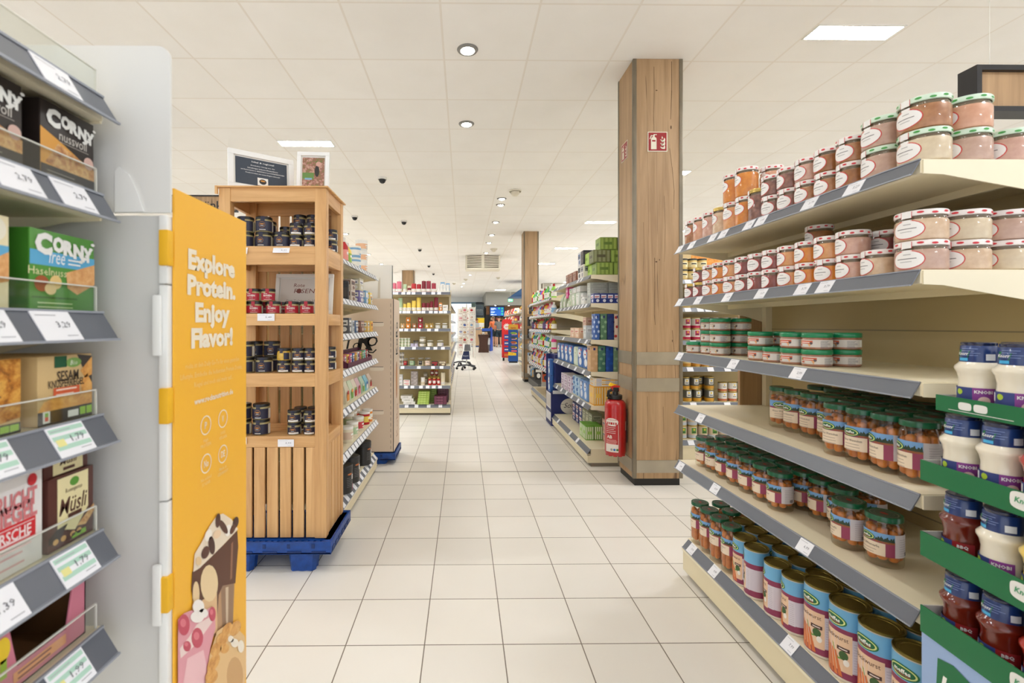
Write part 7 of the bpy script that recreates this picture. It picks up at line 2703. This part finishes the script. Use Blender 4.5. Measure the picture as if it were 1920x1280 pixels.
for i, z in enumerate((1.62, 1.36, 1.1, .8, .5)):
    for k in range(8):
        put_goods(('pouch', .26, .1, .2 - .01 * i, ((240, 200, 170), (226, 60, 70), (240, 236, 226), (236, 130, 50), (150, 40, 60))[(k + i * 2) % 5], (WHT, YEL, RED)[k % 3], (RED, BLU, ORG)[(k + i) % 3]), (1.84, 19.9 - k * .53, z + .001), -PI / 2 + .5, '%s sweets bag on %s board of the white shelf, %s from far end' % (hue(((240, 200, 170), (226, 60, 70), (240, 236, 226), (236, 130, 50), (150, 40, 60))[(k + i * 2) % 5]), hn[i], ORD[k]), 'bag', 'sweets bags')
SF2 = Frame(1.70, 14.6, -PI / 2)
shelf_unit('snack_shelf', 'white shelf unit between the second pillar and the blue sweets display', SF2, 3.4, .45, (1.62, 1.36, 1.1, .8, .5), .15, 1.7, {i: [.2 + k * .3 for k in range(11)] for i in range(5)}, (), .08, brackets=False, back=K((226, 224, 218)))
for i, z in enumerate((1.62, 1.36, 1.1, .8, .5)):
    for k in range(5):
        put_goods(('pouch', .26, .12, .19, ((226, 190, 60), (240, 236, 226), (214, 60, 60), (90, 150, 190))[(k + i) % 4], (WHT, RED, YEL)[k % 3], (RED, BLU, ORG)[(k + i) % 3]), (1.82, 14.3 - k * .6, z + .001), -PI / 2 + .4, '%s snack bag on the %s board between pillar and sweets, %s from far end' % (hue(((226, 190, 60), (240, 236, 226), (214, 60, 60), (90, 150, 190))[(k + i) % 4]), hn[i], ORD[k]), 'bag', 'snack bags')
t = thing('ceiling_banner', 'dark blue slab hanging from the ceiling behind the second pillar', 'banner', (fxy(957, 21), 21, fz(556, 21)))
MB().prism([(0, 0), (1.2, 0), (1.2, .42), (.5, .36)], 0, 1.5, K((44, 84, 130), .6)).build('panel', t)
for x in (.7, 1.1):
    MB().tube([(x, .5, .3), (x, .5, CEIL - fz(556, 21) - .001)], .006, 'strip_grey', 6).build('hanger', t)


# ------------------------------------------------------------------ people
def skin_mesh(name, joints, bones, m, parent, sub=2):
    me = bpy.data.meshes.new(name)
    ks = list(joints)
    me.from_pydata([joints[k][0] for k in ks], [(ks.index(a), ks.index(b_)) for a, b_ in bones], [])
    ob = bpy.data.objects.new(name, me)
    COL.objects.link(ob)
    ob.modifiers.new('skin', 'SKIN')
    for i, k in enumerate(ks):
        r = joints[k][1]
        r = r if isinstance(r, tuple) else (r, r)
        me.skin_vertices[0].data[i].radius = r
        me.skin_vertices[0].data[i].use_root = i == 0
    s = ob.modifiers.new('sub', 'SUBSURF')
    s.levels = s.render_levels = sub
    dg = bpy.context.evaluated_depsgraph_get()
    out = bpy.data.meshes.new_from_object(ob.evaluated_get(dg))
    bpy.data.objects.remove(ob)
    out.materials.clear()
    out.materials.append(m)
    out.polygons.foreach_set('material_index', [0] * len(out.polygons))
    out.polygons.foreach_set('use_smooth', [True] * len(out.polygons))
    return link(bpy.data.objects.new(name, out), parent)


def person(label, loc, rz, hgt, shirt, short, hair, pose):
    t = thing('person', label, 'person', loc, rz)
    k = hgt / 1.75
    V = lambda x, y, z: (x * k, y * k, z * k)
    J = dict(pelvis=(V(0, 0, .93), .11), belly=(V(0, -.01, 1.08), .115), chest=(V(0, -.01, 1.28), .13), neck=(V(0, .0, 1.48), .052), head0=(V(0, -.015, 1.56), .075), head1=(V(0, -.02, 1.66), .088), head2=(V(0, -.005, 1.72), .06))
    B = [('pelvis', 'belly'), ('belly', 'chest'), ('chest', 'neck'), ('neck', 'head0'), ('head0', 'head1'), ('head1', 'head2')]
    for s, n in ((-1, 'l'), (1, 'r')):
        st = pose.get('step', 0) * s
        J.update({n + 'hip': (V(s * .09, 0, .88), .085), n + 'knee': (V(s * .10, -.02 + st * .6, .48), .058), n + 'calf': (V(s * .10, .0 + st * .8, .34), .056), n + 'ankle': (V(s * .105, .02 + st, .09), .036), n + 'heel': (V(s * .105, .01 + st, .045), .04), n + 'toe': (V(s * .12, -.15 + st, .035), .032)})
        B += [('pelvis', n + 'hip'), (n + 'hip', n + 'knee'), (n + 'knee', n + 'calf'), (n + 'calf', n + 'ankle'), (n + 'ankle', n + 'heel'), (n + 'heel', n + 'toe')]
        f = pose.get('reach', .15)
        J.update({n + 'sh': (V(s * .185, 0, 1.41), .06), n + 'el': (V(s * .25, -.02 - f * .1, 1.15), .042), n + 'wr': (V(s * (.22 - f * .2), -.1 - f, .96 + f * .45), .028), n + 'palm': (V(s * (.21 - f * .25), -.15 - f, .92 + f * .5), (.036, .02))})
        B += [('chest', n + 'sh'), (n + 'sh', n + 'el'), (n + 'el', n + 'wr'), (n + 'wr', n + 'palm')]
        for q in range(4):
            px, py, pz = J[n + 'palm'][0]
            o_ = (q - 1.5) * .017 * k
            J[n + 'f%d' % q] = ((px + o_, py - .035 * k, pz - .05 * k + abs(q - 1.4) * .006), .009)
            J[n + 'g%d' % q] = ((px + o_, py - .03 * k, pz - .085 * k + abs(q - 1.4) * .012), .007)
            B += [(n + 'palm', n + 'f%d' % q), (n + 'f%d' % q, n + 'g%d' % q)]
        J[n + 'th'] = ((px - s * .045 * k, py - .02 * k, pz - .02 * k), .01)
        B += [(n + 'palm', n + 'th')]
    if pose.get('bend'):
        for n_, (p, r) in list(J.items()):
            if p[2] > .95 * k:
                d = (p[2] - .95 * k)
                J[n_] = ((p[0], p[1] - d * pose['bend'], p[2] - d * pose['bend'] * .35), r)
    sk = mat('skin', (206, 156, 128), .5)
    J = {n_: (p, r if isinstance(r, tuple) else r * k) for n_, (p, r) in J.items()}
    body = skin_mesh('body', J, B, sk, t, 1)
    g = lambda n_, e: (J[n_][0], (J[n_][1] if not isinstance(J[n_][1], tuple) else J[n_][1][0]) + e)
    # shirt, shorts, shoes, hair
    SJ = {'pelvis': g('pelvis', .028), 'belly': g('belly', .026), 'chest': g('chest', .024), 'neck': ((J['neck'][0][0], J['neck'][0][1] * .5 + J['chest'][0][1] * .5, J['neck'][0][2] - .04 * k), .065)}
    SB = [('pelvis', 'belly'), ('belly', 'chest'), ('chest', 'neck')]
    for n in 'lr':
        a, b_ = Vector(J[n + 'sh'][0]), Vector(J[n + 'el'][0])
        SJ[n + 'sh'] = g(n + 'sh', .02)
        SJ[n + 'el'] = (tuple(a.lerp(b_, .7)), .064)
        SB += [('chest', n + 'sh'), (n + 'sh', n + 'el')]
    skin_mesh('shirt', SJ, SB, K(shirt, .8), t, 1)
    PJ = {'pelvis': (tuple(Vector(J['pelvis'][0]) + Vector((0, 0, -.02))), .125 * k)}
    PB = []
    for n in 'lr':
        PJ[n + 'hip'] = g(n + 'hip', .026)
        a, b_ = Vector(J[n + 'hip'][0]), Vector(J[n + 'knee'][0])
        PJ[n + 'knee'] = (tuple(a.lerp(b_, pose.get('leg', .85))), .088)
        PB += [('pelvis', n + 'hip'), (n + 'hip', n + 'knee')]
    skin_mesh('shorts', PJ, PB, K(short, .85), t, 1)
    for n in 'lr':
        skin_mesh('shoe', {'a': g(n + 'heel', .012), 'b': g(n + 'toe', .012)}, [('a', 'b')], K((40, 38, 40), .6), t, 1)
    hd = Vector(J['head1'][0])
    b = MB()
    b.xf = Matrix.Translation(hd + Vector((0, .012, .012)) * k)
    pr = [(math.sin(a) * .098 * k, -math.cos(a) * .105 * k) for a in [PI * (.42 + .58 * q / 7) for q in range(8)]]
    b.lathe(pr, K(hair, .8), 16, cap=False)
    b.build('hair', t)
    b = MB()
    b.xf = Matrix.Translation(hd) @ Matrix.Scale(k, 4)
    for s in (-1, 1):
        b.lathe([(0, -.01), (.011, 0), (0, .01)], K((40, 30, 28)), 8, s * .034, -.082)
        b.lathe([(0, -.03), (.012, -.015), (.014, .02), (0, .032)], sk, 8, s * .09, .005)
    b.lathe([(0, -.034), (.018, -.026), (.008, .012), (0, .016)], sk, 8, 0, -.09)
    b.box(-.024, .024, -.086, -.078, -.058, -.05, K((150, 84, 76)))
    b.build('face', t)
    return t


person('person in grey shirt and dark shorts standing with back turned at the kiosk', (fxy(935.5, 26.3), 26.3, 0), PI + .1, 1.72, (120, 122, 122), (34, 50, 60), (50, 34, 26), {'reach': .12, 'step': .04})
person('person in orange shirt and dark shorts beside the grey shirted one', (fxy(926.5, 26.9), 26.9, 0), PI + .5, 1.76, (236, 126, 76), (40, 48, 50), (120, 100, 84), {'reach': .2, 'step': .05, 'bend': .12})
person('person in pale top bending over the till counter', (fxy(899, 27.75), 27.75, 0), -.9, 1.68, (190, 196, 200), (60, 62, 70), (110, 70, 46), {'reach': .3, 'bend': .3, 'leg': 1.0})
